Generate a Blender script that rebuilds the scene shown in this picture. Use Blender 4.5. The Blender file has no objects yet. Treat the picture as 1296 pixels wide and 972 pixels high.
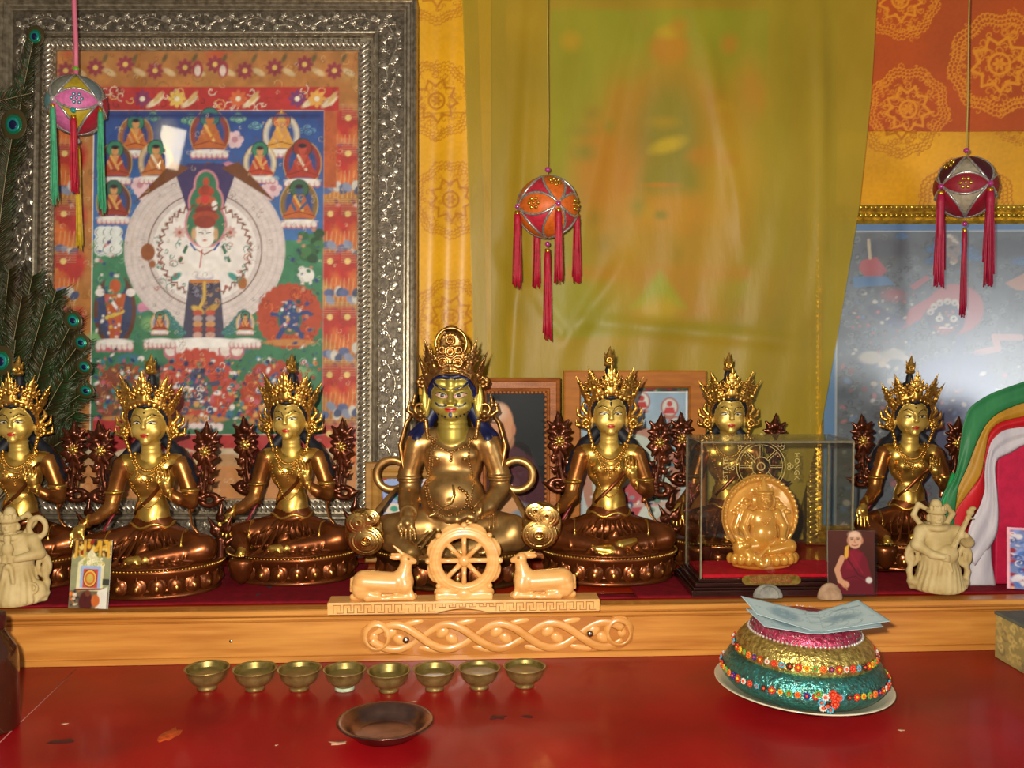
import bpy, math, random
import numpy as np
from mathutils import Vector, Matrix, Quaternion
from mathutils.bvhtree import BVHTree

random.seed(7)
RNG = np.random.default_rng(11)
PI = math.pi
SC = bpy.context.scene
COL = SC.collection

# ------------------------------------------------------------------ camera
FPX = 1170.0                      # focal length in pixels of the 1296 x 972 frame
CAM_H = 0.573                     # camera height over the red table top (table top = 0)
PITCH = math.radians(2.5)
cam_d = bpy.data.cameras.new('camera')
cam_d.sensor_width = 36.0
cam_d.lens = 36.0 * FPX / 1296.0
cam_d.clip_start = 0.02
cam = bpy.data.objects.new('camera', cam_d)
COL.objects.link(cam)
cam.location = (0, 0, CAM_H)
cam.rotation_euler = (PI / 2 - PITCH, 0, 0)
SC.camera = cam

# ------------------------------------------------------------------ world (dim warm room)
w = bpy.data.worlds.new('room_light')
SC.world = w
w.use_nodes = True
bg = w.node_tree.nodes['Background']
bg.inputs[0].default_value = (0.80, 0.72, 0.62, 1)
bg.inputs[1].default_value = 0.22

# ------------------------------------------------------------------ lamps
def light(name, kind, loc, energy, color, size=0.1, target=None, size_y=None):
    d = bpy.data.lights.new(name, kind)
    d.energy = energy
    d.color = color
    if kind == 'AREA':
        d.shape = 'RECTANGLE'
        d.size = size
        d.size_y = size_y or size
    else:
        d.shadow_soft_size = size
    o = bpy.data.objects.new(name, d)
    COL.objects.link(o)
    o.location = loc
    if target is not None:
        o.rotation_euler = (Vector(target) - Vector(loc)).to_track_quat('-Z', 'Y').to_euler()
    return o

# the camera's own flash, just left of and above the lens
light('flash_lamp', 'POINT', (-0.055, 0.0, CAM_H + 0.05), 165.0, (1.0, 0.92, 0.78), 0.014)
# daylight through a window of the room, behind the camera to the right
light('window_daylight', 'AREA', (2.85, -1.25, 0.44), 20.0, (0.93, 0.97, 1.0), 1.0, (0.6, 2.0, 0.35), 0.85)
# ceiling lamp of the room
light('ceiling_lamp', 'AREA', (-1.56, 0.05, 1.76), 0.7, (1.0, 0.85, 0.62), 0.11, (0.0, 1.9, 0.2), 0.19)

SC.view_settings.view_transform = 'Standard'
SC.view_settings.look = 'None'
SC.view_settings.exposure = 0.0
SC.view_settings.gamma = 1.0
SC.view_settings.use_curve_mapping = False
SC.cycles.max_bounces = 8
SC.cycles.transparent_max_bounces = 16

# ------------------------------------------------------------------ picture ray helpers: measure in the photograph, place in the room
_CA, _SA = math.cos(PITCH), math.sin(PITCH)
def ray(px, py):
    a, b = (px - 648.0) / FPX, -(py - 486.0) / FPX
    return Vector((a, _CA + b * _SA, -_SA + b * _CA))
def P(px, py, Y):
    d = ray(px, py)
    return Vector((0, 0, CAM_H)) + d * (Y / d.y)
def G(px, py, z):
    d = ray(px, py)
    return Vector((0, 0, CAM_H)) + d * ((z - CAM_H) / d.z)
def PL(px, py, pt, nrm):
    d = ray(px, py)
    o = Vector((0, 0, CAM_H))
    return o + d * ((Vector(pt) - o).dot(nrm) / d.dot(nrm))
def MPP(Y):
    return Y / FPX

# ------------------------------------------------------------------ colours and materials
def lin(c):
    if isinstance(c, str):
        c = c.lstrip('#')
        c = tuple(int(c[i:i + 2], 16) / 255 for i in (0, 2, 4))
    return tuple((x / 12.92 if x <= 0.04045 else ((x + 0.055) / 1.055) ** 2.4) for x in c[:3])

MATS = {}
def mat(name, color, rough=0.5, metal=0.0, noise=0.0, nscale=30.0, bump=0.0, bscale=60.0, coat=0.0, spec=0.5,
        sheen=0.0, color2=None, stretch=(1, 1, 1), trans=0.0, ior=1.45, alpha=1.0, coat_rough=0.1, detail=4.0):
    """Principled material whose colour varies with object-space noise between color and color2, with an optional noise relief."""
    if name in MATS:
        return MATS[name]
    m = bpy.data.materials.new(name)
    m.use_nodes = True
    nt = m.node_tree
    b = nt.nodes['Principled BSDF']
    c1 = lin(color)
    b.inputs['Base Color'].default_value = (*c1, 1)
    b.inputs['Roughness'].default_value = rough
    b.inputs['Metallic'].default_value = metal
    b.inputs['Coat Weight'].default_value = coat
    b.inputs['Coat Roughness'].default_value = coat_rough
    b.inputs['Specular IOR Level'].default_value = spec
    b.inputs['Sheen Weight'].default_value = sheen
    b.inputs['Transmission Weight'].default_value = trans
    b.inputs['IOR'].default_value = ior
    b.inputs['Alpha'].default_value = alpha
    if noise > 0 or color2 or bump > 0:
        tc = nt.nodes.new('ShaderNodeTexCoord')
        mp = nt.nodes.new('ShaderNodeMapping')
        mp.inputs['Scale'].default_value = stretch
        nt.links.new(tc.outputs['Object'], mp.inputs['Vector'])
    if noise > 0 or color2:
        n = nt.nodes.new('ShaderNodeTexNoise')
        n.inputs['Scale'].default_value = nscale
        n.inputs['Detail'].default_value = detail
        nt.links.new(mp.outputs[0], n.inputs['Vector'])
        r = nt.nodes.new('ShaderNodeValToRGB')
        c2 = lin(color2) if color2 else tuple(x * (1 - noise) for x in c1)
        r.color_ramp.elements[0].position = 0.35
        r.color_ramp.elements[1].position = 0.65
        r.color_ramp.elements[0].color = (*c2, 1)
        r.color_ramp.elements[1].color = (*c1, 1)
        nt.links.new(n.outputs['Fac'], r.inputs['Fac'])
        nt.links.new(r.outputs['Color'], b.inputs['Base Color'])
    if bump > 0:
        n2 = nt.nodes.new('ShaderNodeTexNoise')
        n2.inputs['Scale'].default_value = bscale
        n2.inputs['Detail'].default_value = 3
        nt.links.new(mp.outputs[0], n2.inputs['Vector'])
        bp = nt.nodes.new('ShaderNodeBump')
        bp.inputs['Strength'].default_value = bump
        bp.inputs['Distance'].default_value = 0.004
        nt.links.new(n2.outputs['Fac'], bp.inputs['Height'])
        nt.links.new(bp.outputs[0], b.inputs['Normal'])
    MATS[name] = m
    return m

def attr_mat(name, rough=0.6, spec=0.4, metal=0.0, bump_from_color=0.0, coat=0.0, sheen=0.0):
    """Flat print or weave: the colour comes from the surface's own 'Col' attribute."""
    if name in MATS:
        return MATS[name]
    m = bpy.data.materials.new(name)
    m.use_nodes = True
    nt = m.node_tree
    b = nt.nodes['Principled BSDF']
    a = nt.nodes.new('ShaderNodeVertexColor')
    a.layer_name = 'Col'
    nt.links.new(a.outputs['Color'], b.inputs['Base Color'])
    b.inputs['Roughness'].default_value = rough
    b.inputs['Specular IOR Level'].default_value = spec
    b.inputs['Metallic'].default_value = metal
    b.inputs['Coat Weight'].default_value = coat
    b.inputs['Sheen Weight'].default_value = sheen
    if bump_from_color:
        bp = nt.nodes.new('ShaderNodeBump')
        bp.inputs['Strength'].default_value = bump_from_color
        bp.inputs['Distance'].default_value = 0.003
        nt.links.new(a.outputs['Color'], bp.inputs['Height'])
        nt.links.new(bp.outputs[0], b.inputs['Normal'])
    MATS[name] = m
    return m

def glass_mat(name, tint=(1, 1, 1), rough=0.02, refl=0.5, haze=0.0, haze_col=(1, 1, 1)):
    """Thin clear sheet: fresnel mix of a transparent and a glossy closure, with an optional diffuse share as painted haze."""
    if name in MATS:
        return MATS[name]
    m = bpy.data.materials.new(name)
    m.use_nodes = True
    nt = m.node_tree
    out = nt.nodes['Material Output']
    nt.nodes.remove(nt.nodes['Principled BSDF'])
    tr = nt.nodes.new('ShaderNodeBsdfTransparent')
    tr.inputs[0].default_value = (*tint, 1)
    gl = nt.nodes.new('ShaderNodeBsdfGlossy')
    gl.inputs['Roughness'].default_value = rough
    lw = nt.nodes.new('ShaderNodeLayerWeight')            # the same from both sides of the sheet
    lw.inputs[0].default_value = 0.5
    pw = nt.nodes.new('ShaderNodeMath'); pw.operation = 'POWER'; pw.inputs[1].default_value = 5.0
    ma = nt.nodes.new('ShaderNodeMath'); ma.operation = 'MULTIPLY_ADD'; ma.inputs[1].default_value = .7; ma.inputs[2].default_value = .02 + refl * .06
    nt.links.new(lw.outputs['Facing'], pw.inputs[0]); nt.links.new(pw.outputs[0], ma.inputs[0])
    mx = nt.nodes.new('ShaderNodeMixShader')
    nt.links.new(ma.outputs[0], mx.inputs[0])
    nt.links.new(tr.outputs[0], mx.inputs[1])
    nt.links.new(gl.outputs[0], mx.inputs[2])
    last = mx
    if haze:
        df = nt.nodes.new('ShaderNodeBsdfDiffuse')
        df.inputs[0].default_value = (*haze_col, 1)
        m2 = nt.nodes.new('ShaderNodeMixShader')
        m2.inputs[0].default_value = haze
        nt.links.new(mx.outputs[0], m2.inputs[1])
        nt.links.new(df.outputs[0], m2.inputs[2])
        last = m2
    nt.links.new(last.outputs[0], out.inputs['Surface'])
    MATS[name] = m
    return m

# ------------------------------------------------------------------ objects
def tag(o, label=None, cat=None, group=None, kind=None):
    if label: o['label'] = label
    if cat: o['category'] = cat
    if group: o['group'] = group
    if kind: o['kind'] = kind
    return o
def empty(name, loc=(0, 0, 0), rz=0.0, scale=1.0, rot=None):
    o = bpy.data.objects.new(name, None)
    o.empty_display_size = 0.02
    COL.objects.link(o)
    o.location = loc
    o.rotation_euler = rot if rot else (0, 0, rz)
    o.scale = (scale,) * 3
    return o
def inst(name, me, parent=None, loc=(0, 0, 0), rot=(0, 0, 0), scale=(1, 1, 1)):
    o = bpy.data.objects.new(name, me)
    COL.objects.link(o)
    o.location = loc
    o.rotation_euler = rot
    o.scale = scale if hasattr(scale, '__len__') else (scale,) * 3
    if parent: o.parent = parent
    return o
def copy_tree(o, parent=None):
    c = o.copy()
    COL.objects.link(c)
    if parent: c.parent = parent
    for ch in list(o.children):
        copy_tree(ch, c)
    return c

def mesh_from(name, v, f, mats, mi=None, smooth=True):
    me = bpy.data.meshes.new(name)
    me.from_pydata([tuple(p) for p in v], [], [tuple(q) for q in f])
    for m in (mats if isinstance(mats, (list, tuple)) else [mats]):
        me.materials.append(m)
    n = len(me.polygons)
    if mi is not None and n:
        me.polygons.foreach_set('material_index', np.asarray(mi, dtype=np.int32))
    if n:
        me.polygons.foreach_set('use_smooth', np.full(n, bool(smooth)))
    me.update()
    return me

class MB:
    """Collects shapes into one mesh."""
    def __init__(self):
        self.v, self.f, self.m = [], [], []
    def add(self, v, f, m=0):
        b = len(self.v)
        self.v += [Vector(p) for p in v]
        self.f += [tuple(i + b for i in q) for q in f]
        self.m += [m] * len(f)
        return self
    def box(self, c, s, m=0, rot=None, top=1.0):
        v = []
        for z in (-.5, .5):
            k = top if z > 0 else 1.0
            for x, y in ((-.5, -.5), (.5, -.5), (.5, .5), (-.5, .5)):
                p = Vector((x * s[0] * k, y * s[1] * k, z * s[2]))
                if rot is not None: p = rot @ p
                v.append(p + Vector(c))
        return self.add(v, [(3, 2, 1, 0), (4, 5, 6, 7), (0, 1, 5, 4), (1, 2, 6, 5), (2, 3, 7, 6), (3, 0, 4, 7)], m)
    def lathe(self, prof, n=32, c=(0, 0, 0), sx=1.0, sy=1.0, m=0, cap=True, t=None):
        v, f = [], []
        for r, z in prof:
            for i in range(n):
                a = 2 * PI * i / n
                v.append(Vector((r * sx * math.cos(a), r * sy * math.sin(a), z)) + Vector(c))
        for j in range(len(prof) - 1):
            for i in range(n):
                k = (i + 1) % n
                f.append((j * n + i, j * n + k, (j + 1) * n + k, (j + 1) * n + i))
        if cap:
            if prof[0][0] > 1e-6: f.append(tuple(range(n))[::-1])
            if prof[-1][0] > 1e-6: f.append(tuple(range((len(prof) - 1) * n, len(prof) * n)))
        if t is not None: v = [t @ p for p in v]
        return self.add(v, f, m)
    def tube(self, pts, rad, n=6, m=0, flat=1.0, closed=False):
        pts = [Vector(p) for p in pts]
        k = len(pts)
        rad = rad if hasattr(rad, '__len__') else [rad] * k
        v, f = [], []
        up = Vector((0.12, 0.2, 0.97))
        prev = None
        for i in range(k):
            a = pts[(i - 1) % k] if (closed or i > 0) else pts[i]
            b = pts[(i + 1) % k] if (closed or i < k - 1) else pts[i]
            t = (b - a)
            t = t.normalized() if t.length > 1e-9 else Vector((0, 0, 1))
            if prev is None:
                x = t.cross(up)
                if x.length < 1e-3: x = t.cross(Vector((1, 0, 0)))
            else:
                x = prev - t * prev.dot(t)
            x.normalize()
            prev = x
            y = t.cross(x)
            for j in range(n):
                an = 2 * PI * j / n
                v.append(pts[i] + x * math.cos(an) * rad[i] + y * math.sin(an) * rad[i] * flat)
        for i in range(k if closed else k - 1):
            q = (i + 1) % k
            for j in range(n):
                l = (j + 1) % n
                f.append((i * n + j, i * n + l, q * n + l, q * n + j))
        if not closed:
            f.append(tuple(range(n))[::-1])
            f.append(tuple(range((k - 1) * n, k * n)))
        return self.add(v, f, m)
    def ball(self, c, r, m=0, nu=8, nv=5, rot=None):
        r = r if hasattr(r, '__len__') else (r, r, r)
        v, f = [Vector((0, 0, -1))], []
        for j in range(1, nv):
            th = PI * j / nv
            for i in range(nu):
                a = 2 * PI * i / nu
                v.append(Vector((math.sin(th) * math.cos(a), math.sin(th) * math.sin(a), -math.cos(th))))
        v.append(Vector((0, 0, 1)))
        for i in range(nu):
            k = (i + 1) % nu
            f.append((0, 1 + k, 1 + i))
            for j in range(nv - 2):
                f.append((1 + j * nu + i, 1 + j * nu + k, 1 + (j + 1) * nu + k, 1 + (j + 1) * nu + i))
            f.append((1 + (nv - 2) * nu + i, 1 + (nv - 2) * nu + k, len(v) - 1))
        out = []
        for p in v:
            q = Vector((p.x * r[0], p.y * r[1], p.z * r[2]))
            if rot is not None: q = rot @ q
            out.append(q + Vector(c))
        return self.add(out, f, m)
    def prism(self, poly, y0, y1, m=0, t=None):
        """Outline in x,z extruded along y."""
        n = len(poly)
        v = [Vector((p[0], y0, p[1])) for p in poly] + [Vector((p[0], y1, p[1])) for p in poly]
        f = [tuple(range(n)), tuple(range(n, 2 * n))[::-1]]
        f += [(i, i + n, (i + 1) % n + n, (i + 1) % n) for i in range(n)]
        if t is not None: v = [t @ p for p in v]
        return self.add(v, f, m)
    def grid(self, fn, nu, nv, m=0):
        v = [fn(i / nu, j / nv) for j in range(nv + 1) for i in range(nu + 1)]
        f = [(j * (nu + 1) + i, j * (nu + 1) + i + 1, (j + 1) * (nu + 1) + i + 1, (j + 1) * (nu + 1) + i) for j in range(nv) for i in range(nu)]
        return self.add(v, f, m)
    def mesh(self, name, mats, smooth=True, scale=1.0):
        v = [p * scale for p in self.v] if scale != 1.0 else self.v
        return mesh_from(name, v, self.f, mats, self.m, smooth)
    def obj(self, name, mats, parent=None, loc=(0, 0, 0), rot=(0, 0, 0), smooth=True, bevel=0.0, scale=1.0, sharp=None, solid=0.0):
        o = inst(name, self.mesh(name, mats, smooth, scale), parent, loc, rot)
        if solid:
            s = o.modifiers.new('solid', 'SOLIDIFY')
            s.thickness = solid
            s.offset = 0
        if bevel:
            b = o.modifiers.new('bevel', 'BEVEL')
            b.width = bevel
            b.segments = 2
            b.limit_method = 'ANGLE'
        return o

def flat_shade(o):
    o.data.polygons.foreach_set('use_smooth', np.zeros(len(o.data.polygons), dtype=bool))
    return o

# ------------------------------------------------------------------ signed-distance sculpting: one continuous surface from many blended forms
class SDF:
    def __init__(self, lo, hi, h):
        self.lo, self.h = np.array(lo, float), h
        n = np.ceil((np.array(hi, float) - self.lo) / h).astype(int) + 1
        self.n = n
        self.d = np.full(tuple(n), 1e3, np.float32)
        self.m = np.zeros(tuple(n), np.int8)
        self.ax = [self.lo[i] + h * np.arange(n[i]) for i in range(3)]
    def _reg(self, lo, hi, pad):
        s = []
        for i in range(3):
            a = int(max(0, math.floor((lo[i] - pad - self.lo[i]) / self.h)))
            b = int(min(self.n[i], math.ceil((hi[i] + pad - self.lo[i]) / self.h) + 1))
            if b <= a: return None, None
            s.append(slice(a, b))
        g = [self.ax[i][s[i]].reshape([-1 if j == i else 1 for j in range(3)]) for i in range(3)]
        return tuple(s), g
    def _put(self, s, d, k, m, cut=False):
        a = self.d[s]
        d = d.astype(np.float32)
        if cut:
            self.d[s] = -self._sm(-a, d, k)
            return
        self.m[s] = np.where(d < a, m, self.m[s])
        self.d[s] = self._sm(a, d, k)
    @staticmethod
    def _sm(a, b, k):
        if k <= 0: return np.minimum(a, b)
        h = np.clip(.5 + .5 * (a - b) / k, 0, 1)
        return a * (1 - h) + b * h - k * h * (1 - h)
    def cap(self, a, b, ra, rb=None, k=3.0, m=0, cut=False, sq=(1, 1, 1)):
        rb = ra if rb is None else rb
        a, b = np.array(a, float), np.array(b, float)
        R = max(ra, rb)
        s, g = self._reg(np.minimum(a, b) - R, np.maximum(a, b) + R, k + 3 * self.h)
        if s is None: return self
        ab = b - a
        L = max(float(ab @ ab), 1e-9)
        t = np.clip(((g[0] - a[0]) * ab[0] + (g[1] - a[1]) * ab[1] + (g[2] - a[2]) * ab[2]) / L, 0, 1)
        d = np.sqrt((g[0] - a[0] - t * ab[0]) ** 2 + (g[1] - a[1] - t * ab[1]) ** 2 + (g[2] - a[2] - t * ab[2]) ** 2) - (ra + (rb - ra) * t)
        self._put(s, d, k, m, cut)
        return self
    def chain(self, pts, rad, k=3.0, m=0):
        rad = rad if hasattr(rad, '__len__') else [rad] * len(pts)
        for i in range(len(pts) - 1):
            self.cap(pts[i], pts[i + 1], rad[i], rad[i + 1], k, m)
        return self
    def ell(self, c, r, k=3.0, m=0, rot=None, cut=False):
        r = np.array(r if hasattr(r, '__len__') else (r, r, r), float)
        c = np.array(c, float)
        R = r if rot is None else np.full(3, r.max())
        s, g = self._reg(c - R, c + R, k + 3 * self.h)
        if s is None: return self
        x, y, z = g[0] - c[0], g[1] - c[1], g[2] - c[2]
        if rot is not None:
            M = np.array(rot.inverted() if isinstance(rot, Matrix) else Matrix.Rotation(-rot[0], 3, rot[1]))
            x, y, z = (M[i][0] * x + M[i][1] * y + M[i][2] * z for i in range(3))
        k0 = np.sqrt((x / r[0]) ** 2 + (y / r[1]) ** 2 + (z / r[2]) ** 2)
        k1 = np.sqrt((x / r[0] ** 2) ** 2 + (y / r[1] ** 2) ** 2 + (z / r[2] ** 2) ** 2)
        d = np.where(k1 > 1e-6, k0 * (k0 - 1) / np.maximum(k1, 1e-6), -r.min())
        self._put(s, d, k, m, cut)
        return self
    def box(self, c, hs, rnd=0.0, k=2.0, m=0, cut=False):
        c, hs = np.array(c, float), np.array(hs, float)
        s, g = self._reg(c - hs, c + hs, k + 3 * self.h)
        if s is None: return self
        q = [np.abs(g[i] - c[i]) - (hs[i] - rnd) for i in range(3)]
        d = np.sqrt(np.maximum(q[0], 0) ** 2 + np.maximum(q[1], 0) ** 2 + np.maximum(q[2], 0) ** 2) + np.minimum(np.maximum(np.maximum(q[0], q[1]), q[2]), 0) - rnd
        self._put(s, d, k, m, cut)
        return self
    def ring(self, c, R, r, k=2.0, m=0, axis=2, sx=1.0, sy=1.0, cut=False):
        """Torus; R is measured along the first in-plane axis, squeezed by sx / sy."""
        c = np.array(c, float)
        e = np.array([R * sx + r, R * sy + r, R * sx + r])
        e[axis] = r
        s, g = self._reg(c - e, c + e, k + 3 * self.h)
        if s is None: return self
        o = [i for i in range(3) if i != axis]
        q = np.sqrt(((g[o[0]] - c[o[0]]) / sx) ** 2 + ((g[o[1]] - c[o[1]]) / sy) ** 2) - R
        d = np.sqrt((q * min(sx, sy)) ** 2 + (g[axis] - c[axis]) ** 2) - r
        self._put(s, d, k, m, cut)
        return self
    def floor(self, z):
        self.d = np.maximum(self.d, (z - self.ax[2]).astype(np.float32)[None, None, :])
        return self
    def mesh(self, smooth=1):
        d = self.d
        ins = d < 0
        nx, ny, nz = d.shape
        cs = np.zeros((nx - 1, ny - 1, nz - 1), np.int8)
        corners = [(i, j, k) for i in (0, 1) for j in (0, 1) for k in (0, 1)]
        for i, j, k in corners:
            cs += ins[i:nx - 1 + i, j:ny - 1 + j, k:nz - 1 + k]
        act = (cs > 0) & (cs < 8)
        idx = np.argwhere(act)
        N = len(idx)
        vid = np.full(act.shape, -1, np.int64)
        vid[act] = np.arange(N)
        acc = np.zeros((N, 3))
        cnt = np.zeros(N)
        val = {c: np.clip(d[idx[:, 0] + c[0], idx[:, 1] + c[1], idx[:, 2] + c[2]], -50, 50) for c in corners}
        for c0 in corners:
            for ax in range(3):
                if c0[ax]: continue
                c1 = tuple(1 if q == ax else c0[q] for q in range(3))
                a, b = val[c0], val[c1]
                x = (a < 0) != (b < 0)
                t = np.where(x, a / np.where(x, a - b, 1), 0)
                for q in range(3):
                    acc[:, q] += np.where(x, c0[q] + (t if q == ax else 0), 0)
                cnt += x
        v = self.lo + self.h * (idx + acc / cnt[:, None])
        quads, qm = [], []
        for ax in range(3):
            o = [i for i in range(3) if i != ax]
            a = [slice(None)] * 3; b = [slice(None)] * 3
            for q in o:
                a[q] = slice(1, d.shape[q] - 1); b[q] = slice(1, d.shape[q] - 1)
            a[ax] = slice(0, d.shape[ax] - 1); b[ax] = slice(1, d.shape[ax])
            ia, ib = ins[tuple(a)], ins[tuple(b)]
            for flip in (0, 1):
                e = np.argwhere((ia & ~ib) if flip == 0 else (~ia & ib))
                if not len(e): continue
                e = e + np.array([0 if q == ax else 1 for q in range(3)])
                def cell(du, dv):
                    p = e.copy(); p[:, o[0]] -= du; p[:, o[1]] -= dv
                    return vid[p[:, 0], p[:, 1], p[:, 2]]
                q4 = np.stack([cell(1, 1), cell(0, 1), cell(0, 0), cell(1, 0)], 1)
                if (flip == 1) != (ax == 1): q4 = q4[:, ::-1]
                quads.append(q4)
                inner = e.copy()
                if flip: inner[:, ax] += 1
                qm.append(self.m[inner[:, 0], inner[:, 1], inner[:, 2]])
        f = np.concatenate(quads)
        fm = np.concatenate(qm)
        ok = (f >= 0).all(1)
        f, fm = f[ok], fm[ok]
        for _ in range(smooth):
            s = np.zeros_like(v); c = np.zeros(len(v))
            for i in range(4):
                for j in (1, 3):
                    np.add.at(s, f[:, i], v[f[:, (i + j) % 4]])
                    np.add.at(c, f[:, i], 1)
            v = v * .5 + .5 * s / np.maximum(c, 1)[:, None]
        return v, f, fm
    def build(self, name, mats, scale=1.0, smooth=1):
        v, f, fm = self.mesh(smooth)
        self.out = (v * scale, f)
        me = bpy.data.meshes.new(name)
        me.vertices.add(len(v)); me.vertices.foreach_set('co', (v * scale).astype(np.float32).ravel())
        me.loops.add(len(f) * 4); me.loops.foreach_set('vertex_index', f.astype(np.int32).ravel())
        me.polygons.add(len(f))
        me.polygons.foreach_set('loop_start', np.arange(len(f), dtype=np.int32) * 4)
        for m in (mats if isinstance(mats, (list, tuple)) else [mats]): me.materials.append(m)
        me.polygons.foreach_set('material_index', fm.astype(np.int32))
        me.polygons.foreach_set('use_smooth', np.ones(len(f), bool))
        me.update(calc_edges=True)
        me.validate()
        return me

# ------------------------------------------------------------------ canvas: flat print, painted into a colour attribute of its own surface
class Canvas:
    def __init__(self, x0, y0, x1, y1, step, base):
        self.x0, self.y0, self.x1, self.y1 = x0, y0, x1, y1
        self.nx, self.ny = int(round((x1 - x0) / step)) + 1, int(round((y1 - y0) / step)) + 1
        self.ax = np.linspace(x0, x1, self.nx); self.ay = np.linspace(y0, y1, self.ny)
        self.sx, self.sy = self.ax[1] - self.ax[0], self.ay[1] - self.ay[0]
        self.a = np.empty((self.ny, self.nx, 3), np.float32)
        self.a[:] = lin(base)
        self.r = np.random.default_rng(5)
    def _reg(self, x0, y0, x1, y1, pad=1.5):
        i0 = max(0, int((x0 - pad - self.x0) / self.sx)); i1 = min(self.nx, int((x1 + pad - self.x0) / self.sx) + 2)
        j0 = max(0, int((y0 - pad - self.y0) / self.sy)); j1 = min(self.ny, int((y1 + pad - self.y0) / self.sy) + 2)
        if i1 <= i0 or j1 <= j0: return None
        return (slice(j0, j1), slice(i0, i1)), self.ax[None, i0:i1], self.ay[j0:j1, None]
    def _mix(self, s, al, c):
        al = np.clip(al, 0, 1)[..., None]
        self.a[s] = self.a[s] * (1 - al) + np.array(lin(c), np.float32) * al
    def ell(self, cx, cy, rx, ry, c, a=1.0, soft=0.8, rot=0.0):
        R = max(rx, ry) if rot else 0
        q = self._reg(cx - (R or rx), cy - (R or ry), cx + (R or rx), cy + (R or ry), 1.5 + soft)
        if not q: return self
        s, X, Y = q
        x, y = X - cx, Y - cy
        if rot:
            x, y = x * math.cos(rot) + y * math.sin(rot), -x * math.sin(rot) + y * math.cos(rot)
        d = (np.sqrt((x / rx) ** 2 + (y / ry) ** 2) - 1) * min(rx, ry)
        self._mix(s, a * (0.5 - d / (2 * soft)), c)
        return self
    def rect(self, x0, y0, x1, y1, c, a=1.0, soft=0.6):
        q = self._reg(x0, y0, x1, y1, 1.5 + soft)
        if not q: return self
        s, X, Y = q
        d = np.maximum(np.maximum(x0 - X, X - x1), np.maximum(y0 - Y, Y - y1))
        self._mix(s, a * (0.5 - d / (2 * soft)), c)
        return self
    def vgrad(self, x0, y0, x1, y1, c0, c1):
        q = self._reg(x0, y0, x1, y1, 0)
        s, X, Y = q
        t = np.clip((Y - y0) / (y1 - y0), 0, 1) + 0 * X
        t = t[..., None]
        self.a[s] = np.array(lin(c0), np.float32) * (1 - t) + np.array(lin(c1), np.float32) * t
        return self
    def poly(self, pts, c, a=1.0, soft=0.7):
        xs = [p[0] for p in pts]; ys = [p[1] for p in pts]
        q = self._reg(min(xs), min(ys), max(xs), max(ys), 1.5 + soft)
        if not q: return self
        s, X, Y = q
        ins = np.zeros((Y.shape[0], X.shape[1]), bool)
        dist = np.full(ins.shape, 1e9)
        n = len(pts)
        for i in range(n):
            (ax, ay), (bx, by) = pts[i], pts[(i + 1) % n]
            if ay != by:
                ins ^= ((ay > Y) != (by > Y)) & (X < (bx - ax) * (Y - ay) / (by - ay) + ax)
            L = (bx - ax) ** 2 + (by - ay) ** 2 + 1e-9
            t = np.clip(((X - ax) * (bx - ax) + (Y - ay) * (by - ay)) / L, 0, 1)
            dist = np.minimum(dist, np.hypot(X - ax - t * (bx - ax), Y - ay - t * (by - ay)))
        d = np.where(ins, -dist, dist)
        self._mix(s, a * (0.5 - d / (2 * soft)), c)
        return self
    def line(self, pts, w, c, a=1.0, soft=0.6):
        for i in range(len(pts) - 1):
            (ax, ay), (bx, by) = pts[i], pts[i + 1]
            q = self._reg(min(ax, bx) - w, min(ay, by) - w, max(ax, bx) + w, max(ay, by) + w)
            if not q: continue
            s, X, Y = q
            L = (bx - ax) ** 2 + (by - ay) ** 2 + 1e-9
            t = np.clip(((X - ax) * (bx - ax) + (Y - ay) * (by - ay)) / L, 0, 1)
            d = np.hypot(X - ax - t * (bx - ax), Y - ay - t * (by - ay)) - w / 2
            self._mix(s, a * (0.5 - d / (2 * soft)), c)
        return self
    def arc(self, cx, cy, rx, ry, w, c, t0=0.0, t1=2 * PI, a=1.0, n=None):
        n = n or max(6, int(abs(t1 - t0) * max(rx, ry) / 3))
        return self.line([(cx + rx * math.cos(t0 + (t1 - t0) * i / n), cy + ry * math.sin(t0 + (t1 - t0) * i / n)) for i in range(n + 1)], w, c, a)
    def flower(self, cx, cy, r, c, cc, n=8, a=1.0):
        for i in range(n):
            t = 2 * PI * i / n
            self.ell(cx + r * .6 * math.cos(t), cy + r * .6 * math.sin(t), r * .45, r * .26, c, a, rot=t)
        self.ell(cx, cy, r * .3, r * .3, cc, a)
        return self
    def speck(self, x0, y0, x1, y1, n, r, cols, a=0.8):
        for _ in range(n):
            x, y = self.r.uniform(x0, x1), self.r.uniform(y0, y1)
            k = r * self.r.uniform(.5, 1.4)
            self.ell(x, y, k, k * self.r.uniform(.5, 1), cols[self.r.integers(len(cols))], a, rot=self.r.uniform(0, 3.1))
        return self
    def swirls(self, x0, y0, x1, y1, n, r, cols, w=1.0, a=0.7, test=None):
        for _ in range(n):
            x, y = self.r.uniform(x0, x1), self.r.uniform(y0, y1)
            if test and not test(x, y): continue
            k, t, dr = r * self.r.uniform(.5, 1.3), self.r.uniform(0, 6.28), self.r.choice([-1, 1])
            p = [(x + k * (1 - i / 9) * math.cos(t + dr * i * .75), y + k * (1 - i / 9) * math.sin(t + dr * i * .75)) for i in range(8)]
            self.line(p, w, cols[self.r.integers(len(cols))], a)
        return self
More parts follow.
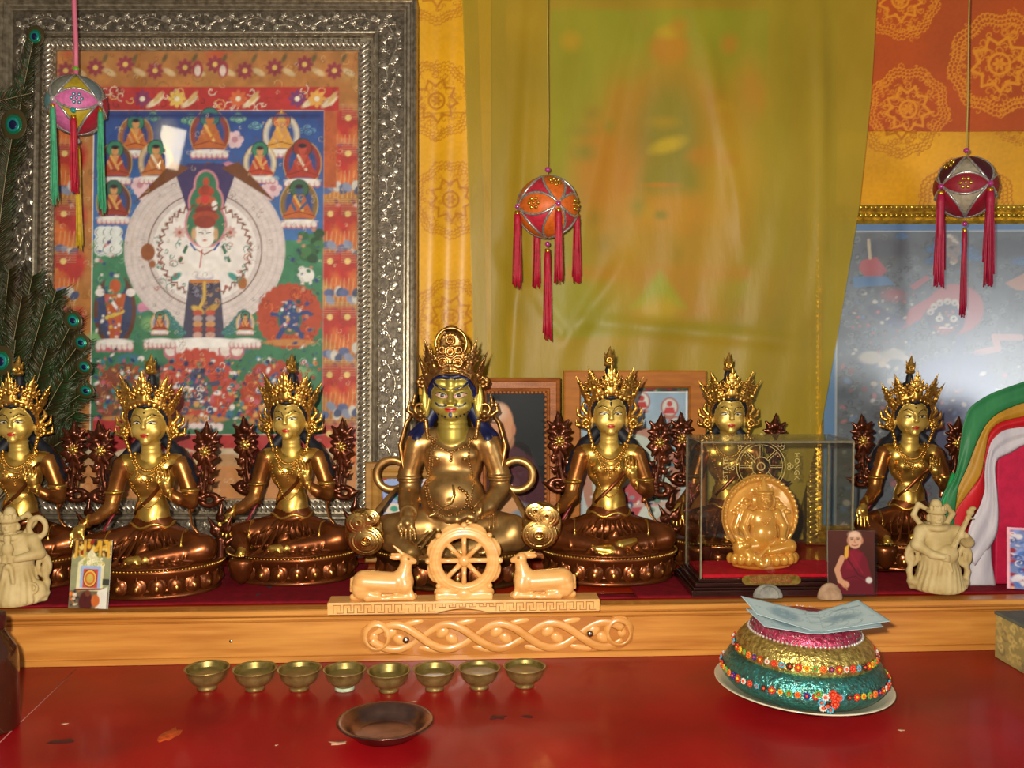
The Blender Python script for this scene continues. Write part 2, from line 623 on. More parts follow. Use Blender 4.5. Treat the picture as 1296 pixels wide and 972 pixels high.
    def noise(self, amt, cell):
        h, wd = int(self.ny * self.sy / cell) + 3, int(self.nx * self.sx / cell) + 3
        g = self.r.uniform(-1, 1, (h, wd))
        yy = np.linspace(0, h - 2.001, self.ny); xx = np.linspace(0, wd - 2.001, self.nx)
        j, i = yy.astype(int), xx.astype(int)
        fy, fx = (yy - j)[:, None], (xx - i)[None]
        fy, fx = fy * fy * (3 - 2 * fy), fx * fx * (3 - 2 * fx)
        A = g[j][:, i]; B = g[j][:, i + 1]; C = g[j + 1][:, i]; D = g[j + 1][:, i + 1]
        n = A * (1 - fx) * (1 - fy) + B * fx * (1 - fy) + C * (1 - fx) * fy + D * fx * fy
        self.a *= (1 + amt * n)[..., None]
        return self
    def fade(self, k, to='#8c8478', lift=0.0):
        g = (self.a @ np.array([.3, .59, .11], np.float32))[..., None]
        self.a = self.a * (1 - k) + (g * .8 + .2 * np.array(lin(to), np.float32)) * k
        self.a = self.a * (1 - lift) + np.array(lin(to), np.float32) * lift
        return self
    def mesh(self, name, fn, material):
        """fn(u, v) -> point, u along x 0..1, v down 0..1 (both numpy grids)."""
        u, v = np.meshgrid(np.linspace(0, 1, self.nx), np.linspace(0, 1, self.ny))
        X, Y, Z = fn(u, v)
        co = np.stack([X + 0 * u, Y + 0 * u, Z + 0 * u], -1).reshape(-1, 3)
        id_ = np.arange(self.nx * self.ny).reshape(self.ny, self.nx)
        f = np.stack([id_[1:, :-1], id_[1:, 1:], id_[:-1, 1:], id_[:-1, :-1]], -1).reshape(-1, 4)
        me = bpy.data.meshes.new(name)
        me.vertices.add(len(co)); me.vertices.foreach_set('co', co.astype(np.float32).ravel())
        me.loops.add(f.size); me.loops.foreach_set('vertex_index', f.astype(np.int32).ravel())
        me.polygons.add(len(f)); me.polygons.foreach_set('loop_start', np.arange(len(f), dtype=np.int32) * 4)
        me.polygons.foreach_set('use_smooth', np.ones(len(f), bool))
        me.materials.append(material)
        me.update(calc_edges=True)
        at = me.color_attributes.new('Col', 'FLOAT_COLOR', 'POINT')
        c = np.ones((len(co), 4), np.float32)
        c[:, :3] = np.clip(self.a.reshape(-1, 3), 0, 1)
        at.data.foreach_set('color', c.ravel())
        return me

def stage(s):
    import time
    print('STAGE', s, round(time.perf_counter(), 1), flush=True)

# ================================================================== the setting
WALL_Y = 2.30
M_plaster = mat('old_plaster', '#b9952f', 0.9, noise=0.15, nscale=3)
wb = inst('wall_back', MB().box((0, WALL_Y + .05, .35), (4.4, .1, 2.9)).mesh('wall_back', M_plaster, False))
tag(wb, kind='structure')
wf = inst('floor', MB().box((0, .75, -1.0), (4.4, 3.2, .1)).mesh('floor', mat('worn_floorboards', '#6b4a2c', 0.6, noise=.3, nscale=4, stretch=(1, 8, 1)), False))
tag(wf, kind='structure')

# ---- red lacquered altar table
AL, AR = G(0, 844.5, 0), G(1265, 822.0, 0)
ADIR = (AR - AL); ADIR.z = 0; ADIR.normalize()
AANG = math.atan2(ADIR.y, ADIR.x)
AMID = AL + ADIR * (Vector((0, AL.y, 0)) - AL).dot(ADIR)
ANRM = Vector((ADIR.y, -ADIR.x, 0))                 # towards the camera
def altar_local(p):
    d = Vector(p) - AMID
    return Vector((d.dot(ADIR), -d.dot(ANRM), d.z))
M_redlac = mat('red_lacquer', '#960c12', 0.40, noise=0.0, color2='#7a080d', nscale=5, bump=0.04, bscale=9, coat=0.12, coat_rough=0.10, spec=.3)
M_chip = mat('bare_wood_chip', '#c99a7a', 0.7, noise=.3, nscale=90)
M_dirt = mat('dark_wax_spot', '#4a1014', 0.5, noise=.3, nscale=90)
tb = empty('altar_table', AMID, AANG)
tag(tb, 'red lacquered altar table top with worn scuffed paint under the bowls', 'table')
def tl(px, py): return altar_local(G(px, py, 0))
t = MB().box((0, -.16, -.02), (2.7, 1.42, .04))
t.obj('table_top', M_redlac, tb, smooth=False, bevel=.004)
MB().box((0, -.14, -.49), (2.5, 1.3, .9)).obj('table_body', mat('dark_red_paint', '#5d0d10', .5, noise=.2, nscale=6), tb, smooth=False)
def chip(px, py, w, h, m, name, ang=0.0):
    c = tl(px, py)
    b = MB()
    n = 12
    rr = [RNG.uniform(.55, 1.1) for _ in range(n)]
    ring = [(c.x + w * rr[i] * math.cos(2 * PI * i / n + ang), c.y + h * rr[i] * math.sin(2 * PI * i / n + ang)) for i in range(n)]
    b.add([Vector((x, y, .0004)) for x, y in ring] + [Vector((c.x + (x - c.x) * 1.05, c.y + (y - c.y) * 1.05, 0)) for x, y in ring],
          [tuple(range(n))] + [(i, i + n, (i + 1) % n + n, (i + 1) % n) for i in range(n)])
    b.obj(name, m, tb)
for a in ((428, 940, .016, .008, M_chip, 'paint_chip'), (1141, 924, .006, .004, M_chip, 'paint_chip'), (82, 916, .007, .003, M_chip, 'paint_chip'),
          (350, 943, .003, .002, M_chip, 'paint_chip'), (524, 888, .005, .003, M_chip, 'paint_chip'), (630, 908, .017, .010, M_dirt, 'wax_spot'), (668, 907, .012, .006, M_dirt, 'wax_spot'),
          (78, 938, .022, .010, M_dirt, 'wax_spot'), (215, 930, .014, .03, mat('faded_orange_scuff', '#c04a1a', .45, noise=.5, nscale=120), 'paint_scuff')):
    chip(*a)
s0, s1 = tl(96, 847), tl(-30, 968)
MB().tube([(s0.x, s0.y, 0), (s0.x * .7 + s1.x * .3, s0.y * .7 + s1.y * .3 + .004, 0), (s1.x, s1.y, 0)], .0012, 5, flat=.3).obj('scratch', mat('pale_scratch', '#a8605a', .8, noise=.4, nscale=60), tb)

# ---- pine altar step: moulded front board with a carved knot scroll, red shelf behind it
SH = 0.095
def wood_mat(name, c1, c2, rough=.38, coat=.5, stretch=(1.5, 40, 22), ns=3.0):
    m = mat(name, c1, rough, color2=c2, nscale=ns, stretch=stretch, coat=coat, coat_rough=.2, bump=.06, bscale=3, detail=6)
    return m
M_pine = wood_mat('varnished_pine', '#c98a3e', '#ab6a28')
M_pine2 = wood_mat('varnished_pine_carving', '#dca058', '#c4843c', stretch=(2, 30, 20))
M_shelf = mat('orange_red_lacquer', '#b5330f', .28, color2='#9a2410', nscale=6, coat=.4)
st = empty('altar_step', AMID + Vector((0, 0, .0006)), AANG)
tag(st, 'varnished pine board step with carved knot scroll running behind the bowls', 'shelf')
prof = [(.03, 0), (-.0045, 0), (-.0045, .0085), (-.0025, .0098), (.0012, .0104), (.0012, .0112), (-.0012, .0122), (-.0012, .0725), (.0016, .0732), (.0016, .0742), (-.0030, .0752), (-.0052, .0780), (-.0052, .0795), (-.0030, .0815), (.0022, .0822), (.0022, .0832), (-.0045, .0845), (-.0070, .0875), (-.0070, .0905), (-.0045, .0938), (-.001, .095), (.03, .095)]
b = MB()
L = 1.16
v = [Vector((x, y, z)) for x in (-L, L) for y, z in prof]
n = len(prof)
b.add(v, [(i, i + 1, n + i + 1, n + i) for i in range(n - 1)] + [tuple(range(n))[::-1], tuple(range(n, 2 * n))])
b.obj('front_board', M_pine, st, smooth=False)
MB().box((0, .285, SH - .012), (2 * L, .51, .024)).obj('shelf_board', M_shelf, st, smooth=False)
MB().box((0, .285, .0355), (2 * L, .45, .071)).obj('shelf_support', M_shelf, st, smooth=False)
# carved scroll
def fl(px, py):                                     # pixel -> local x,z on the board's face
    q = altar_local(PL(px, py, AMID + ANRM * .0012, ANRM))
    return q.x, q.z
b = MB()
ctr = [533, 602, 668, 728]
xs = np.linspace(470, 788, 130)
def strand(sgn):
    pts = []
    for x in xs:
        ph = (x - 533) / 66.5 * PI
        px_, pz_ = fl(x, 805 - 2.0 * (x - 630) / 160 + sgn * 15.5 * math.sin(ph))
        pts.append((px_, -.0022 - .0022 * math.cos(ph) * sgn, pz_))
    return pts
for sgn in (1, -1):
    b.tube(strand(sgn), .0034, 8, flat=2.3)
for (px, py) in ((477, 806), (783, 800)):
    ring = []
    for i in range(22):
        a = 2 * PI * i / 22
        x, z = fl(px + 16 * math.cos(a), py + 17 * math.sin(a))
        ring.append((x, -.0022, z))
    b.tube(ring, .0034, 8, closed=True, flat=2.3)
b.obj('carved_strand', M_pine2, st)
def carved_leaf(x, y, z, r, a):
    MB().ball((0, 0, 0), r, 0, 10, 6).obj('carved_leaf', M_pine2, st, (x, y, z), (0, a, 0))
for i, px in enumerate((500, 566, 634, 699, 757)):
    for sg in (1, -1):
        x, z = fl(px + sg * 6, 804 - 2 * (px - 630) / 160 + sg * 4)
        carved_leaf(x, -.0015, z, (.0135, .0042, .0105), sg * .5)
        x, z = fl(px + sg * 22, 804 - 2 * (px - 630) / 160 - sg * 17)
        carved_leaf(x, -.0008, z, (.024, .0038, .0065), -sg * .18)
for px, py in ((473, 807), (787, 800)):
    x, z = fl(px, py); carved_leaf(x, -.0015, z, (.009, .0035, .010), 0)
x0, zt = fl(456, 784); x1, zb = fl(801, 824)
pts = []
for i in range(40):
    a = 2 * PI * i / 40
    cx, cz = (x0 + x1) / 2, (zt + zb) / 2
    sx, sz = (x1 - x0) / 2, (zt - zb) / 2
    px, pz = math.copysign(abs(math.cos(a)) ** .25, math.cos(a)) * sx, math.copysign(abs(math.sin(a)) ** .6, math.sin(a)) * sz
    pts.append((cx + px, cz + pz + .0012 * math.sin(9 * a)))
MB().prism(pts, -.0026, 0).obj('scroll_ground', wood_mat('carving_ground', '#b8752f', '#a3642a', stretch=(2, 30, 20)), st, smooth=False)
M_screw = mat('dull_steel', '#a59a86', .28, 1.0, noise=.2, nscale=200)
for px, py in ((514, 809), (746, 801)):
    x, z = fl(px, py)
    MB().ball((x, -.0085, z), (.0062, .0045, .0062), 0, 14, 8).obj('screw_head', M_screw, st)
x, z = fl(292, 812); MB().ball((x, -.0012, z), (.003, .0012, .003), 0, 10, 6).obj('nail_head', M_screw, st)

# ---- dark red cloth on the shelf
M_cloth = mat('dark_red_cloth', '#7c0c1c', .75, color2='#6a0a18', nscale=50, bump=.15, bscale=120, spec=.2)
def shelf_pt(px, py): return G(px, py, SH)
def cl_fn(u, v):
    x = -1.15 + u * .86
    y = .034 + v * .30
    return Vector((x, y, SH + .0032 + .0012 * math.sin(9 * x) * math.sin(13 * y)))
rc = MB().grid(cl_fn, 60, 24).obj('red_cloth', M_cloth, None, AMID, (0, 0, AANG), solid=.002)
tag(rc, 'dark red cloth spread on the step under the bronze statues at the left', 'cloth')
def cl2(u, v):
    x = .24 + u * .92
    y = .034 + v * .17
    return Vector((x, y, SH + .0032 + .001 * math.sin(11 * x)))
rc2 = MB().grid(cl2, 50, 10).obj('red_cloth', M_cloth, None, AMID, (0, 0, AANG), solid=.002)
tag(rc2, 'dark red cloth strip on the step under the glass case', 'cloth')
def cl3(u, v):
    x = -.287 + u * .525
    y = .0335 + v * .03
    return Vector((x, y, SH + .0032))
rc3 = MB().grid(cl3, 20, 4).obj('red_cloth', M_cloth, None, AMID, (0, 0, AANG), solid=.002)
tag(rc3, 'narrow dark red cloth runner below the carved wheel and two deer', 'cloth')
CZ = SH + .0046                                      # top of the cloth

# ================================================================== brocade hangings and painted hangings on the wall
def roundel(c, cx, cy, R, col, col2, squash=1.0):
    ry = R * squash
    ins = lambda x, y: ((x - cx) / R) ** 2 + ((y - cy) / ry) ** 2 < .92
    r0 = c.r
    for k in range(int(R * 1.1)):                     # scaly dragon body around the rim
        t = 2 * PI * k / int(R * 1.1)
        for q in (.93, .84, .75):
            wv = 1 + .05 * math.sin(9 * t)
            c.arc(cx + R * q * wv * math.cos(t), cy + ry * q * wv * math.sin(t), R * .045, R * .04, R * .022, col, t - 1.6, t + 1.6, .85, 5)
    c.swirls(cx - R, cy - ry, cx + R, cy + ry, int(R * 1.4), R * .07, [col], 1.0, .75, lambda x, y: .55 < ((x - cx) / R) ** 2 + ((y - cy) / ry) ** 2 < 1.05)
    c.swirls(cx - R, cy - ry, cx + R, cy + ry, int(R * 2.6), R * .10, [col, col2], max(1.0, R * .026), .7, lambda x, y: ((x - cx) / R) ** 2 + ((y - cy) / ry) ** 2 < .5)
    for k in range(9):
        t = 2 * PI * k / 9 + .4
        x, y = cx + R * .38 * math.cos(t), cy + ry * .38 * math.sin(t)
        c.line([(x, y), (x + R * .25 * math.cos(t + 1.1), y + ry * .25 * math.sin(t + 1.1)), (x + R * .3 * math.cos(t + 2.0), y + ry * .3 * math.sin(t + 2))], R * .06, col, .8)
    c.arc(cx, cy, R * .2, ry * .2, R * .05, col); c.flower(cx, cy, R * .13, col, col2, 6)
    return c
A_weave = attr_mat('brocade_weave', .42, .5, bump_from_color=.35, sheen=.3)
A_print = attr_mat('flat_print', .55, .3)
A_gloss = attr_mat('satin_print', .6, .15)

def hang(name, c, Y, wave, label, cat, group=None, folds=3.0, solid=.0015):
    p00, p10, p01 = P(c.x0, c.y0, Y), P(c.x1, c.y0, Y), P(c.x0, c.y1, Y)
    base = Vector(((p00.x + p10.x) / 2, Y, p01.z))
    W, H = p10.x - p00.x, p00.z - p01.z
    me = c.mesh(name, lambda u, v: ((u - .5) * W, wave * (np.sin(u * folds * 2 * PI + 2.2 * v) + .5 * np.sin(u * folds * 5.1 + 3 * v + 1)) , (1 - v) * H), A_weave)
    o = inst(name, me, None, base)
    sm = o.modifiers.new('solid', 'SOLIDIFY'); sm.thickness = solid; sm.offset = -1
    tag(o, label, cat, group)
    return o
# tall yellow brocade between the silver frame and the curtain
c = Canvas(505, -25, 622, 500, 1.3, '#e3a60e')
c.noise(.12, 60); c.noise(.06, 3)
for cy in (-20, 115, 250, 400):
    roundel(c, 556 + (14 if cy > 200 else -4), cy + (10 if cy == 115 else 0), 50, '#c07c0a', '#cf8d10')
c.line([(505, 141), (622, 140)], 1.2, '#b5790c')
hang('yellow_brocade_hanging', c, 2.245, .003, 'tall yellow brocade cloth with dragon roundels beside the silver frame', 'brocade cloth')
# orange valance over yellow brocade at the right
c = Canvas(1060, -30, 1330, 166, 1.3, '#b34a08')
c.noise(.10, 50); c.noise(.05, 3)
roundel(c, 1140, 0, 50, '#e08a14', '#d87f12'); roundel(c, 1152, 138, 54, '#e08a14', '#d87f12'); roundel(c, 1268, 80, 66, '#e08a14', '#d87f12')
hang('orange_brocade_hanging', c, 2.222, .002, 'burnt orange brocade cloth with golden dragon roundels at upper right', 'brocade cloth', folds=1.5)
c = Canvas(1060, 150, 1330, 300, 1.3, '#dc9c10')
c.noise(.14, 60); c.noise(.07, 3)
roundel(c, 1140, 148, 52, '#b56d0a', '#c27c0c'); roundel(c, 1225, 262, 64, '#b56d0a', '#c27c0c'); roundel(c, 1292, 150, 34, '#b56d0a', '#c27c0c'); roundel(c, 1090, 285, 26, '#b56d0a', '#c27c0c')
hang('golden_brocade_hanging', c, 2.234, .003, 'golden yellow brocade cloth hanging directly above the blue painting', 'brocade cloth', folds=1.5)
# orange cloth strip at the far left edge
c = Canvas(-60, -25, 40, 430, 2.2, '#b0560c')
c.noise(.15, 40); roundel(c, -10, 60, 45, '#d98a14', '#c97712'); roundel(c, -10, 260, 45, '#d98a14', '#c97712')
hang('orange_brocade_hanging', c, 2.25, .002, 'orange brocade strip behind the left edge of the silver frame', 'brocade cloth', folds=1)

# painted scroll seen through the veil
c = Canvas(640, -8, 1045, 492, 2.2, '#a87f1c')
c.noise(.2, 40)
c.rect(697, 12, 1003, 425, '#5fa832', 1, 2)
c.noise(.25, 35)
c.ell(850, 240, 125, 170, '#c8701c', .85, 22)
c.ell(770, 215, 42, 62, '#f0501a', .95, 14); c.ell(848, 60, 24, 22, '#e83a1a', .95, 7); c.ell(845, 40, 12, 8, '#f0d030', .95, 5)
c.poly([(775, 130), (850, 75), (925, 130), (940, 170), (850, 120), (770, 175)], '#d85a20', .8, 10)
c.ell(850, 165, 62, 64, '#b8401a', .8, 16); c.ell(850, 162, 36, 64, '#1f5a8a', .9, 12)
c.ell(846, 182, 22, 9, '#fff080', .98, 4, rot=-.3); c.ell(852, 214, 9, 9, '#f0d850', .95, 4)
c.ell(850, 232, 40, 36, '#1f5f80', .9, 9); c.ell(897, 195, 22, 11, '#e02a14', .95, 5); c.ell(850, 264, 66, 24, '#f07a14', .9, 9); c.ell(838, 270, 9, 6, '#10301f', .95, 3)
c.ell(930, 215, 28, 62, '#e8b030', .6, 18); c.ell(960, 110, 32, 42, '#e0501c', .7, 12); c.ell(785, 125, 16, 24, '#c83c14', .8, 7)
c.ell(838, 232, 24, 3, '#f0301a', .9, 2); c.ell(725, 80, 26, 60, '#4f9a2a', .8, 14); c.ell(980, 60, 22, 50, '#4f9a2a', .8, 12)
c.rect(715, 335, 1000, 352, '#d84a14', .85, 7); c.poly([(850, 335), (770, 425), (1000, 425), (1000, 335), (930, 390)], '#d04a18', .7, 12)
c.poly([(838, 340), (800, 388), (872, 388)], '#7ad030', .95, 5); c.ell(838, 392, 24, 17, '#f0d030', .9, 8); c.ell(980, 360, 20, 14, '#f0b030', .8, 7); c.rect(700, 400, 1000, 426, '#3f8030', .6, 8)
for k in range(16):
    c.ell(c.r.uniform(710, 990), c.r.uniform(20, 320), c.r.uniform(6, 18), c.r.uniform(6, 14), ['#e8541c', '#1f6a80', '#e8b02a', '#7a2a10'][k % 4], .6, 5)
sp = hang('painted_scroll', c, 2.225, .0008, 'green painted scroll of a seated figure hanging behind the olive veil', 'painting', folds=1)
sp.data.materials[0] = A_print

# sheer olive veil
def veil_mat():
    m = bpy.data.materials.new('olive_silk_veil'); m.use_nodes = True
    nt = m.node_tree; out = nt.nodes['Material Output']; pb = nt.nodes['Principled BSDF']
    tc = nt.nodes.new('ShaderNodeTexCoord'); mp = nt.nodes.new('ShaderNodeMapping'); mp.inputs['Scale'].default_value = (5, 1, 2.2)
    nz = nt.nodes.new('ShaderNodeTexNoise'); nz.inputs['Scale'].default_value = 1.3; nz.inputs['Detail'].default_value = 4
    nt.links.new(tc.outputs['Object'], mp.inputs[0]); nt.links.new(mp.outputs[0], nz.inputs['Vector'])
    r = nt.nodes.new('ShaderNodeValToRGB')
    r.color_ramp.elements[0].position = .3; r.color_ramp.elements[1].position = .7
    r.color_ramp.elements[0].color = (*lin('#a8921e'), 1); r.color_ramp.elements[1].color = (*lin('#c2a92e'), 1)
    nt.links.new(nz.outputs['Fac'], r.inputs[0]); nt.links.new(r.outputs[0], pb.inputs['Base Color'])
    pb.inputs['Roughness'].default_value = .45; pb.inputs['Sheen Weight'].default_value = .3
    n2 = nt.nodes.new('ShaderNodeTexNoise'); n2.inputs['Scale'].default_value = 14; n2.inputs['Detail'].default_value = 5
    mp2 = nt.nodes.new('ShaderNodeMapping'); mp2.inputs['Rotation'].default_value = (0, .5, 0); mp2.inputs['Scale'].default_value = (1.6, 1, .5)
    nt.links.new(tc.outputs['Object'], mp2.inputs[0]); nt.links.new(mp2.outputs[0], n2.inputs['Vector'])
    bp = nt.nodes.new('ShaderNodeBump'); bp.inputs['Strength'].default_value = .35; bp.inputs['Distance'].default_value = .006
    nt.links.new(n2.outputs['Fac'], bp.inputs['Height']); nt.links.new(bp.outputs[0], pb.inputs['Normal'])
    tr = nt.nodes.new('ShaderNodeBsdfTransparent'); tr.inputs[0].default_value = (*lin('#f0e48a'), 1)
    mx = nt.nodes.new('ShaderNodeMixShader'); mx.inputs[0].default_value = .50
    nt.links.new(tr.outputs[0], mx.inputs[1]); nt.links.new(pb.outputs[0], mx.inputs[2]); nt.links.new(mx.outputs[0], out.inputs['Surface'])
    return m
VY = 2.15
def veil_edge(py):
    r_ = np.interp(py, [-30, 120, 260, 380, 530, 640, 720], [1112, 1103, 1088, 1068, 1041, 1014, 1000])
    l_ = np.interp(py, [-30, 300, 480, 720], [584, 595, 600, 604])
    return l_, r_
def veil_fn(u, v):
    py = -30 + v * 704
    l_, r_ = veil_edge(py)
    p = P(l_ + (r_ - l_) * u, py, VY)
    s = .006 * math.sin(u * 21 + 1.5 * v) * (1 - v * .6) + .005 * math.sin(u * 9 - 6 * v) + .003 * math.sin(u * 47 + 9 * v)
    for (u0, v0, u1, v1, a, wd) in ((.17, 0, .10, .75, .014, .02), (.42, .02, .30, .45, .010, .02), (.55, .03, .72, .5, .010, .022), (.08, .50, .22, .62, .012, .02), (.40, .52, .26, .66, .012, .022), (.14, .55, .24, .64, -.01, .015), (.85, 0, .93, .6, .012, .02), (.3, .62, .9, .66, .008, .015)):
        L = (u1 - u0) ** 2 + (v1 - v0) ** 2
        t = min(1, max(0, ((u - u0) * (u1 - u0) + (v - v0) * (v1 - v0)) / L))
        d = math.hypot(u - u0 - t * (u1 - u0), v - v0 - t * (v1 - v0))
        s -= a * math.exp(-(d / wd) ** 2) * math.sin(PI * (.15 + .7 * t))
    s *= min(1, (1.02 - u) / .15)
    return Vector((p.x, VY + s * .75, p.z))
vb = P(850, 710, VY)
MATS_VEIL = veil_mat()
vm = MB().grid(lambda u, v: veil_fn(u, v) - vb, 150, 200).obj('silk_veil', MATS_VEIL, None, vb)
MB().grid(lambda u, v: veil_fn(.74 + .26 * u, v) - vb + Vector((0, .005, 0)), 40, 120).obj('added_veil_layer', MATS_VEIL, vm)  # second veil layer added so the gold frame edge shows through less
MB().grid(lambda u, v: veil_fn(.035 * u, v) - vb + Vector((0, .004, 0)), 6, 120).obj('added_veil_layer', MATS_VEIL, vm)  # narrow second layer added along the left edge as well
tag(vm, 'sheer olive silk veil with creases hanging over the painted scroll', 'veil')
stage('setting')

# ================================================================== pictures that lean on the wall
class Leaning:
    """A picture plane through bottom pixel (px,py,Y), leaning back by tilt; local x right, y back, z up."""
    def __init__(self, px, Y, tilt, rz=0.0):
        self.o = Vector(((px - 648) / FPX * Y * .985, Y, SH + .0025))
        self.M = Matrix.Translation(self.o) @ Matrix.Rotation(rz, 4, 'Z') @ Matrix.Rotation(-tilt, 4, 'X')
        self.inv = self.M.inverted()
        self.n = (self.M.to_3x3() @ Vector((0, -1, 0)))
    def loc(self, px, py):
        q = self.inv @ PL(px, py, self.o, self.n)
        return q.x, q.z
    def root(self, name, label, cat):
        e = empty(name)
        e.matrix_world = self.M
        return tag(e, label, cat)

def frame_side(quad, prof, wid):
    """Mitred mouldings: quad = outer rectangle (x0,z0,x1,z1), wid = (left, bottom, right, top) widths, prof = [(t, height)]."""
    x0, z0, x1, z1 = quad
    def corner(i, t):
        return ((x0 + wid[0] * t, z0 + wid[1] * t), (x1 - wid[2] * t, z0 + wid[1] * t), (x1 - wid[2] * t, z1 - wid[3] * t), (x0 + wid[0] * t, z1 - wid[3] * t))[i]
    out = []
    for s in range(4):
        a, b = s, (s + 1) % 4
        v, f = [], []
        for t, h in prof:
            for i in (a, b):
                p = corner(i, t)
                v.append(Vector((p[0], -h, p[1])))
        for k in range(len(prof) - 1):
            f.append((2 * k, 2 * k + 1, 2 * k + 3, 2 * k + 2))
        out.append((v, f))
    return out

# ---------------------------------------------------------------- silver framed thangka
LF = Leaning(268, 2.055, math.radians(4.0))
fr = LF.root('silver_framed_thangka', 'large thangka print in an ornate silver frame leaning at the left', 'framed picture')
q = (LF.loc(4, 350)[0], 0.0, LF.loc(528, 350)[0], LF.loc(300, 5)[1])
inn = (LF.loc(70, 350)[0], LF.loc(200, 630)[1], LF.loc(451, 350)[0], LF.loc(300, 66)[1])
wid = (inn[0] - q[0], inn[1] - q[1], q[2] - inn[2], q[3] - inn[3])
M_pew = mat('antique_silver', '#b0a48e', .36, .8, color2='#857966', nscale=90, bump=.1, bscale=300)
M_pewd = mat('dark_silver_ground', '#6f6455', .48, .65, color2='#4d453a', nscale=120, bump=.3, bscale=400)
M_pewl = mat('bright_silver_relief', '#d6cab6', .30, .8, color2='#8e8271', nscale=160)
prof = [(0, -.012), (0, .030), (.03, .034), (.06, .029), (.085, .031), (.11, .026), (.15, .026), (.18, .020), (.21, .020), (.22, .014)]
prof2 = [(.22, .014), (.62, .013)]
prof3 = [(.62, .013), (.63, .020), (.66, .024), (.69, .023), (.72, .018), (.735, .008), (.98, .006), (1.0, -.004)]
names = ('bottom_moulding', 'side_moulding', 'top_moulding', 'side_moulding')
s1, s2, s3 = (frame_side(q, p_, wid) for p_ in (prof, prof2, prof3))
sides = []
for i in range(4):
    b = MB()
    b.add(s1[i][0], s1[i][1], 0); b.add(s3[i][0], s3[i][1], 0); b.add(s2[i][0], s2[i][1], 1)
    sides.append(b.obj(names[i], [M_pew, M_pewd], fr, smooth=False))
# twisted rope along the inner edge
rope_lines = []
tr_ = .86
cs = [(q[0] + wid[0] * tr_, q[1] + wid[1] * tr_), (q[2] - wid[2] * tr_, q[1] + wid[1] * tr_), (q[2] - wid[2] * tr_, q[3] - wid[3] * tr_), (q[0] + wid[0] * tr_, q[3] - wid[3] * tr_)]
for s in range(4):
    a, c2 = Vector((cs[s][0], 0, cs[s][1])), Vector((cs[(s + 1) % 4][0], 0, cs[(s + 1) % 4][1]))
    n = int((c2 - a).length / .0115)
    b = MB()
    dr = (c2 - a).normalized()
    ang = math.atan2(-dr.z, dr.x)
    wd = wid[(1, 2, 3, 0)[s]] * .105
    for k in range(n):
        p = a.lerp(c2, (k + .5) / n)
        b.ball((p.x, -.0115, p.z), (wd * 1.25, .008, .0052), 0, 8, 5, Matrix.Rotation(ang + .85, 3, 'Y'))
    tag(b.obj('rope_beading', M_pewl, sides[s]), kind='stuff')
# cast vine relief on the flat of the moulding
def vine_tile(seed):
    r = random.Random(seed)
    s = SDF((-52, -10, -26), (52, 6, 26), 1.15)
    pts = [(-50 + i * 10, -1.0, 9 * math.sin(i * .63 + seed)) for i in range(11)]
    s.chain(pts, 1.7, 1.5)
    for x, z, a in ((-34, 12, .7), (-12, -12, 2.4), (12, 13, .3), (36, -10, 3.6)):
        for k in (-1.0, -.5, 0, .5, 1.0):
            th = a + k * .75
            ln = 11 - 3.2 * abs(k)
            s.ell((x + ln * .55 * math.cos(th), -1.5, z + ln * .55 * math.sin(th)), (ln * .62, 3.0, 2.7), 1.2, 0, (-th, 'Y'))
        s.chain([(x - 6 * math.cos(a), -1, z - 6 * math.sin(a)), (x, -2.5, z)], 1.2, 1)
    for x, z in ((-23, -3), (24, 4), (0, 15), (47, 12), (-46, -14)):
        for k in range(5):
            t = 2 * PI * k / 5 + x
            s.ell((x + 4.2 * math.cos(t), -2.4, z + 4.2 * math.sin(t)), (3.3, 2.6, 3.0), .6, 0)
        s.ell((x, -4, z), (2, 2, 2), .5, 0)
    for x, z in ((4, -15), (-40, -4), (48, -4)):
        for k in range(7):
            s.ell((x + 3 * (k % 3) - 3, -2, z + 3 * (k // 3) - 3), (2.1, 2.4, 2.1), .3, 0)
    for x, z in ((-5, 4), (18, -16), (-28, 20), (34, 18)):
        s.chain([(x + 5 * (1 - i / 9) * math.cos(i * .8), -1.2, z + 5 * (1 - i / 9) * math.sin(i * .8)) for i in range(9)], 1.1, .6)
    return s.build('vine_relief', M_pewl, .001)
tiles = [vine_tile(1), vine_tile(4)]
tm = .42
cm = [(q[0] + wid[0] * tm, q[1] + wid[1] * tm), (q[2] - wid[2] * tm, q[1] + wid[1] * tm), (q[2] - wid[2] * tm, q[3] - wid[3] * tm), (q[0] + wid[0] * tm, q[3] - wid[3] * tm)]
for s in range(4):
    a, c2 = Vector((cm[s][0], 0, cm[s][1])), Vector((cm[(s + 1) % 4][0], 0, cm[(s + 1) % 4][1]))
    Ls = (c2 - a).length
    n = max(1, round(Ls / .125))
    dr = (c2 - a).normalized()
    ang = math.atan2(-dr.z, dr.x)
    ws = wid[(1, 2, 3, 0)[s]] * .42 / .048
    for k in range(n):
        p = a.lerp(c2, (k + .5) / n)
        inst('vine_relief', tiles[k % 2], sides[s], (p.x, -.0125, p.z), (0, ang, 0), (Ls / n / .102, 1.15, ws))

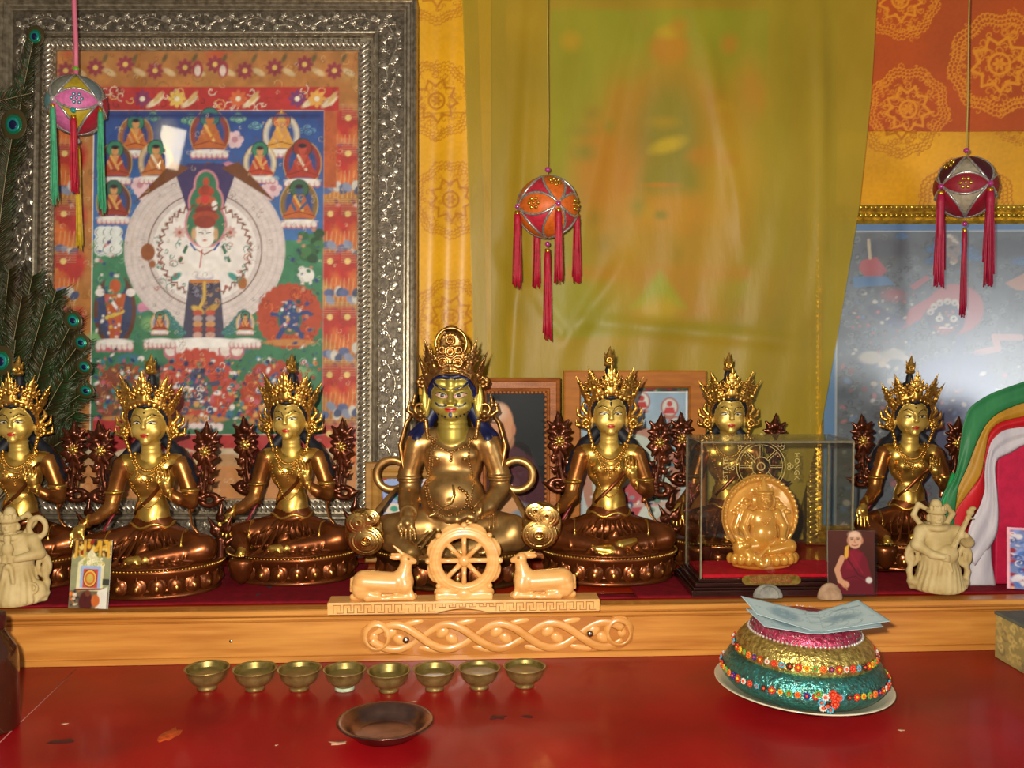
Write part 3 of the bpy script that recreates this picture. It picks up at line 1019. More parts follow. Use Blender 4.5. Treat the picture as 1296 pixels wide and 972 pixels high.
# the thangka print itself, drawn in photograph coordinates
c = Canvas(64, 60, 458, 636, 1.35, '#b9762a')
ROBE, GRN, BLU = '#c8501e', '#2c8c6c', '#2a4f92'
def lotus(c, cx, cy, w, h, col='#e8dcd4', rim='#c46a78'):
    for k in range(7):
        c.ell(cx + (k - 3) * w / 3.6, cy + .25 * h, w / 5.2, h * .62, rim, .9); c.ell(cx + (k - 3) * w / 3.6, cy + .15 * h, w / 6.8, h * .45, col, 1)
    c.ell(cx, cy - h * .35, w * .92, h * .35, '#f0ece6')
def deity(c, cx, cy, s, aura='#8a4a22', halo=GRN, robe=ROBE, skin='#d99a5a', robe2='#e8b040', hat=None):
    s *= 1.14
    c.ell(cx, cy + .05 * s, .50 * s, .60 * s, aura); c.arc(cx, cy + .05 * s, .50 * s, .60 * s, 1.3, '#c9a25a', a=.8)
    c.ell(cx, cy + .05 * s, .40 * s, .50 * s, BLU, .35)
    c.ell(cx, cy - .36 * s, .25 * s, .25 * s, halo); c.arc(cx, cy - .36 * s, .25 * s, .25 * s, 1, '#123f36')
    c.poly([(cx - .13 * s, cy - .2 * s), (cx + .13 * s, cy - .2 * s), (cx + .30 * s, cy + .2 * s), (cx + .46 * s, cy + .42 * s), (cx - .46 * s, cy + .42 * s), (cx - .30 * s, cy + .2 * s)], robe)
    c.poly([(cx - .08 * s, cy - .18 * s), (cx + .12 * s, cy - .18 * s), (cx + .02 * s, cy + .12 * s)], skin)
    c.line([(cx - .12 * s, cy - .16 * s), (cx + .1 * s, cy + .22 * s)], .07 * s, robe2, .9)
    c.line([(cx - .42 * s, cy + .36 * s), (cx, cy + .24 * s), (cx + .42 * s, cy + .36 * s)], 1.3, '#7a2412', .8)
    c.line([(cx + .2 * s, cy), (cx + .05 * s, cy + .16 * s)], .07 * s, skin); c.line([(cx - .2 * s, cy), (cx - .1 * s, cy + .2 * s)], .07 * s, skin)
    c.ell(cx, cy - .32 * s, .105 * s, .135 * s, skin); c.ell(cx, cy - .42 * s, .11 * s, .06 * s, '#2a2230')
    if hat: c.poly([(cx - .13 * s, cy - .34 * s), (cx, cy - .68 * s), (cx + .13 * s, cy - .34 * s)], hat)
    lotus(c, cx, cy + .56 * s, .48 * s, .16 * s)
def cloudlet(c, cx, cy, s, col, edge):
    for dx, dy, r in ((-.5, .1, .4), (0, -.15, .5), (.5, .1, .4), (.1, .25, .45)):
        c.ell(cx + dx * s, cy + dy * s, r * s, r * s * .8, edge); c.ell(cx + dx * s, cy + dy * s, r * s * .72, r * s * .55, col)
        c.arc(cx + dx * s, cy + dy * s, r * s * .4, r * s * .3, 1, edge, .5, 5)
def wrath(c, cx, cy, s, flame='#c23c1e', body='#2b4a86'):
    for k in range(26):
        t = 2 * PI * k / 26
        c.ell(cx + .5 * s * math.cos(t), cy + .5 * s * math.sin(t), .17 * s, .1 * s, flame, 1, rot=t + .5)
    c.ell(cx, cy, .52 * s, .52 * s, flame)
    c.swirls(cx - .5 * s, cy - .5 * s, cx + .5 * s, cy + .5 * s, 26, .12 * s, ['#e0702c', '#8f2514'], 1.0, .8)
    c.ell(cx, cy + .05 * s, .25 * s, .32 * s, '#3d6d5a', .8)
    c.ell(cx, cy - .18 * s, .13 * s, .14 * s, body); c.ell(cx, cy + .08 * s, .19 * s, .2 * s, body)
    c.line([(cx - .34 * s, cy - .04 * s), (cx, cy), (cx + .34 * s, cy - .08 * s)], .08 * s, body)
    c.line([(cx - .1 * s, cy + .2 * s), (cx - .22 * s, cy + .42 * s)], .1 * s, body); c.line([(cx + .1 * s, cy + .2 * s), (cx + .24 * s, cy + .4 * s)], .1 * s, body)
    c.speck(cx - .2 * s, cy - .3 * s, cx + .2 * s, cy + .3 * s, 26, .03 * s, ['#e8d8c0', '#d8a03a', '#c85a6a', '#f0f0f0', '#3a8a8a'])
    c.ell(cx, cy + .52 * s, .5 * s, .07 * s, '#c8843a')
# brocade mount
c.noise(.16, 16)
for k in range(120):
    x, y = c.r.uniform(64, 458), c.r.uniform(60, 636)
    c.ell(x, y, c.r.uniform(8, 22), c.r.uniform(5, 14), ['#d47a1c', '#c08a3c', '#c9541a', '#a8742c', '#cf8f36'][k % 5], .55, 3, rot=c.r.uniform(0, 3))
c.swirls(64, 60, 458, 636, 150, 11, ['#7d4a1c', '#e0b060', '#a85a1e'], 1.1, .5)
for k in range(7):
    y = 168 + k * 66 + c.r.uniform(-14, 14)
    for x, fl_ in ((86, 1), (424, -1), (446, -1)):
        c.ell(x + 6 * fl_, y - 16, 15, 24, '#c4241c', .85, 3, rot=.5 * fl_); c.ell(x - 8 * fl_, y + 4, 12, 20, '#d86a1e', .8, 3, rot=-.4)
        for q in range(5): c.line([(x - 12 + 5 * q, y + 30), (x - 10 + 6 * q, y - 4)], 1.2, '#e0b870', .6)
        c.flower(x - 6, y - 26, 13, '#b82a22', '#f0d070', 10, .95)
        for q in range(4): c.ell(x - 10 + 6 * q + c.r.uniform(-3, 3), y + 18 + c.r.uniform(-6, 8), 7, 5, ['#5a6a98', '#8a94b0', '#d0ccc0', '#4a587e'][q], .9, rot=.8 * q)
        c.flower(x + 4, y + 40, 9, '#8a2e50', '#d8a0a0', 3, .95)
        for q in range(9): c.line([(x - 14, y - 44 + 2.4 * q), (x + 10, y - 44 + 2.4 * q)], .7, '#c8a878', .6)
for x in range(80, 450, 38):
    c.flower(x, 82 + (x % 3) * 4, 11, '#c23a1e' if x % 2 else '#9a3040', '#e8c050', 8, .95); c.ell(x + 18, 92, 9, 4, '#d8b880', .8, rot=.5); c.ell(x + 12, 74, 7, 3, '#6e5a30', .7, rot=2)
for x in (248, 280): c.ell(x, 88, 7, 11, '#a83240'); c.ell(x, 90, 4, 7, '#e8d0c0')
# red brocade inner mount
c.rect(112, 111, 432, 560, '#b51d1e', .0)
c.rect(112, 111, 428, 141, '#bf2020'); c.swirls(116, 114, 424, 138, 34, 7, ['#e8b860', '#7e1420', '#e9dcc0'], 1.2, .8)
for x, cc in ((178, '#8a3060'), (222, '#e8c048'), (300, '#e06a2a'), (375, '#7b3470'), (400, '#e8a838')):
    c.flower(x, 126, 11, cc, '#f0e6c8', 8); c.ell(x + 16, 130, 12, 4, '#ead8b0', .9, rot=-.6); c.ell(x + 20, 124, 9, 3, '#d8b068', .9, rot=-.9)
c.rect(408, 141, 426, 240, '#c05a20', .5)
c.rect(100, 549, 410, 578, '#b01e24'); c.swirls(102, 552, 408, 576, 24, 7, ['#d8b890', '#7e1420'], 1.3, .7)
for k in range(6): c.ell(110 + k * 60, 580, 26, 12, '#cdb896', .9); c.ell(110 + k * 60, 584, 20, 9, '#b98a58', .9)
c.rect(72, 590, 455, 636, '#c8823c', .6); c.swirls(72, 588, 452, 632, 40, 9, ['#a8582a', '#d8a868'], 1.3, .6)
for x in (330, 250, 400): c.flower(x, 585, 14, '#c4483c', '#e0b878', 9, .8)
# the painting
def PX(x): return x
c.rect(116, 141, 409, 551, '#e6e0d4')
c.vgrad(118, 143, 407, 310, '#1d4a98', '#3d78b8')
c.vgrad(118, 308, 407, 549, '#3a8a62', '#2f7350')
c.noise(.10, 12)
for k in range(34):
    c.ell(c.r.uniform(120, 405), c.r.uniform(320, 545), c.r.uniform(8, 22), c.r.uniform(4, 10), ['#4aa060', '#2a6a4a', '#3a7a9a', '#7ab070', '#28585a'][k % 5], .7, 2)
c.swirls(120, 320, 405, 548, 60, 6, ['#1e4a40', '#9ac8a0', '#2a5a8a'], 1, .5)
for cx, cy, s, a, e in ((240, 152, 15, '#8cc8a8', '#2c6f6a'), (192, 148, 12, '#7fc4a0', '#2a6a70'), (300, 150, 12, '#a8d4c0', '#3b8a80'), (322, 160, 11, '#7ab8c8', '#2b5f90'), (388, 165, 14, '#5f9ac8', '#245090'),
                        (166, 240, 15, '#6aa0d0', '#2a5a98'), (270, 215, 13, '#5a94c8', '#2a5a98'), (340, 226, 16, '#6aa8cc', '#2a5a98'), (150, 225, 12, '#80b0c8', '#28558c'), (390, 225, 14, '#78b090', '#2f7060'), (384, 240, 10, '#a0c8b0', '#2f7060')):
    cloudlet(c, cx, cy, s, a, e)
for cx, cy in ((296, 178), (186, 250), (338, 245), (345, 240), (180, 243), (176, 236)):
    for k in range(6): c.ell(cx + 7 * math.cos(k), cy + 7 * math.sin(k), 4.5, 4.5, '#e8c4cc'); 
    c.ell(cx, cy, 4, 4, '#c88a98')
for cx, cy in ((288, 212), (188, 388), (325, 390)):
    for k in range(7): c.ell(cx + (k - 3) * 3, cy - abs(k - 3) * -1, 4, 6, '#d888a8', .95)
c.ell(208, 173, 12, 20, '#e8d890', .3, 8)
deity(c, 170, 172, 38, '#a8683a', GRN, '#d0702a'); deity(c, 144, 206, 38, '#7a4a32', GRN, '#b8401e'); deity(c, 196, 205, 38, '#d0b890', GRN, '#c8742c', robe2='#f0e0c0')
deity(c, 264, 168, 44, '#9a3a2c', '#2a7f7a', '#c4641c', '#c8701e'); deity(c, 355, 170, 40, '#d8d0c0', '#d86a2a', '#e0a024', hat='#e8b428'); deity(c, 328, 206, 36, '#e0d0b0', GRN, '#c8401e')
deity(c, 382, 206, 42, '#a02c22', '#a02c22', '#b83424', '#c84a30', '#e8d0b0'); deity(c, 143, 256, 38, '#6a3a30', '#2a6a5a', '#a03420'); deity(c, 378, 258, 42, '#8a6a2e', '#3a6a4a', '#c8641e', '#3c5f8a')
# mountains, snow lion, tree, elephant
for k in range(9): c.ell(128 + (k % 3) * 9, 296 + (k // 3) * 11, 9, 8, '#e6ece8'); c.arc(128 + (k % 3) * 9, 296 + (k // 3) * 11, 7, 6, 1, '#7a9a98', 0, 4)
for k in range(14): c.ell(390 + c.r.uniform(-10, 14), 315 + c.r.uniform(-20, 24), 7, 6, ['#2f6a42', '#3f7f4a', '#255538'][k % 3])
c.ell(388, 350, 10, 9, '#e8e6de'); c.ell(382, 345, 5, 6, '#e8e6de'); c.rect(381, 354, 385, 362, '#e0ded4'); c.rect(391, 354, 395, 362, '#e0ded4')
# great disc of a thousand arms
DX, DY, DR = 259, 318, 102
c.poly([(217, 240), (262, 206), (318, 240), (300, 300), (220, 300)], '#8a4a20')
c.poly([(222, 236), (262, 212), (310, 238), (296, 290), (226, 290)], '#5a3668', .5)
c.ell(DX, DY, DR, DR, '#ddd0cc')
for rr in np.linspace(66, 100, 6): c.arc(DX, DY, rr, rr, .8, '#c9b8b4', a=.8)
for k in range(120):
    t = 2 * PI * k / 120
    c.line([(DX + 64 * math.cos(t), DY + 64 * math.sin(t)), (DX + 101 * math.cos(t), DY + 101 * math.sin(t))], .6, '#cdbdb8', .6)
c.ell(DX, DY, 66, 66, '#efe9e4'); c.arc(DX, DY, 72, 72, 1.4, '#6a4a40', a=.8)
for k in range(44):
    t = 2 * PI * k / 44
    c.ell(DX + 59 * math.cos(t), DY + 59 * math.sin(t), 2.6, 1.4, '#7a3424', .95, rot=t + .8)
for sx in (-1, 1):
    c.poly([(DX + sx * 22, DY - 110), (DX + sx * 38, DY - 96), (DX + sx * 16, DY - 30), (DX, DY - 40), (DX, DY - 110)], '#44386e', .85)
c.poly([(DX - 20, DY + 40), (DX + 20, DY + 40), (DX + 26, DY + 112), (DX - 28, DY + 112)], '#4a4a66', .95)
c.ell(DX - 72, DY + 3, 9, 11, '#9a5424'); c.ell(DX - 66, DY + 18, 4, 5, '#a86434'); c.ell(DX + 48, DY + 42, 6, 8, '#b06a2c')
# central standing figure
for k, (yy, rx, ry) in enumerate(((-32, 27, 30), (-60, 23, 26), (-82, 16, 20))):
    c.ell(DX + 1, DY + yy, rx, ry, '#d88a96'); 
for k, (yy, rx, ry) in enumerate(((-32, 24, 27), (-60, 20, 23), (-82, 13, 17))):
    c.ell(DX + 1, DY + yy, rx, ry, '#2f7f5a')
for yy, rx, ry, col in ((-86, 4, 6, '#c24a28'), (-74, 10, 7, '#c23a22'), (-62, 13, 7, '#c85a30'), (-50, 14, 6, '#8a2a24'), (-42, 17, 7, '#b04428')): c.ell(DX + 1, DY + yy, rx, ry, col)
c.ell(DX + 12, DY - 56, 4, 6, '#f0ece4'); c.ell(DX, DY - 76, 5, 6, '#a83a22'); c.ell(DX, DY - 64, 5, 5, '#d8302a')
c.ell(DX, DY - 20, 13, 17, '#f4efe8'); c.ell(DX, DY - 35, 14, 8, '#9a3a28'); c.ell(DX - 14, DY - 20, 3, 8, '#d8a878'); c.ell(DX + 14, DY - 20, 3, 8, '#d8a878')
c.line([(DX - 7, DY - 22), (DX - 2, DY - 21)], 1.2, '#3a2a2a'); c.line([(DX + 2, DY - 21), (DX + 7, DY - 22)], 1.2, '#3a2a2a'); c.ell(DX, DY - 12, 2.5, 1.2, '#c83a3a')
c.poly([(DX - 22, DY - 3), (DX + 22, DY - 3), (DX + 26, DY + 12), (DX + 14, DY + 34), (DX - 14, DY + 34), (DX - 26, DY + 12)], '#f4f0ea')
for sx in (-1, 1):
    c.line([(DX + sx * 22, DY), (DX + sx * 30, DY + 18), (DX + sx * 8, DY + 30)], 7, '#efe9e2'); c.line([(DX + sx * 23, DY - 4), (DX + sx * 31, DY + 14)], 4, '#2f6a4c')
    c.line([(DX + sx * 24, DY + 10), (DX + sx * 44, DY - 8), (DX + sx * 40, DY - 20)], 5, '#efe9e2'); c.line([(DX + sx * 20, DY + 20), (DX + sx * 40, DY + 34)], 6, '#efe9e2')
    c.line([(DX + sx * 12, DY), (DX + sx * 18, DY - 8)], 2.5, '#2c58a8'); c.ell(DX + sx * 36, DY + 34, 8, 4, '#3a9a90', .8, rot=sx * .6); c.flower(DX + sx * 32, DY - 22, 8, '#d8b0a8', '#b84a3a')
c.line([(DX - 10, DY), (DX, DY + 6), (DX + 10, DY)], 1.5, '#9a4a20'); c.line([(DX - 3, DY), (DX - 6, DY + 22)], 1.5, '#c8302a')
c.ell(DX, DY + 34, 12, 6, '#c8c0d0'); c.ell(DX, DY + 32, 10, 4, '#f4f0ea')
c.poly([(DX - 19, DY + 38), (DX + 19, DY + 38), (DX + 20, DY + 70), (DX + 12, DY + 108), (DX - 12, DY + 108), (DX - 20, DY + 70)], '#4c4a5e')
c.swirls(DX - 18, DY + 40, DX + 18, DY + 70, 20, 4, ['#8a8aa0', '#b88a5a', '#2c2a48'], 1.2, .8)
c.line([(DX - 17, DY + 40), (DX + 17, DY + 40)], 4, '#c87a2a'); c.line([(DX, DY + 42), (DX, DY + 62), (DX - 8, DY + 78)], 4, '#d8b040'); c.ell(DX - 8, DY + 76, 9, 4, '#d8b040', 1, rot=.5); c.ell(DX + 10, DY + 74, 9, 4, '#c89a3a', 1, rot=-.5)
for sx in (-1, 1):
    for k in range(5): c.ell(DX + sx * 8, DY + 80 + k * 7, 6, 4, ['#c8503a', '#b8a0a0', '#d89a5a', '#b84a3a', '#cfa090'][k])
    c.ell(DX + sx * 10, DY + 116, 8, 3, '#c86a50', rot=sx * .5)
for sx in (-1, 1):
    for k in range(5): cloudlet(c, DX + sx * (30 + 5 * k), DY + 104 - 6 * k, 9, '#5aa89a', '#2a6a70')
c.poly([(DX - 90, DY - 60), (DX - 42, DY - 112), (DX - 20, DY - 104), (DX - 38, DY - 92)], '#7a4420', .9); c.poly([(DX + 90, DY - 60), (DX + 42, DY - 112), (DX + 20, DY - 104), (DX + 38, DY - 92)], '#7a4420', .9)
for k in range(72):
    t = 2 * PI * k / 72
    if abs(t - PI / 2) > .35: c.line([(DX + (54 + 5 * (k % 2)) * math.cos(t), DY + (54 + 5 * (k % 2)) * math.sin(t)), (DX + (59 - 5 * (k % 2)) * math.cos(t + .09), DY + (59 - 5 * (k % 2)) * math.sin(t + .09))], 1.6, '#8a3f24', .95)
c.swirls(DX - 60, DY - 20, DX - 26, DY + 50, 16, 5, ['#b84a30', '#3a8a7a'], 1.1, .8); c.swirls(DX + 26, DY - 20, DX + 60, DY + 50, 16, 5, ['#b84a30', '#3a8a7a'], 1.1, .8)
lotus(c, DX, DY + 124, 50, 17); c.ell(DX, DY + 117, 44, 6, '#f2eee8')
# lower register
for sx in (-56, 52):
    lotus(c, DX + sx, DY + 118, 20, 9); deity(c, DX + sx, DY + 92, 20, '#d8c0a0', '#3a8a70', '#b84a20')
c.ell(146, 395, 27, 46, '#6a4030'); c.ell(146, 395, 22, 40, '#3a4a70', .7)
c.ell(146, 362, 13, 14, '#2c8c6c'); c.ell(146, 364, 7, 9, '#c8581e'); c.poly([(132, 374), (160, 374), (156, 396), (152, 432), (140, 432), (136, 396)], '#c0581e'); c.line([(136, 404), (156, 396)], 5, '#d8b840'); c.line([(140, 380), (150, 394)], 4, '#eeeeee'); c.speck(136, 376, 156, 425, 24, 2, ['#d8b040', '#f0e0d0', '#5a5a8a', '#c83a2a'])
lotus(c, 146, 438, 24, 11)
for x in (127, 166): c.ell(x, 372, 6, 5, '#efe6e0')
wrath(c, 367, 402, 64, '#bb4420'); wrath(c, 251, 492, 76, '#c4402a', '#4a4a6a'); wrath(c, 348, 500, 66, '#b23a1e', '#3a5a86'); wrath(c, 160, 500, 60, '#8a4a36', '#5a4a40')
c.speck(122, 300, 150, 460, 50, 2.6, ['#e8e0d8', '#2a4a8a', '#2f7a5a', '#c85a6a', '#1e4a58'], .8); c.speck(368, 280, 405, 460, 45, 2.6, ['#e8e0d8', '#2a4a8a', '#2f7a5a', '#c88a6a', '#1e4a58'], .8)
c.speck(122, 455, 405, 546, 420, 3, ['#e8e0d8', '#2a4a8a', '#d8a050', '#2f7a5a', '#c85a6a', '#b8482a', '#3a8a9a', '#1e3058'], .85)
c.swirls(122, 455, 405, 546, 70, 5, ['#f0e8e0', '#20405a', '#c88a4a'], 1.1, .7)
c.rect(120, 533, 200, 548, '#b8242a', .8); c.line([(150, 540), (190, 528)], 2, '#e0b070')
for k in range(9): c.ell(215 + 8 * k, 540, 5, 4, '#e8d4d4', .8)
c.rect(118, 143, 407, 152, '#0e2f78', .25)
c.swirls(66, 62, 456, 634, 500, 4, ['#3a2418', '#e8d0a0', '#7a2a20'], .8, .35)
c.noise(.10, 5)
c.fade(.12, '#a08a78', .03)
x0, zt = LF.loc(64, 60)[0], LF.loc(200, 60)[1]
x1, zb = LF.loc(458, 350)[0], LF.loc(200, 636)[1]
x0 = LF.loc(64, 350)[0]
inst('thangka_print', c.mesh('thangka_print', lambda u, v: (x0 + (x1 - x0) * u, 0 * u - .001, zt + (zb - zt) * v), A_print), fr)
MB().box(((x0 + x1) / 2, .006, (zt + zb) / 2), (x1 - x0 + .03, .010, zt - zb + .03)).obj('backing_board', mat('brown_card', '#5a4632', .8, noise=.2), fr, smooth=False)
gb = MB().box(((x0 + x1) / 2, -.0045, (zt + zb) / 2), (x1 - x0 + .004, .002, zt - zb + .004)).obj('glass_pane', glass_mat('picture_glass', refl=.45, rough=.03), fr, smooth=False)

# ---------------------------------------------------------------- blue wrathful painting in a gold frame at the right
LB = Leaning(1180, 2.185, math.radians(2.0))
bf = LB.root('gold_framed_painting', 'large blue wrathful deity painting in a narrow gold frame at the right', 'framed picture')
X0, X1 = LB.loc(1018, 600)[0], LB.loc(1420, 400)[0]
ZT = LB.loc(1190, 261)[1]
FW = LB.loc(1190, 261)[1] - LB.loc(1190, 284)[1]
M_goldf = mat('embossed_gold_foil', '#e2bc4c', .26, .7, color2='#a8842c', nscale=70, bump=.5, bscale=70)
prof = [(0, -.008), (0, .018), (.15, .022), (.3, .016), (.38, .012), (.5, .016), (.62, .018), (.75, .012), (.85, .016), (1, .008), (1, -.004)]
for i, (v, f) in enumerate(frame_side((X0, 0, X1, ZT), prof, (FW,) * 4)):
    MB().add(v, f).obj(names[i], M_goldf, bf, smooth=False)
# little raised squares stamped along the gold frame
b = MB()
for k in range(int((X1 - X0) / .012)):
    for t_ in (.12, .56):
        b.ball((X0 + (k + .5) * .012, -.019, ZT - FW * t_), (.0055, .004, FW * .13), 0, 6, 4)
for k in range(int(ZT / .012)):
    b.ball((X0 + FW * .3, -.019, (k + .5) * .012), (FW * .3, .004, .0055), 0, 6, 4)
tag(b.obj('stamped_relief', M_goldf, bf), kind='stuff')
c = Canvas(1040, 280, 1420, 740, 1.5, '#5a6670')
c.noise(.2, 14)
for k in range(90):
    c.ell(c.r.uniform(1060, 1410), c.r.uniform(300, 730), c.r.uniform(6, 24), c.r.uniform(4, 14), ['#3f4850', '#566069', '#3a4a58', '#4d5550'][k % 4], .8, 3, rot=c.r.uniform(0, 3))
c.swirls(1060, 300, 1415, 735, 1300, 5, ['#15191d', '#131c28', '#22302c', '#6f7f80', '#83908f', '#1a2622'], 1.2, .9)
for cx, cy, s in ((1186, 318, 18), (1210, 316, 16), (1225, 322, 15), (1180, 335, 12), (1232, 330, 12), (1290, 335, 14), (1140, 300, 10)): cloudlet(c, cx, cy, s, '#4a86b8', '#2a5c90')
c.ell(1120, 318, 32, 14, '#3a4250', .9, 4); c.ell(1270, 318, 40, 16, '#3a4250', .8, 4)
c.ell(1205, 318, 9, 20, '#8a7a74'); c.speck(1196, 300, 1214, 340, 26, 2.4, ['#d8d0c0', '#3a3a4a', '#b08a6a', '#3a5a6a'])
c.poly([(1088, 336), (1108, 330), (1122, 350), (1110, 362), (1092, 358)], '#b84a52'); c.ell(1100, 345, 14, 12, '#c04a50'); c.poly([(1078, 358), (1120, 358), (1132, 370), (1080, 374)], '#3f7fb4'); c.line([(1098, 306), (1100, 332)], 4, '#d8c8a8')
c.poly([(1150, 372), (1172, 356), (1176, 362), (1156, 378)], '#a8484c'); c.ell(1130, 385, 16, 10, '#a04a50', .7, 3); c.poly([(1270, 368), (1310, 345), (1310, 378), (1285, 378)], '#c08a70')
# wrathful head with flaming aura
c.ell(1208, 405, 36, 36, '#b85a5e', 1, 2); c.poly([(1180, 385), (1150, 405), (1140, 435), (1165, 420)], '#b86064')
c.ell(1196, 420, 24, 26, '#36405e', 1, 1.5); c.ell(1196, 428, 18, 18, '#474a62')
for k in range(7):
    t = PI + .25 + k * .44
    c.ell(1198 + 22 * math.cos(t), 414 + 20 * math.sin(t), 4.4, 4.8, '#cfc8bc'); c.ell(1198 + 22 * math.cos(t), 415 + 20 * math.sin(t), 1.6, 1.6, '#5a4a4a')
for x in (1188, 1206): c.ell(x, 419, 5, 4.5, '#e0dcd0'); c.ell(x, 419, 2, 2, '#203050')
c.ell(1196, 434, 11, 5, '#a84a52'); c.line([(1188, 432), (1204, 432)], 2, '#e8e0d8'); c.speck(1180, 408, 1212, 442, 30, 2, ['#c87a5a', '#9a4a4a', '#d8c8b0', '#2a2a44'])
c.line([(1236, 468), (1262, 462), (1258, 445), (1290, 446)], 9, '#c08a80'); c.line([(1150, 480), (1130, 466), (1120, 478)], 9, '#b8a898'); c.ell(1102, 475, 16, 9, '#b8b0a0', 1, 2); c.ell(1130, 470, 14, 7, '#a8a090', 1, 2)
c.ell(1110, 410, 16, 9, '#2a3350', 1, 2, rot=.6); c.ell(1130, 422, 17, 9, '#2f3a66', 1, 2, rot=.4)
c.ell(1205, 530, 60, 60, '#3f5488', .9, 6); c.line([(1215, 450), (1200, 560), (1180, 640)], 12, '#3a4a78'); c.ell(1230, 480, 24, 12, '#3a4a80', .8, 4)
c.speck(1065, 480, 1410, 730, 260, 4, ['#b86a6a', '#3a4a70', '#c8b8a0', '#6a8ab0', '#8a4a4a', '#d8d0c8'], .7)
c.speck(1075, 380, 1160, 480, 60, 2, ['#c85a5a', '#d8d0c0', '#4a7ab0', '#2a3350'], .8)
c.rect(1040, 280, 1058, 740, '#4a8ac0'); c.rect(1040, 280, 1420, 294, '#3f7fbc'); c.line([(1058, 294), (1420, 292)], 1.6, '#d8d8d0'); c.line([(1058, 294), (1057, 740)], 1.6, '#d8d8d0')
a0, a1 = LB.loc(1040, 540)[0], LB.loc(1420, 540)[0]
at, ab = LB.loc(1190, 281)[1], .004
inst('painting_print', c.mesh('painting_print', lambda u, v: (a0 + (a1 - a0) * u, 0 * u - .002, at + (ab - at) * v), attr_mat('satin_poster', .5, .3, coat=.1)), bf)
MB().box(((X0 + X1) / 2, .006, ZT / 2), (X1 - X0 - .01, .012, ZT - .01)).obj('backing_board', MATS['brown_card'], bf, smooth=False)
MB().box(((X0 + X1) / 2, -.005, ZT / 2), (X1 - X0 - FW, .0015, ZT - FW)).obj('glass_pane', glass_mat('painted_haze_picture_glass', refl=2.0, rough=.26, haze=.05, haze_col=(.62, .70, .80)), bf, smooth=False)  # bluish diffuse share put into the pane imitates a washed-out reflection

# ---------------------------------------------------------------- small framed pictures between the statues
def small_frame(name, label, box, Y, tilt, fwpx, wood, prof, inner_fn, zig=None, rz=0.0):
    x0p, y0p, x1p, y1p = box
    Lf = Leaning((x0p + x1p) / 2, Y, tilt, rz)
    r = Lf.root(name, label, 'framed picture')
    xa, xb = Lf.loc(x0p, y0p)[0], Lf.loc(x1p, y0p)[0]
    zt_ = Lf.loc((x0p + x1p) / 2, y0p)[1]
    fw = fwpx * MPP(Y)
    for i, (v, f) in enumerate(frame_side((xa, 0, xb, zt_), prof, (fw,) * 4)):
        MB().add(v, f).obj(names[i], wood, r, smooth=False)
    c_ = inner_fn()
    inst('picture_print', c_.mesh('picture_print', lambda u, v: (xa + fw * .9 + (xb - xa - 1.8 * fw) * u, 0 * u, zt_ - fw * .9 + (1.8 * fw - zt_) * v), A_gloss), r)
    MB().box(((xa + xb) / 2, .006, zt_ / 2), (xb - xa - .006, .01, zt_ - .006)).obj('backing_board', MATS['brown_card'], r, smooth=False)
    MB().box(((xa + xb) / 2, -.003, zt_ / 2), (xb - xa - fw * 1.9, .001, zt_ - fw * 1.9)).obj('glass_pane', glass_mat('clear_glass', refl=.4), r, smooth=False)
    return r, Lf, (xa, 0, xb, zt_), fw
def monk_print():
    c = Canvas(606, 492, 692, 705, 1.4, '#1b1d20')
    c.ell(650, 500, 60, 40, '#2a2c30', .6, 20)
    c.poly([(606, 600), (615, 575), (640, 562), (672, 585), (688, 625), (692, 705), (606, 705)], '#4a2630', 1, 2)
    c.poly([(606, 650), (640, 640), (680, 655), (692, 705), (606, 705)], '#7d8a98', .9, 4)
    c.poly([(612, 590), (640, 572), (650, 640), (622, 660)], '#5a2030', 1, 3)
    c.ell(634, 560, 12, 14, '#a87858', 1, 1.5)
    c.ell(628, 540, 17, 30, '#c8906a', 1, 1.2); c.ell(620, 522, 16, 13, '#d9b8a0', .8, 4); c.ell(645, 546, 3, 8, '#b87a58')
    c.line([(616, 536), (626, 536)], 2, '#5a3a2c'); c.ell(620, 556, 5, 2, '#a85048'); c.line([(624, 540), (627, 550)], 1.5, '#8a5a40')
    c.poly([(615, 640), (640, 625), (660, 650), (630, 668)], '#c89468', .8, 2)
    return c
WM = wood_mat('carved_brown_wood', '#a8622a', '#8a4c1e', .6, .03, stretch=(6, 6, 30))
r, Lf, qd, fw = small_frame('carved_wood_portrait', 'dark monk portrait in a carved brown fretwork wooden frame', (598, 478, 709, 716), 2.03, math.radians(1.0), 18, WM,
    [(0, -.008), (0, .010), (.12, .016), (.25, .012), (.30, .009), (.72, .009), (.78, .013), (.92, .010), (1, .004)], monk_print)
# raised key-fret bars on that frame, and the saw-tooth inner border
b = MB()
def fret(b, a, bb, w):
    a, bb = Vector(a), Vector(bb)
    n = int((bb - a).length / .013)
    d = (bb - a) / n
    nn = Vector((-d.z, 0, d.x)).normalized()
    for k in range(n):
        p = a + d * (k + .5)
        L_ = d.length
        ex = lambda s: (max(.0012, abs(d.normalized().x) * s[0] + abs(nn.x) * s[1]), .003, max(.0012, abs(d.normalized().z) * s[0] + abs(nn.z) * s[1]))
        b.box(p + nn * w * .3 + Vector((0, -.010, 0)), ex((L_ * .8, .0012)))
        b.box(p - nn * w * .3 + d * .5 + Vector((0, -.010, 0)), ex((L_ * .8, .0012)))
        b.box(p + d * .25 + Vector((0, -.010, 0)), ex((.0012, w * .7)))
        b.box(p - d * .3 + Vector((0, -.010, 0)), ex((.0012, w * .5)))
h = fw * .5
fret(b, (qd[0] + h, 0, qd[3] - h), (qd[2] - h, 0, qd[3] - h), fw * .5)
fret(b, (qd[2] - h, 0, qd[3] - h), (qd[2] - h, 0, h), fw * .5)
b.obj('fretwork', wood_mat('fret_wood', '#b87236', '#99581f', .6, .03, stretch=(6, 6, 30)), r, smooth=False)
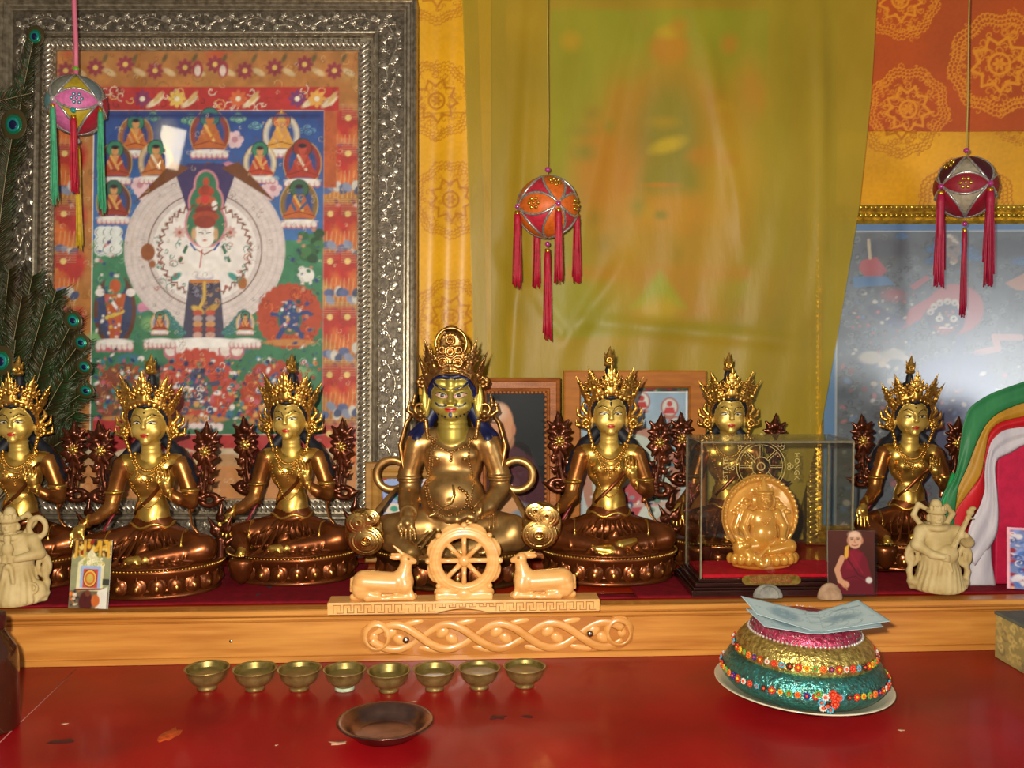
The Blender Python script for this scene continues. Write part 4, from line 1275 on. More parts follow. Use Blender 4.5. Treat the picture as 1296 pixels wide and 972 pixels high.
b = MB()
for k in range(15):
    b.ball((qd[0] + fw + (k + .5) * (qd[2] - qd[0] - 2 * fw) / 15, -.004, qd[3] - fw), (.0045, .003, .005), 0, 6, 4)
for k in range(30):
    b.ball((qd[2] - fw, -.004, fw + (k + .5) * (qd[3] - 2 * fw) / 30), (.005, .003, .0045), 0, 6, 4)
b.obj('scalloped_slip', WM, r)

def tara_print():
    c = Canvas(734, 488, 872, 700, 1.4, '#8ea6b8')
    c.rect(734, 488, 872, 497, '#4a4038'); c.speck(734, 488, 872, 497, 60, 3, ['#8a2a2a', '#3a6a4a', '#c8c0b0', '#2a2a2a'])
    c.line([(738, 498), (870, 496)], 1.4, '#e8e8e4'); c.line([(868, 496), (868, 700)], 1.4, '#e8e8e4')
    c.vgrad(740, 499, 866, 700, '#93aec4', '#b8c0b8')
    c.noise(.08, 10)
    c.arc(800, 625, 55, 75, 12, '#b0806e', a=.95); c.ell(800, 625, 49, 69, '#b9c4b8'); c.ell(800, 640, 40, 50, '#c8cec4')
    for x, y, col in ((812, 510, '#b03a36'), (847, 518, '#c0484a'), (855, 545, '#3e5a58'), (790, 508, '#b84a3a'), (755, 515, '#b84a3a')):
        c.ell(x, y, 11, 14, '#a8605a'); c.ell(x, y, 9, 12, '#c9cdc6'); c.ell(x, y - 5, 3.5, 4, col); c.poly([(x - 5, y), (x + 5, y), (x + 8, y + 9), (x - 8, y + 9)], col, .85); c.ell(x, y + 14, 9, 3, '#b07a70')
    for x, y in ((855, 580), (862, 595), (848, 570), (850, 600), (835, 560)):
        c.ell(x, y, 6, 3, '#5a7a86', .9); c.ell(x + 6, y - 6, 3, 2, '#b83a48', .9)
    c.poly([(780, 640), (830, 600), (838, 610), (800, 690)], '#b8545a', .7); c.line([(770, 660), (850, 655)], 6, '#c9a8a0'); c.speck(745, 640, 864, 695, 50, 4, ['#8a98a0', '#b87a78', '#d8d4cc', '#6a8a7a', '#3a4a70'])
    c.rect(740, 690, 866, 700, '#a85a68', .8)
    return c
small_frame('orange_wood_thangka', 'small blue thangka print in a plain orange wooden frame', (713, 469, 893, 716), 2.112, math.radians(.4), 22,
    wood_mat('plain_orange_wood', '#aa6412', '#98560c', .65, 0.0, stretch=(6, 6, 26)), [(0, -.01), (0, .014), (.1, .016), (.9, .016), (1, .010), (1, 0)], tara_print)
def bright_print():
    c = Canvas(482, 600, 548, 722, 1.3, '#b8c4dc')
    c.rect(482, 600, 548, 606, '#c8323a'); c.line([(484, 600), (484, 722)], 3, '#8a4a8a')
    c.ell(500, 625, 16, 26, '#9ab0e0'); c.ell(508, 632, 9, 10, '#3a9a80'); c.arc(492, 640, 14, 20, 3, '#7a5ab8'); c.ell(498, 655, 14, 9, '#ead8c8'); c.ell(535, 615, 12, 16, '#e6e0dc')
    c.poly([(482, 670), (548, 660), (548, 690), (482, 695)], '#d87a4a'); c.poly([(482, 690), (548, 685), (548, 722), (482, 722)], '#8aa0c8'); c.speck(485, 610, 546, 715, 26, 4, ['#d85a5a', '#5a8ad0', '#e8e0c8', '#4aa08a'])
    return c
small_frame('gilt_wood_picture', 'bright coloured picture in a light brown frame low behind the central bronze', (463, 585, 566, 735), 2.0, math.radians(3), 21,
    wood_mat('light_brown_wood', '#b1823c', '#98692a', .6, .03, stretch=(6, 6, 26)), [(0, -.01), (0, .010), (.08, .014), (.35, .014), (.4, .010), (.5, .013), (.62, .010), (.8, .012), (1, .004)], bright_print)
stage('pictures')

# ================================================================== bronze statues
U = 0.0016
M_gold = mat('polished_gold', '#dcb45c', .32, .92, color2='#c0953f', nscale=40)
M_face = mat('matte_gold_paint', '#d2b25c', .42, .62, color2='#c2a04a', nscale=30)
M_brass = mat('brown_gilt_bronze', '#a06a34', .33, .82, color2='#7f4820', nscale=22)
M_copper = mat('red_brown_copper', '#80451e', .34, .78, color2='#602f12', nscale=18, coat=.255)
M_chest = mat('dark_chestnut_copper', '#5f2e17', .3, .75, color2='#47200f', nscale=18, coat=.2)
M_crown = mat('cast_gold', '#d8a850', .33, .9, color2='#a87832', nscale=120)
M_hair = mat('blue_black_hair_paint', '#0b0f1c', .6, 0, noise=.3, nscale=60)
M_white = mat('eye_white_paint', '#bdb193', .45)
M_black = mat('black_line_paint', '#1c1410', .45)
M_lip = mat('red_lip_paint', '#b32a18', .35)
M_redin = mat('red_inner_paint', '#7a1420', .4)

class Decal:
    """Paint that follows a sculpted surface: shapes in x,z projected along +y on to it."""
    def __init__(self, vf, lift):
        self.bvh = BVHTree.FromPolygons([Vector(p) for p in vf[0]], [tuple(q) for q in vf[1]])
        self.lift = lift
    def y(self, x, z):
        h = self.bvh.ray_cast(Vector((x, -1.0, z)), Vector((0, 1, 0)))
        return h[0].y if h[0] is not None else 0.0
    def pt(self, x, z, k=1.0):
        return Vector((x, self.y(x, z) - self.lift * k, z))
    def blob(self, cx, cz, rx, rz, rot=0.0, k=1.0, n=14):
        b = MB()
        v = [self.pt(cx, cz, k)]
        for f in (.5, 1.0):
            for i in range(n):
                a = 2 * PI * i / n
                dx, dz = f * rx * math.cos(a), f * rz * math.sin(a)
                v.append(self.pt(cx + dx * math.cos(rot) - dz * math.sin(rot), cz + dx * math.sin(rot) + dz * math.cos(rot), k))
        f = [(0, 1 + i, 1 + (i + 1) % n) for i in range(n)] + [(1 + i, 1 + n + i, 1 + n + (i + 1) % n, 1 + (i + 1) % n) for i in range(n)]
        return b.add(v, f)
    def strip(self, pts, w, k=1.5, b=None):
        b = b or MB()
        v, f = [], []
        P_ = []
        for i in range(len(pts) - 1):
            for s in range(4):
                t = s / 4
                P_.append((pts[i][0] * (1 - t) + pts[i + 1][0] * t, pts[i][1] * (1 - t) + pts[i + 1][1] * t))
        P_.append(pts[-1])
        n = len(P_)
        for i in range(n):
            a, c = P_[max(0, i - 1)], P_[min(n - 1, i + 1)]
            dx, dz = c[0] - a[0], c[1] - a[1]
            L_ = math.hypot(dx, dz) + 1e-9
            ww = w * (.45 + .55 * math.sin(PI * min(1, max(0, (i + .6) / (n + .2)))))
            for s in (-.5, .5):
                v.append(self.pt(P_[i][0] - dz / L_ * ww * s, P_[i][1] + dx / L_ * ww * s, k))
        f = [(2 * i, 2 * i + 1, 2 * i + 3, 2 * i + 2) for i in range(n - 1)]
        return b.add(v, f)

def hand(s, wrist, palm, up, side, spread, lens, r, m, curl=0.0, fwd=(0, -1, 0)):
    """Palm with four unequal fingers along up and a thumb that leaves the side of the palm."""
    wrist, palm, up, side, fwd = (np.array(q, float) for q in (wrist, palm, up, side, fwd))
    up /= np.linalg.norm(up); side /= np.linalg.norm(side)
    s.cap(wrist, palm, r * 2.3, r * 2.7, 1.5, m)
    for k in (-1, 0, 1):
        s.cap(palm + side * k * r * 1.7 - up * r * 2, palm + side * k * r * 2.0 + up * r * 2.2, r * 1.7, r * 1.5, 1.0, m)
    for i in range(4):
        o = palm + side * (i - 1.5) * r * 2.05 + up * r * 3
        d = up + side * (i - 1.5) * spread
        d /= np.linalg.norm(d)
        a = o + d * lens[i] * .5 + fwd * curl * lens[i] * .12
        e = a + d * lens[i] * .5 + fwd * curl * lens[i] * .35
        s.chain([o, a, e], [r, r * .95, r * .7], .35, m)
    o = palm - side * r * 2.6 - up * r * 1.2
    a = o - side * r * 2.0 + up * r * 2.6 + fwd * r * .8
    e = a + up * r * 2.6 + side * r * .8 + fwd * r * .6
    s.chain([o, a, e], [r * 1.2, r * 1.05, r * .8], .5, m)

def tara_body(lotus):
    s = SDF((-92, -84, 26), (86, 36, 262), 1.2)
    # hips, lap and legs in copper drapery
    s.ell((0, 0, 60), (38, 27, 20), 4, 1)
    s.cap((14, -2, 60), (64, -16, 52), 20, 16, 6, 1)
    if lotus:
        s.cap((-14, -2, 60), (-64, -16, 52), 20, 16, 6, 1)
        s.cap((64, -18, 50), (-8, -52, 45), 15, 9, 5, 1)
        s.cap((-64, -18, 50), (6, -58, 42), 15, 8, 4, 1)
        s.cap((-4, -60, 44), (-20, -60, 46), 6, 4, 2, 0); s.cap((8, -56, 50), (26, -48, 53), 6, 4, 2, 0)
        for k in range(4): s.cap((-20 - k * .6, -60 + k * 2.4, 47), (-26, -60 + k * 2.4, 48), 1.5, 1.2, .3, 0)
    else:
        s.cap((-14, -2, 60), (-62, -24, 56), 20, 15.5, 6, 1)
        s.cap((64, -18, 50), (6, -50, 46), 15, 8, 5, 1)
        s.cap((8, -52, 46), (-10, -54, 46), 6, 4.5, 2, 0)
        s.cap((-63, -28, 56), (-46, -54, 46), 14, 8.5, 4, 1)                 # right shin reaching forward off the seat
        s.cap((-45.5, -57, 45), (-45, -64, 42), 6.2, 5, 2, 0)
        for k in range(5): s.cap((-50 + k * 2.5, -65, 41.5), (-50.5 + k * 2.6, -70.5 + abs(k - 2) * .8, 39.5), 1.6, 1.3, .3, 0)
    # skirt hem spread on the seat
    s.ell((0, -36, 38), (58, 34, 4.5), 3, 1)
    for k in range(7):
        a = -2.2 + k * .28
        s.chain([(20 * math.cos(a), -6 + 18 * math.sin(a), 72), (44 * math.cos(a), -22 + 34 * math.sin(a), 44), (54 * math.cos(a), -24 + 42 * math.sin(a), 39)], [1.5, 2.0, 2.4], 2.5, 1)
    for sx in (-1, 1):                                                       # folds along the thighs
        for k in range(4):
            s.chain([(sx * (14 + k * 9), -20 - k * 1.5, 72 - k * 3), (sx * (24 + k * 9), -34 - k, 62 - k * 3.4), (sx * (26 + k * 8), -42, 50 - k * 2)], 1.3, 2.5, 1)
        s.ring((sx * 44, -20, 57), 17, 1.2, 1.5, 0, axis=0, sx=1.0, sy=1.0)
    s.cap((-4, -40, 46), (4, -42, 62), 7, 4, 4, 1); s.ell((0, -38, 54), (5, 4, 9), 2, 0)
    # torso
    s.ell((0, -1, 80), (25, 18, 13), 4, 1)
    s.ell((0, -2, 94), (20.5, 15.5, 22), 5, 0)
    s.ell((0, -4, 88), (15, 15, 14), 5, 0)
    s.ell((0, -1, 133), (27, 17, 26), 7, 0)
    s.cap((-29, 2, 152), (29, 2, 152), 11, k=7, m=0)
    for sx in (-1, 1): s.ell((sx * 11.5, -13, 135), (9.8, 8, 9.2), 3.5, 0)
    s.cap((0, 0, 158), (0, -3, 184), 12, 10.2, 4, 3)
    for z in (166, 171, 176): s.ring((0, -1.6, z), 10.8, .7, .6, 3)
    # shawl and hair falling on the shoulders
    for sx in (-1, 1):
        s.chain([(sx * 14, 12, 178), (sx * 27, 8, 163), (sx * 39, 3, 150), (sx * 46, 3, 132), (sx * 48, 3, 118)], [7, 7.5, 8, 7.5, 3], 3, 2)
        s.chain([(sx * 30, 14, 165), (sx * 46, 12, 135), (sx * 50, 8, 108), (sx * 44, 4, 92)], [6, 8, 6, 3], 3, 1)
    # his right arm (viewer's left) down to the knee, his left arm bent to the heart
    s.chain([(-34, 0, 150), (-45, -2, 112), (-47, -6, 100)], [10.5, 8.8, 8.4], 3, 4)
    s.chain([(-47, -6, 100), (-58, -20, 90), (-68, -33, 86)], [8.6, 7.4, 5.6], 2, 4)
    hand(s, (-68, -33, 86), (-71, -40, 77), (-.05, -.25, -1), (1, 0, 0), .06, (12, 14, 15, 12), 1.9, 0, .15)
    s.chain([(34, 0, 150), (46, -2, 116), (47, -8, 106)], [10.5, 9, 8.6], 3, 4)
    s.chain([(47, -8, 106), (38, -22, 112), (27, -28, 121)], [8.6, 7.2, 5.2], 2, 4)
    hand(s, (27, -28, 122), (25, -30, 132), (-.12, -.1, 1), (1, .1, 0), .05, (12, 14, 13, 10), 1.9, 0, .35)
    for c, R, ax in (((-44, -2, 118), 10, 2), ((45, -2, 120), 10, 2), ((-64, -29, 88), 7, 0), ((31, -26, 118), 6.6, 0)):
        s.ring(c, R, 1.6, 1, 0, axis=ax)
    # head
    s.ell((0, -4, 204), (20.5, 22, 26.5), 2, 3)
    s.ell((0, -9, 190), (15.5, 15.5, 13), 5, 3)
    for sx in (-1, 1):
        s.ell((sx * 9, -18.5, 193), (8, 6, 8), 4, 3)
        s.ell((sx * 8.4, -28.2, 203.6), (6.4, 3.4, 3.2), 2.5, 3, cut=True)
        s.ell((sx * 8.3, -21.6, 202.8), (6.0, 3.0, 2.8), 1.2, 3)
        s.chain([(sx * 3.0, -25.4, 207.5), (sx * 9, -23.6, 211.5), (sx * 15, -19.0, 209)], 1.25, 1.6, 3)
        s.ell((sx * 21.5, -2, 196), (3, 5, 13), 2, 3)
    s.cap((0, -25.6, 208), (0, -28.6, 198), 1.7, 2.5, 1.6, 3)
    s.ell((0, -28.2, 197), (3.9, 2.6, 2.1), 1, 3)
    s.ell((0, -25.0, 188.6), (4.8, 1.9, 1.4), .7, 3); s.ell((0, -24.5, 186.2), (4.0, 2.0, 1.5), .7, 3)
    s.ell((0, -21.5, 180.5), (6, 5, 4.5), 4, 3)
    s.ell((0, 3, 213), (22.6, 21, 21), 1.5, 2)                                # hair
    hl = [(-21.5, -6, 200), (-21, -12, 211), (-16.5, -18, 219.5), (-9, -22, 223.5), (0, -22.5, 222), (9, -22, 223.5), (16.5, -18, 219.5), (21, -12, 211), (21.5, -6, 200)]
    s.chain(hl, 2.6, 1.5, 2)
    s.ell((0, 7, 236), (13, 12, 13), 3, 2); s.ell((0, 5, 252), (5, 5, 9), 2, 2)
    return s

def filigree_leaf(s, base, out, up, h, w, spikes=True):
    """One cast crown point: a flat flame plate crowded with beads and little spikes."""
    base, out, up = np.array(base, float), np.array(out, float), np.array(up, float)
    side = np.cross(up, out)
    L = lambda a, b, c: base + side * a + up * b + out * c
    s.cap(L(0, 0, -.5), L(0, h * .55, -.5), w * .26, w * .16, 1.2)
    for t in (-1, 1):
        s.cap(L(t * w * .22, 0, -.5), L(t * w * .2, h * .38, -.5), w * .2, w * .13, 1.2)
    s.ell(L(0, h * .26, 1.8), (w * .16,) * 3, .4)
    for k in range(8):
        t = 2 * PI * k / 8
        s.ell(L(w * .31 * math.cos(t), h * .26 + w * .33 * math.sin(t), 1.5), (w * .125,) * 3, .35)
    for k in range(7):
        a, b = (k - 3) * w * .17, h * (.50 - .018 * (k - 3) ** 2)
        s.ell(L(a, b, 1.2), (w * .115,) * 3, .35)
    for k in range(3):
        s.ell(L((k - 1) * w * .16, h * .62, 1), (w * .10,) * 3, .35)
    for a, b, e, f in ((.40, .30, .60, .52), (.30, .46, .42, .72), (.14, .56, .18, .80)):
        for t in (-1, 1):
            s.cap(L(t * w * a, h * b, .4), L(t * w * e, h * f, 1.6), w * .095, w * .03, .5)
    s.cap(L(0, h * .56, .2), L(0, h * .80, .6), w * .14, w * .10, .6)
    s.cap(L(0, h * .80, .6), L(0, h * 1.02, 2.0), w * .10, w * .03, .5)

def tara_crown():
    s = SDF((-48, -40, 158), (48, 26, 292), 1.0)
    arch = [(-23.5, -5, 196), (-24.5, -9, 208), (-21.5, -16, 219), (-14, -22.5, 227), (0, -25.5, 230), (14, -22.5, 227), (21.5, -16, 219), (24.5, -9, 208), (23.5, -5, 196)]
    s.chain(arch, 2.5, 1.0)
    for i in range(26):
        t = PI * (i + .5) / 26
        s.ell((-24 * math.cos(t), -6 - 21 * math.sin(t) ** .8, 203 + 29 * math.sin(t)), (1.5,) * 3, .3)
    for th, h, w, lift in ((-76, 37, 15, 214), (-40, 37, 17, 225), (0, 36, 20, 229), (40, 37, 17, 225), (76, 37, 15, 214)):
        a = math.radians(th)
        o = np.array((math.sin(a), -math.cos(a), 0))
        up = np.array((math.sin(a) * .46, -math.cos(a) * .12, 1)); up /= np.linalg.norm(up)
        filigree_leaf(s, (26 * o[0], -2 + 22 * o[1], lift), o, up, h, w)
    r = random.Random(3)
    for th in range(-84, 85, 12):
        a = math.radians(th)
        for q in range(6):
            k_ = 1 + .02 * q
            s.ell((27 * k_ * math.sin(a) * (1 + .05 * q * abs(math.sin(a))) + r.uniform(-1.4, 1.4), -2 - 23 * math.cos(a) - (q % 2), 227 - 11 * abs(math.sin(a)) + q * 4.6), (2.7 - .15 * q,) * 3, .6)
    for sx in (-1, 1):                                                       # ear rosettes with ribbon flames
        for k in range(8):
            t = 2 * PI * k / 8
            s.ell((sx * (29 + 4.6 * math.cos(t)), -8, 190 + 5.2 * math.sin(t)), (2.4,) * 3, .6)
        s.ell((sx * 29, -10, 190), (3.2,) * 3, .5)
        s.chain([(sx * 27, -4, 200), (sx * 33, -3, 208), (sx * 31, -3, 216)], [3, 2.6, 1], 1)
        s.chain([(sx * 31, -4, 196), (sx * 38, -3, 200), (sx * 40, -3, 210)], [3, 2.4, .7], 1)
        s.chain([(sx * 33, -4, 186), (sx * 40, -3, 188), (sx * 41, -3, 197)], [2.6, 2.2, .7], 1)
        for k in range(5): s.ell((sx * (26 - 1.2 * k), -12 + .6 * k, 182 - 4.5 * k), (2.9 - .2 * k,) * 3, .6)
        s.ell((sx * 21.5, -10, 161), (1.9,) * 3, .5)
    # flaming jewel on the topknot
    s.ell((0, 3, 262), (6.5, 6.5, 4), 1); s.ell((0, 2, 268.5), (6, 5.5, 6.5), 1)
    s.cap((0, 2, 272), (1.5, 2, 284), 4.2, .8, 1.5); s.cap((-4, 1, 268), (-6.2, 1, 278), 2.2, .6, 1); s.cap((4, 1, 268), (6.4, 1, 276), 2.2, .6, 1)
    s.ring((0, -3.4, 267), 3.2, 1.2, .5, axis=1)
    return s

def lotus_bloom():
    """Copper lotus bloom on its stem, centre of the bloom at the origin."""
    s = SDF((-22, -12, -64), (22, 12, 42), 1.1)
    for k in range(8):
        t = 2 * PI * k / 8 + .39
        s.ell((9.5 * math.cos(t), -.5, 9.5 * math.sin(t)), (6.2, 4, 3.9), 1.0, 0, (-t, 'Y'))
    s.ell((0, -4, 0), (3.6, 3.2, 3.6), .5, 1)
    for k in range(7):
        t = 2 * PI * k / 7
        s.ell((5 * math.cos(t), -4, 5 * math.sin(t)), (1.5,) * 3, .3, 1)
    for x, z, r in ((0, 20, 7.5), (-7, 17, 5), (7, 17, 5)): s.ell((x, 0, z), (r, 5, r * .9), 1.5)
    s.cap((0, 0, 22), (0, -1, 33), 6.5, 2, 1.5); s.cap((0, -1, 32), (0, -1, 37), 2.2, 1, 1)
    for sx in (-1, 1):
        s.cap((sx * 6, 0, 18), (sx * 13, -1, 25), 4.4, 1.7, 1.2); s.cap((sx * 8, 0, 12), (sx * 15, -1, 13), 4.2, 1.8, 1.2)
        s.cap((sx * 8, 0, -8), (sx * 14.5, -1, -6), 4.2, 1.8, 1.2); s.cap((sx * 5, 0, -12), (sx * 8, -1, -17), 4, 1.8, 1.2)
    s.chain([(0, 1, -10), (-1, 1, -30), (1, 1, -50), (-2, 2, -62)], [3, 2.6, 2.6, 2.2], 1)
    s.chain([(2, 0, -12), (5, 0, -30), (3, 0, -52)], [1.6, 1.6, 1.4], .6); s.chain([(-2, 0, -12), (-6, 0, -28), (-4, 0, -52)], [1.6, 1.6, 1.4], .6)
    for sx, z in ((1, -28), (-1, -36), (1, -44), (-1, -22)):
        s.ell((sx * 8, -1, z), (5.5, 2.6, 3.6), 1, 0, (sx * .7, 'Y')); s.cap((sx * 9, -1, z + 1), (sx * 15, -2, z + 6), 2.8, .7, .8)
    for x, z in ((-5, -52), (5, -56), (0, -58), (9, -50)): s.ell((x, -2, z), (4.2, 3, 3.2), 1)
    return s

def scarf_swirl(k=1.0):
    """Copper flame of scarf ends standing on the rim of the seat."""
    s = SDF((-24, -12, -4), (24, 12, 70), 1.2)
    for x, z, R in ((0, 14, 9), (-6, 30, 7), (7, 33, 7), (0, 46, 6)):
        s.ring((x, 0, z), R * .72, R * .26, 1, axis=1); s.ring((x, -1.5, z), R * .3, R * .2, .6, axis=1)
        s.ell((x, 2, z), (R, 4, R), 1)
    s.cap((0, 0, 50), (3, 0, 66), 4, .8, 1.2); s.cap((-8, 0, 36), (-15, 0, 48), 3.4, .8, 1.2); s.cap((9, 0, 38), (15, 0, 50), 3.4, .8, 1.2)
    s.cap((-8, 0, 16), (-16, 0, 24), 4, 1, 1.2); s.cap((8, 0, 16), (16, 0, 22), 4, 1, 1.2); s.chain([(0, 2, -3), (0, 1, 20)], [6, 5], 1)
    return s

SYb = .74
def seat_parts(root, rx, h, mt, npet=22):
    base = MB().lathe([(rx * .93, 0), (rx * .95, 2), (rx * .93, 5), (rx * .86, 7), (rx * .82, 9), (rx * .86, 14), (rx * .95, h * .68), (rx * 1.0, h * .84), (rx * 1.005, h * .9), (rx * .985, h * .96), (rx * .95, h * 1.02), (rx * .90, h * 1.04), (0, h * 1.06)], 72, sy=SYb).obj('lotus_seat', mt, root, scale=U)
    b = MB()
    n = 120
    for i in range(n):
        a = 2 * PI * i / n
        b.ball((rx * 1.0 * math.cos(a), rx * 1.0 * SYb * math.sin(a), h * .95), (1.55,) * 3, 0, 6, 4)
    tag(b.obj('bead_rim', M_gold, base, scale=U), kind='stuff')
    global _petal
    if '_petal' not in globals():
        s = SDF((-12, -8, -16), (12, 6, 16), .9)
        s.ell((0, 0, 1), (11, 3.2, 12), 1); s.ell((0, -2.0, 0), (7.6, 3.0, 9), .8); s.ell((0, -3.6, -1.5), (3.8, 2.6, 5.2), .8, 0); s.ell((0, -5.2, -1.5), (2.0, 1.6, 3.0), .4, 1)
        s.cap((0, -2.5, 8), (0, -3.6, 12.5), 2.2, 1.0, .8)
        _petal = s.build('petal', [M_copper, M_gold], U)
    for i in range(npet):
        a = 2 * PI * (i + .5) / npet
        if math.sin(a) > .3: continue
        nx, ny = math.cos(a) * SYb, math.sin(a)
        inst('petal', _petal, base, (rx * .905 * math.cos(a) * U, rx * .905 * SYb * math.sin(a) * U, h * .42 * U), (-.16 * 0, 0, math.atan2(nx, -ny)), (rx / 85, 1, h / 36))
    return base

def paint_face(body, dec, k, spec):
    """spec: list of (name, material, kind, args)"""
    for nm, m_, kind, args in spec:
        b = getattr(dec, kind)(*args)
        b.obj(nm, m_, body)

def make_tara(lotus):
    root = empty('bronze_tara_statue')
    s = tara_body(lotus)
    me = s.build('body', [M_gold, M_copper, M_hair, M_face, M_brass], U)
    body = inst('body', me, root)
    dec = Decal(s.out, .0004)
    u = U
    sp = []
    for sx in (-1, 1):
        sp += [('eye', M_white, 'blob', (sx * 8.4 * u, 202.7 * u, 4.8 * u, 1.3 * u, -sx * .06)),
               ('pupil', M_black, 'blob', (sx * 8.0 * u, 202.3 * u, 1.7 * u, 1.2 * u, 0, 1.8)),
               ('eyelid_line', M_black, 'strip', ([(sx * 2.8 * u, 201.6 * u), (sx * 5.5 * u, 204.0 * u), (sx * 9 * u, 204.8 * u), (sx * 14 * u, 203.2 * u)], 1.25 * u)),
               ('eyebrow', M_black, 'strip', ([(sx * 2.6 * u, 206.5 * u), (sx * 5 * u, 210.2 * u), (sx * 10 * u, 212.4 * u), (sx * 16 * u, 209.5 * u)], 1.2 * u))]
    sp += [('lips', M_lip, 'blob', (0, 187.4 * u, 4.7 * u, 2.3 * u)), ('lip_line', M_black, 'strip', ([(-4 * u, 187.5 * u), (0, 187.1 * u), (4 * u, 187.5 * u)], .7 * u)),
           ('forehead_mark', M_black, 'blob', (0, 214.5 * u, 1.2 * u, 3.0 * u if lotus else 1.2 * u))]
    paint_face(body, dec, 1, sp)
    inst('crown', tara_crown().build('crown', M_crown, U), root)
    # jewellery that lies on the chest
    b = MB()
    for zc, dz, rr, n, hw in ((158, 13, 2.0, 23, 20), (154, 15, 1.5, 27, 22), (150, 17, 1.9, 13, 17)):
        for i in range(n):
            x = hw * (-1 + 2 * i / (n - 1))
            z = zc - dz * (1 - (x / hw) ** 2) + 6 * (abs(x) / hw) ** 3
            p = dec.pt(x * u, z * u, .8); b.ball(p, (rr * u,) * 3, 0, 6, 4)
    for x in (-12, -6, 0, 6, 12):
        for q in range(2 if x else 4):
            z = 133 - 3.2 * q + abs(x) * .5
            p = dec.pt(x * u, z * u, 0); b.ball(p, (1.7 * u,) * 3, 0, 6, 4)
    for i in range(40):
        t = i / 39
        x = 26 * (-1 + 2 * t); z = 150 - 50 * math.sin(PI * t)
        p = dec.pt(x * u, z * u, 0); b.ball(p, (1.2 * u,) * 3, 0, 6, 4)
    tag(b.obj('necklace', M_crown, root), kind='stuff')
    pts = [dec.pt(x * u, z * u, .5) for x, z in ((26, 150), (20, 138), (12, 124), (2, 112), (-8, 102), (-17, 92))]
    MB().tube(pts, 2.6 * u, 8, flat=.5).obj('chest_sash', M_copper, root)
    b = MB()
    ring = []
    for i in range(40):
        a = 2 * PI * i / 40
        ring.append((26.5 * u * math.cos(a), -1 * u + 19.5 * u * math.sin(a), (79 + 2.6 * math.cos(5 * a)) * u))
    b.tube(ring, 1.7 * u, 6, closed=True); b.obj('belt', M_gold, root)
    for pts in ([(42, 2, 112), (45, -4, 96), (50, -12, 78), (62, -14, 64), (74, -6, 48)], [(-44, 4, 96), (-48, -4, 86), (-56, -4, 72), (-66, -6, 60)]):
        MB().tube([Vector(p) * u for p in pts], 2.0 * u, 7, flat=.6).obj('scarf_ribbon', M_brass if pts[0][0] > 0 else M_redin, root)
    bl = lotus_bloom().build('lotus_bloom', [M_chest, M_gold], U)
    inst('lotus_bloom', bl, root, (-61 * u, 4 * u, 167 * u), (0, -.06, 0)); inst('lotus_bloom', bl, root, (63 * u, 4 * u, 165 * u), (0, .06, 0), (-1, 1, 1))
    # curled leaves at the elbows
    s2 = SDF((-20, -8, -14), (22, 8, 14), 1.1)
    s2.ring((0, 0, 0), 9, 3.4, 1, axis=1, sx=1.1, sy=.75); s2.cap((9, 0, -2), (20, 0, 3), 4.5, 1, 2); s2.cap((-8, 0, 4), (-18, 0, 6), 5, 3, 2)
    lf = s2.build('elbow_scroll', M_chest, U)
    inst('elbow_scroll', lf, root, (66 * u, 5 * u, 106 * u)); inst('elbow_scroll', lf, root, (-62 * u, 6 * u, 112 * u), (0, 0, 0), (-1, 1, 1))
    sw = scarf_swirl().build('scarf_swirl', M_chest, U)
    inst('scarf_swirl', sw, root, (79 * u, (15 if lotus else 4) * u, 38 * u))
    base = seat_parts(root, 84, 36, M_copper)
    if not lotus:
        MB().lathe([(3, 4), (9, 10), (14, 20), (15.5, 28), (15.5, 32), (14, 34.5), (0, 35)], 28, c=(-46, -60, 0), sy=.8).obj('foot_lotus', M_copper, root, scale=U)
    return root

T0 = make_tara(False)
stage('tara')
T1 = make_tara(True)
stage('white tara')
def place(root, px, Y, sc, rz, label):
    root.location = ((px - 648) / FPX * Y, Y, CZ)
    root.rotation_euler = (0, 0, rz)
    root.scale = (sc,) * 3
    tag(root, label, 'statue', 'gilt bronze goddess statues')
    return root
copies = [copy_tree(T0) for _ in range(4)]
place(T0, 368, 1.875, 1.0, math.radians(-3), 'gilt bronze goddess statue seated just left of the fierce central bronze')
place(copies[0], 190, 1.775, 1.0, math.radians(3), 'gilt bronze goddess statue behind the standing photo card of a temple')
place(copies[1], 22, 1.83, .99, math.radians(8), 'gilt bronze goddess statue in front of the peacock feather fan')
place(copies[2], 922, 1.992, 1.0, math.radians(-2), 'gilt bronze goddess statue standing behind the glass display case')
place(copies[3], 1153, 1.985, .985, math.radians(-6), 'gilt bronze goddess statue before the blue painting, behind the lute player figurine')
place(T1, 771, 1.875, 1.03, math.radians(0), 'gilt bronze goddess statue with both legs folded and a vertical forehead eye')

# ================================================================== the fierce central bronze
M_bronze = mat('warm_polished_bronze', '#c69c5e', .36, .86, color2='#98703e', nscale=26)
M_green = mat('olive_gold_face_paint', '#b5a04a', .40, .6, color2='#a28e3e', nscale=30)
M_blue = mat('deep_blue_paint', '#0d1440', .45, 0, noise=.3, nscale=60)
M_pink = mat('pink_eye_paint', '#c98a86', .4)

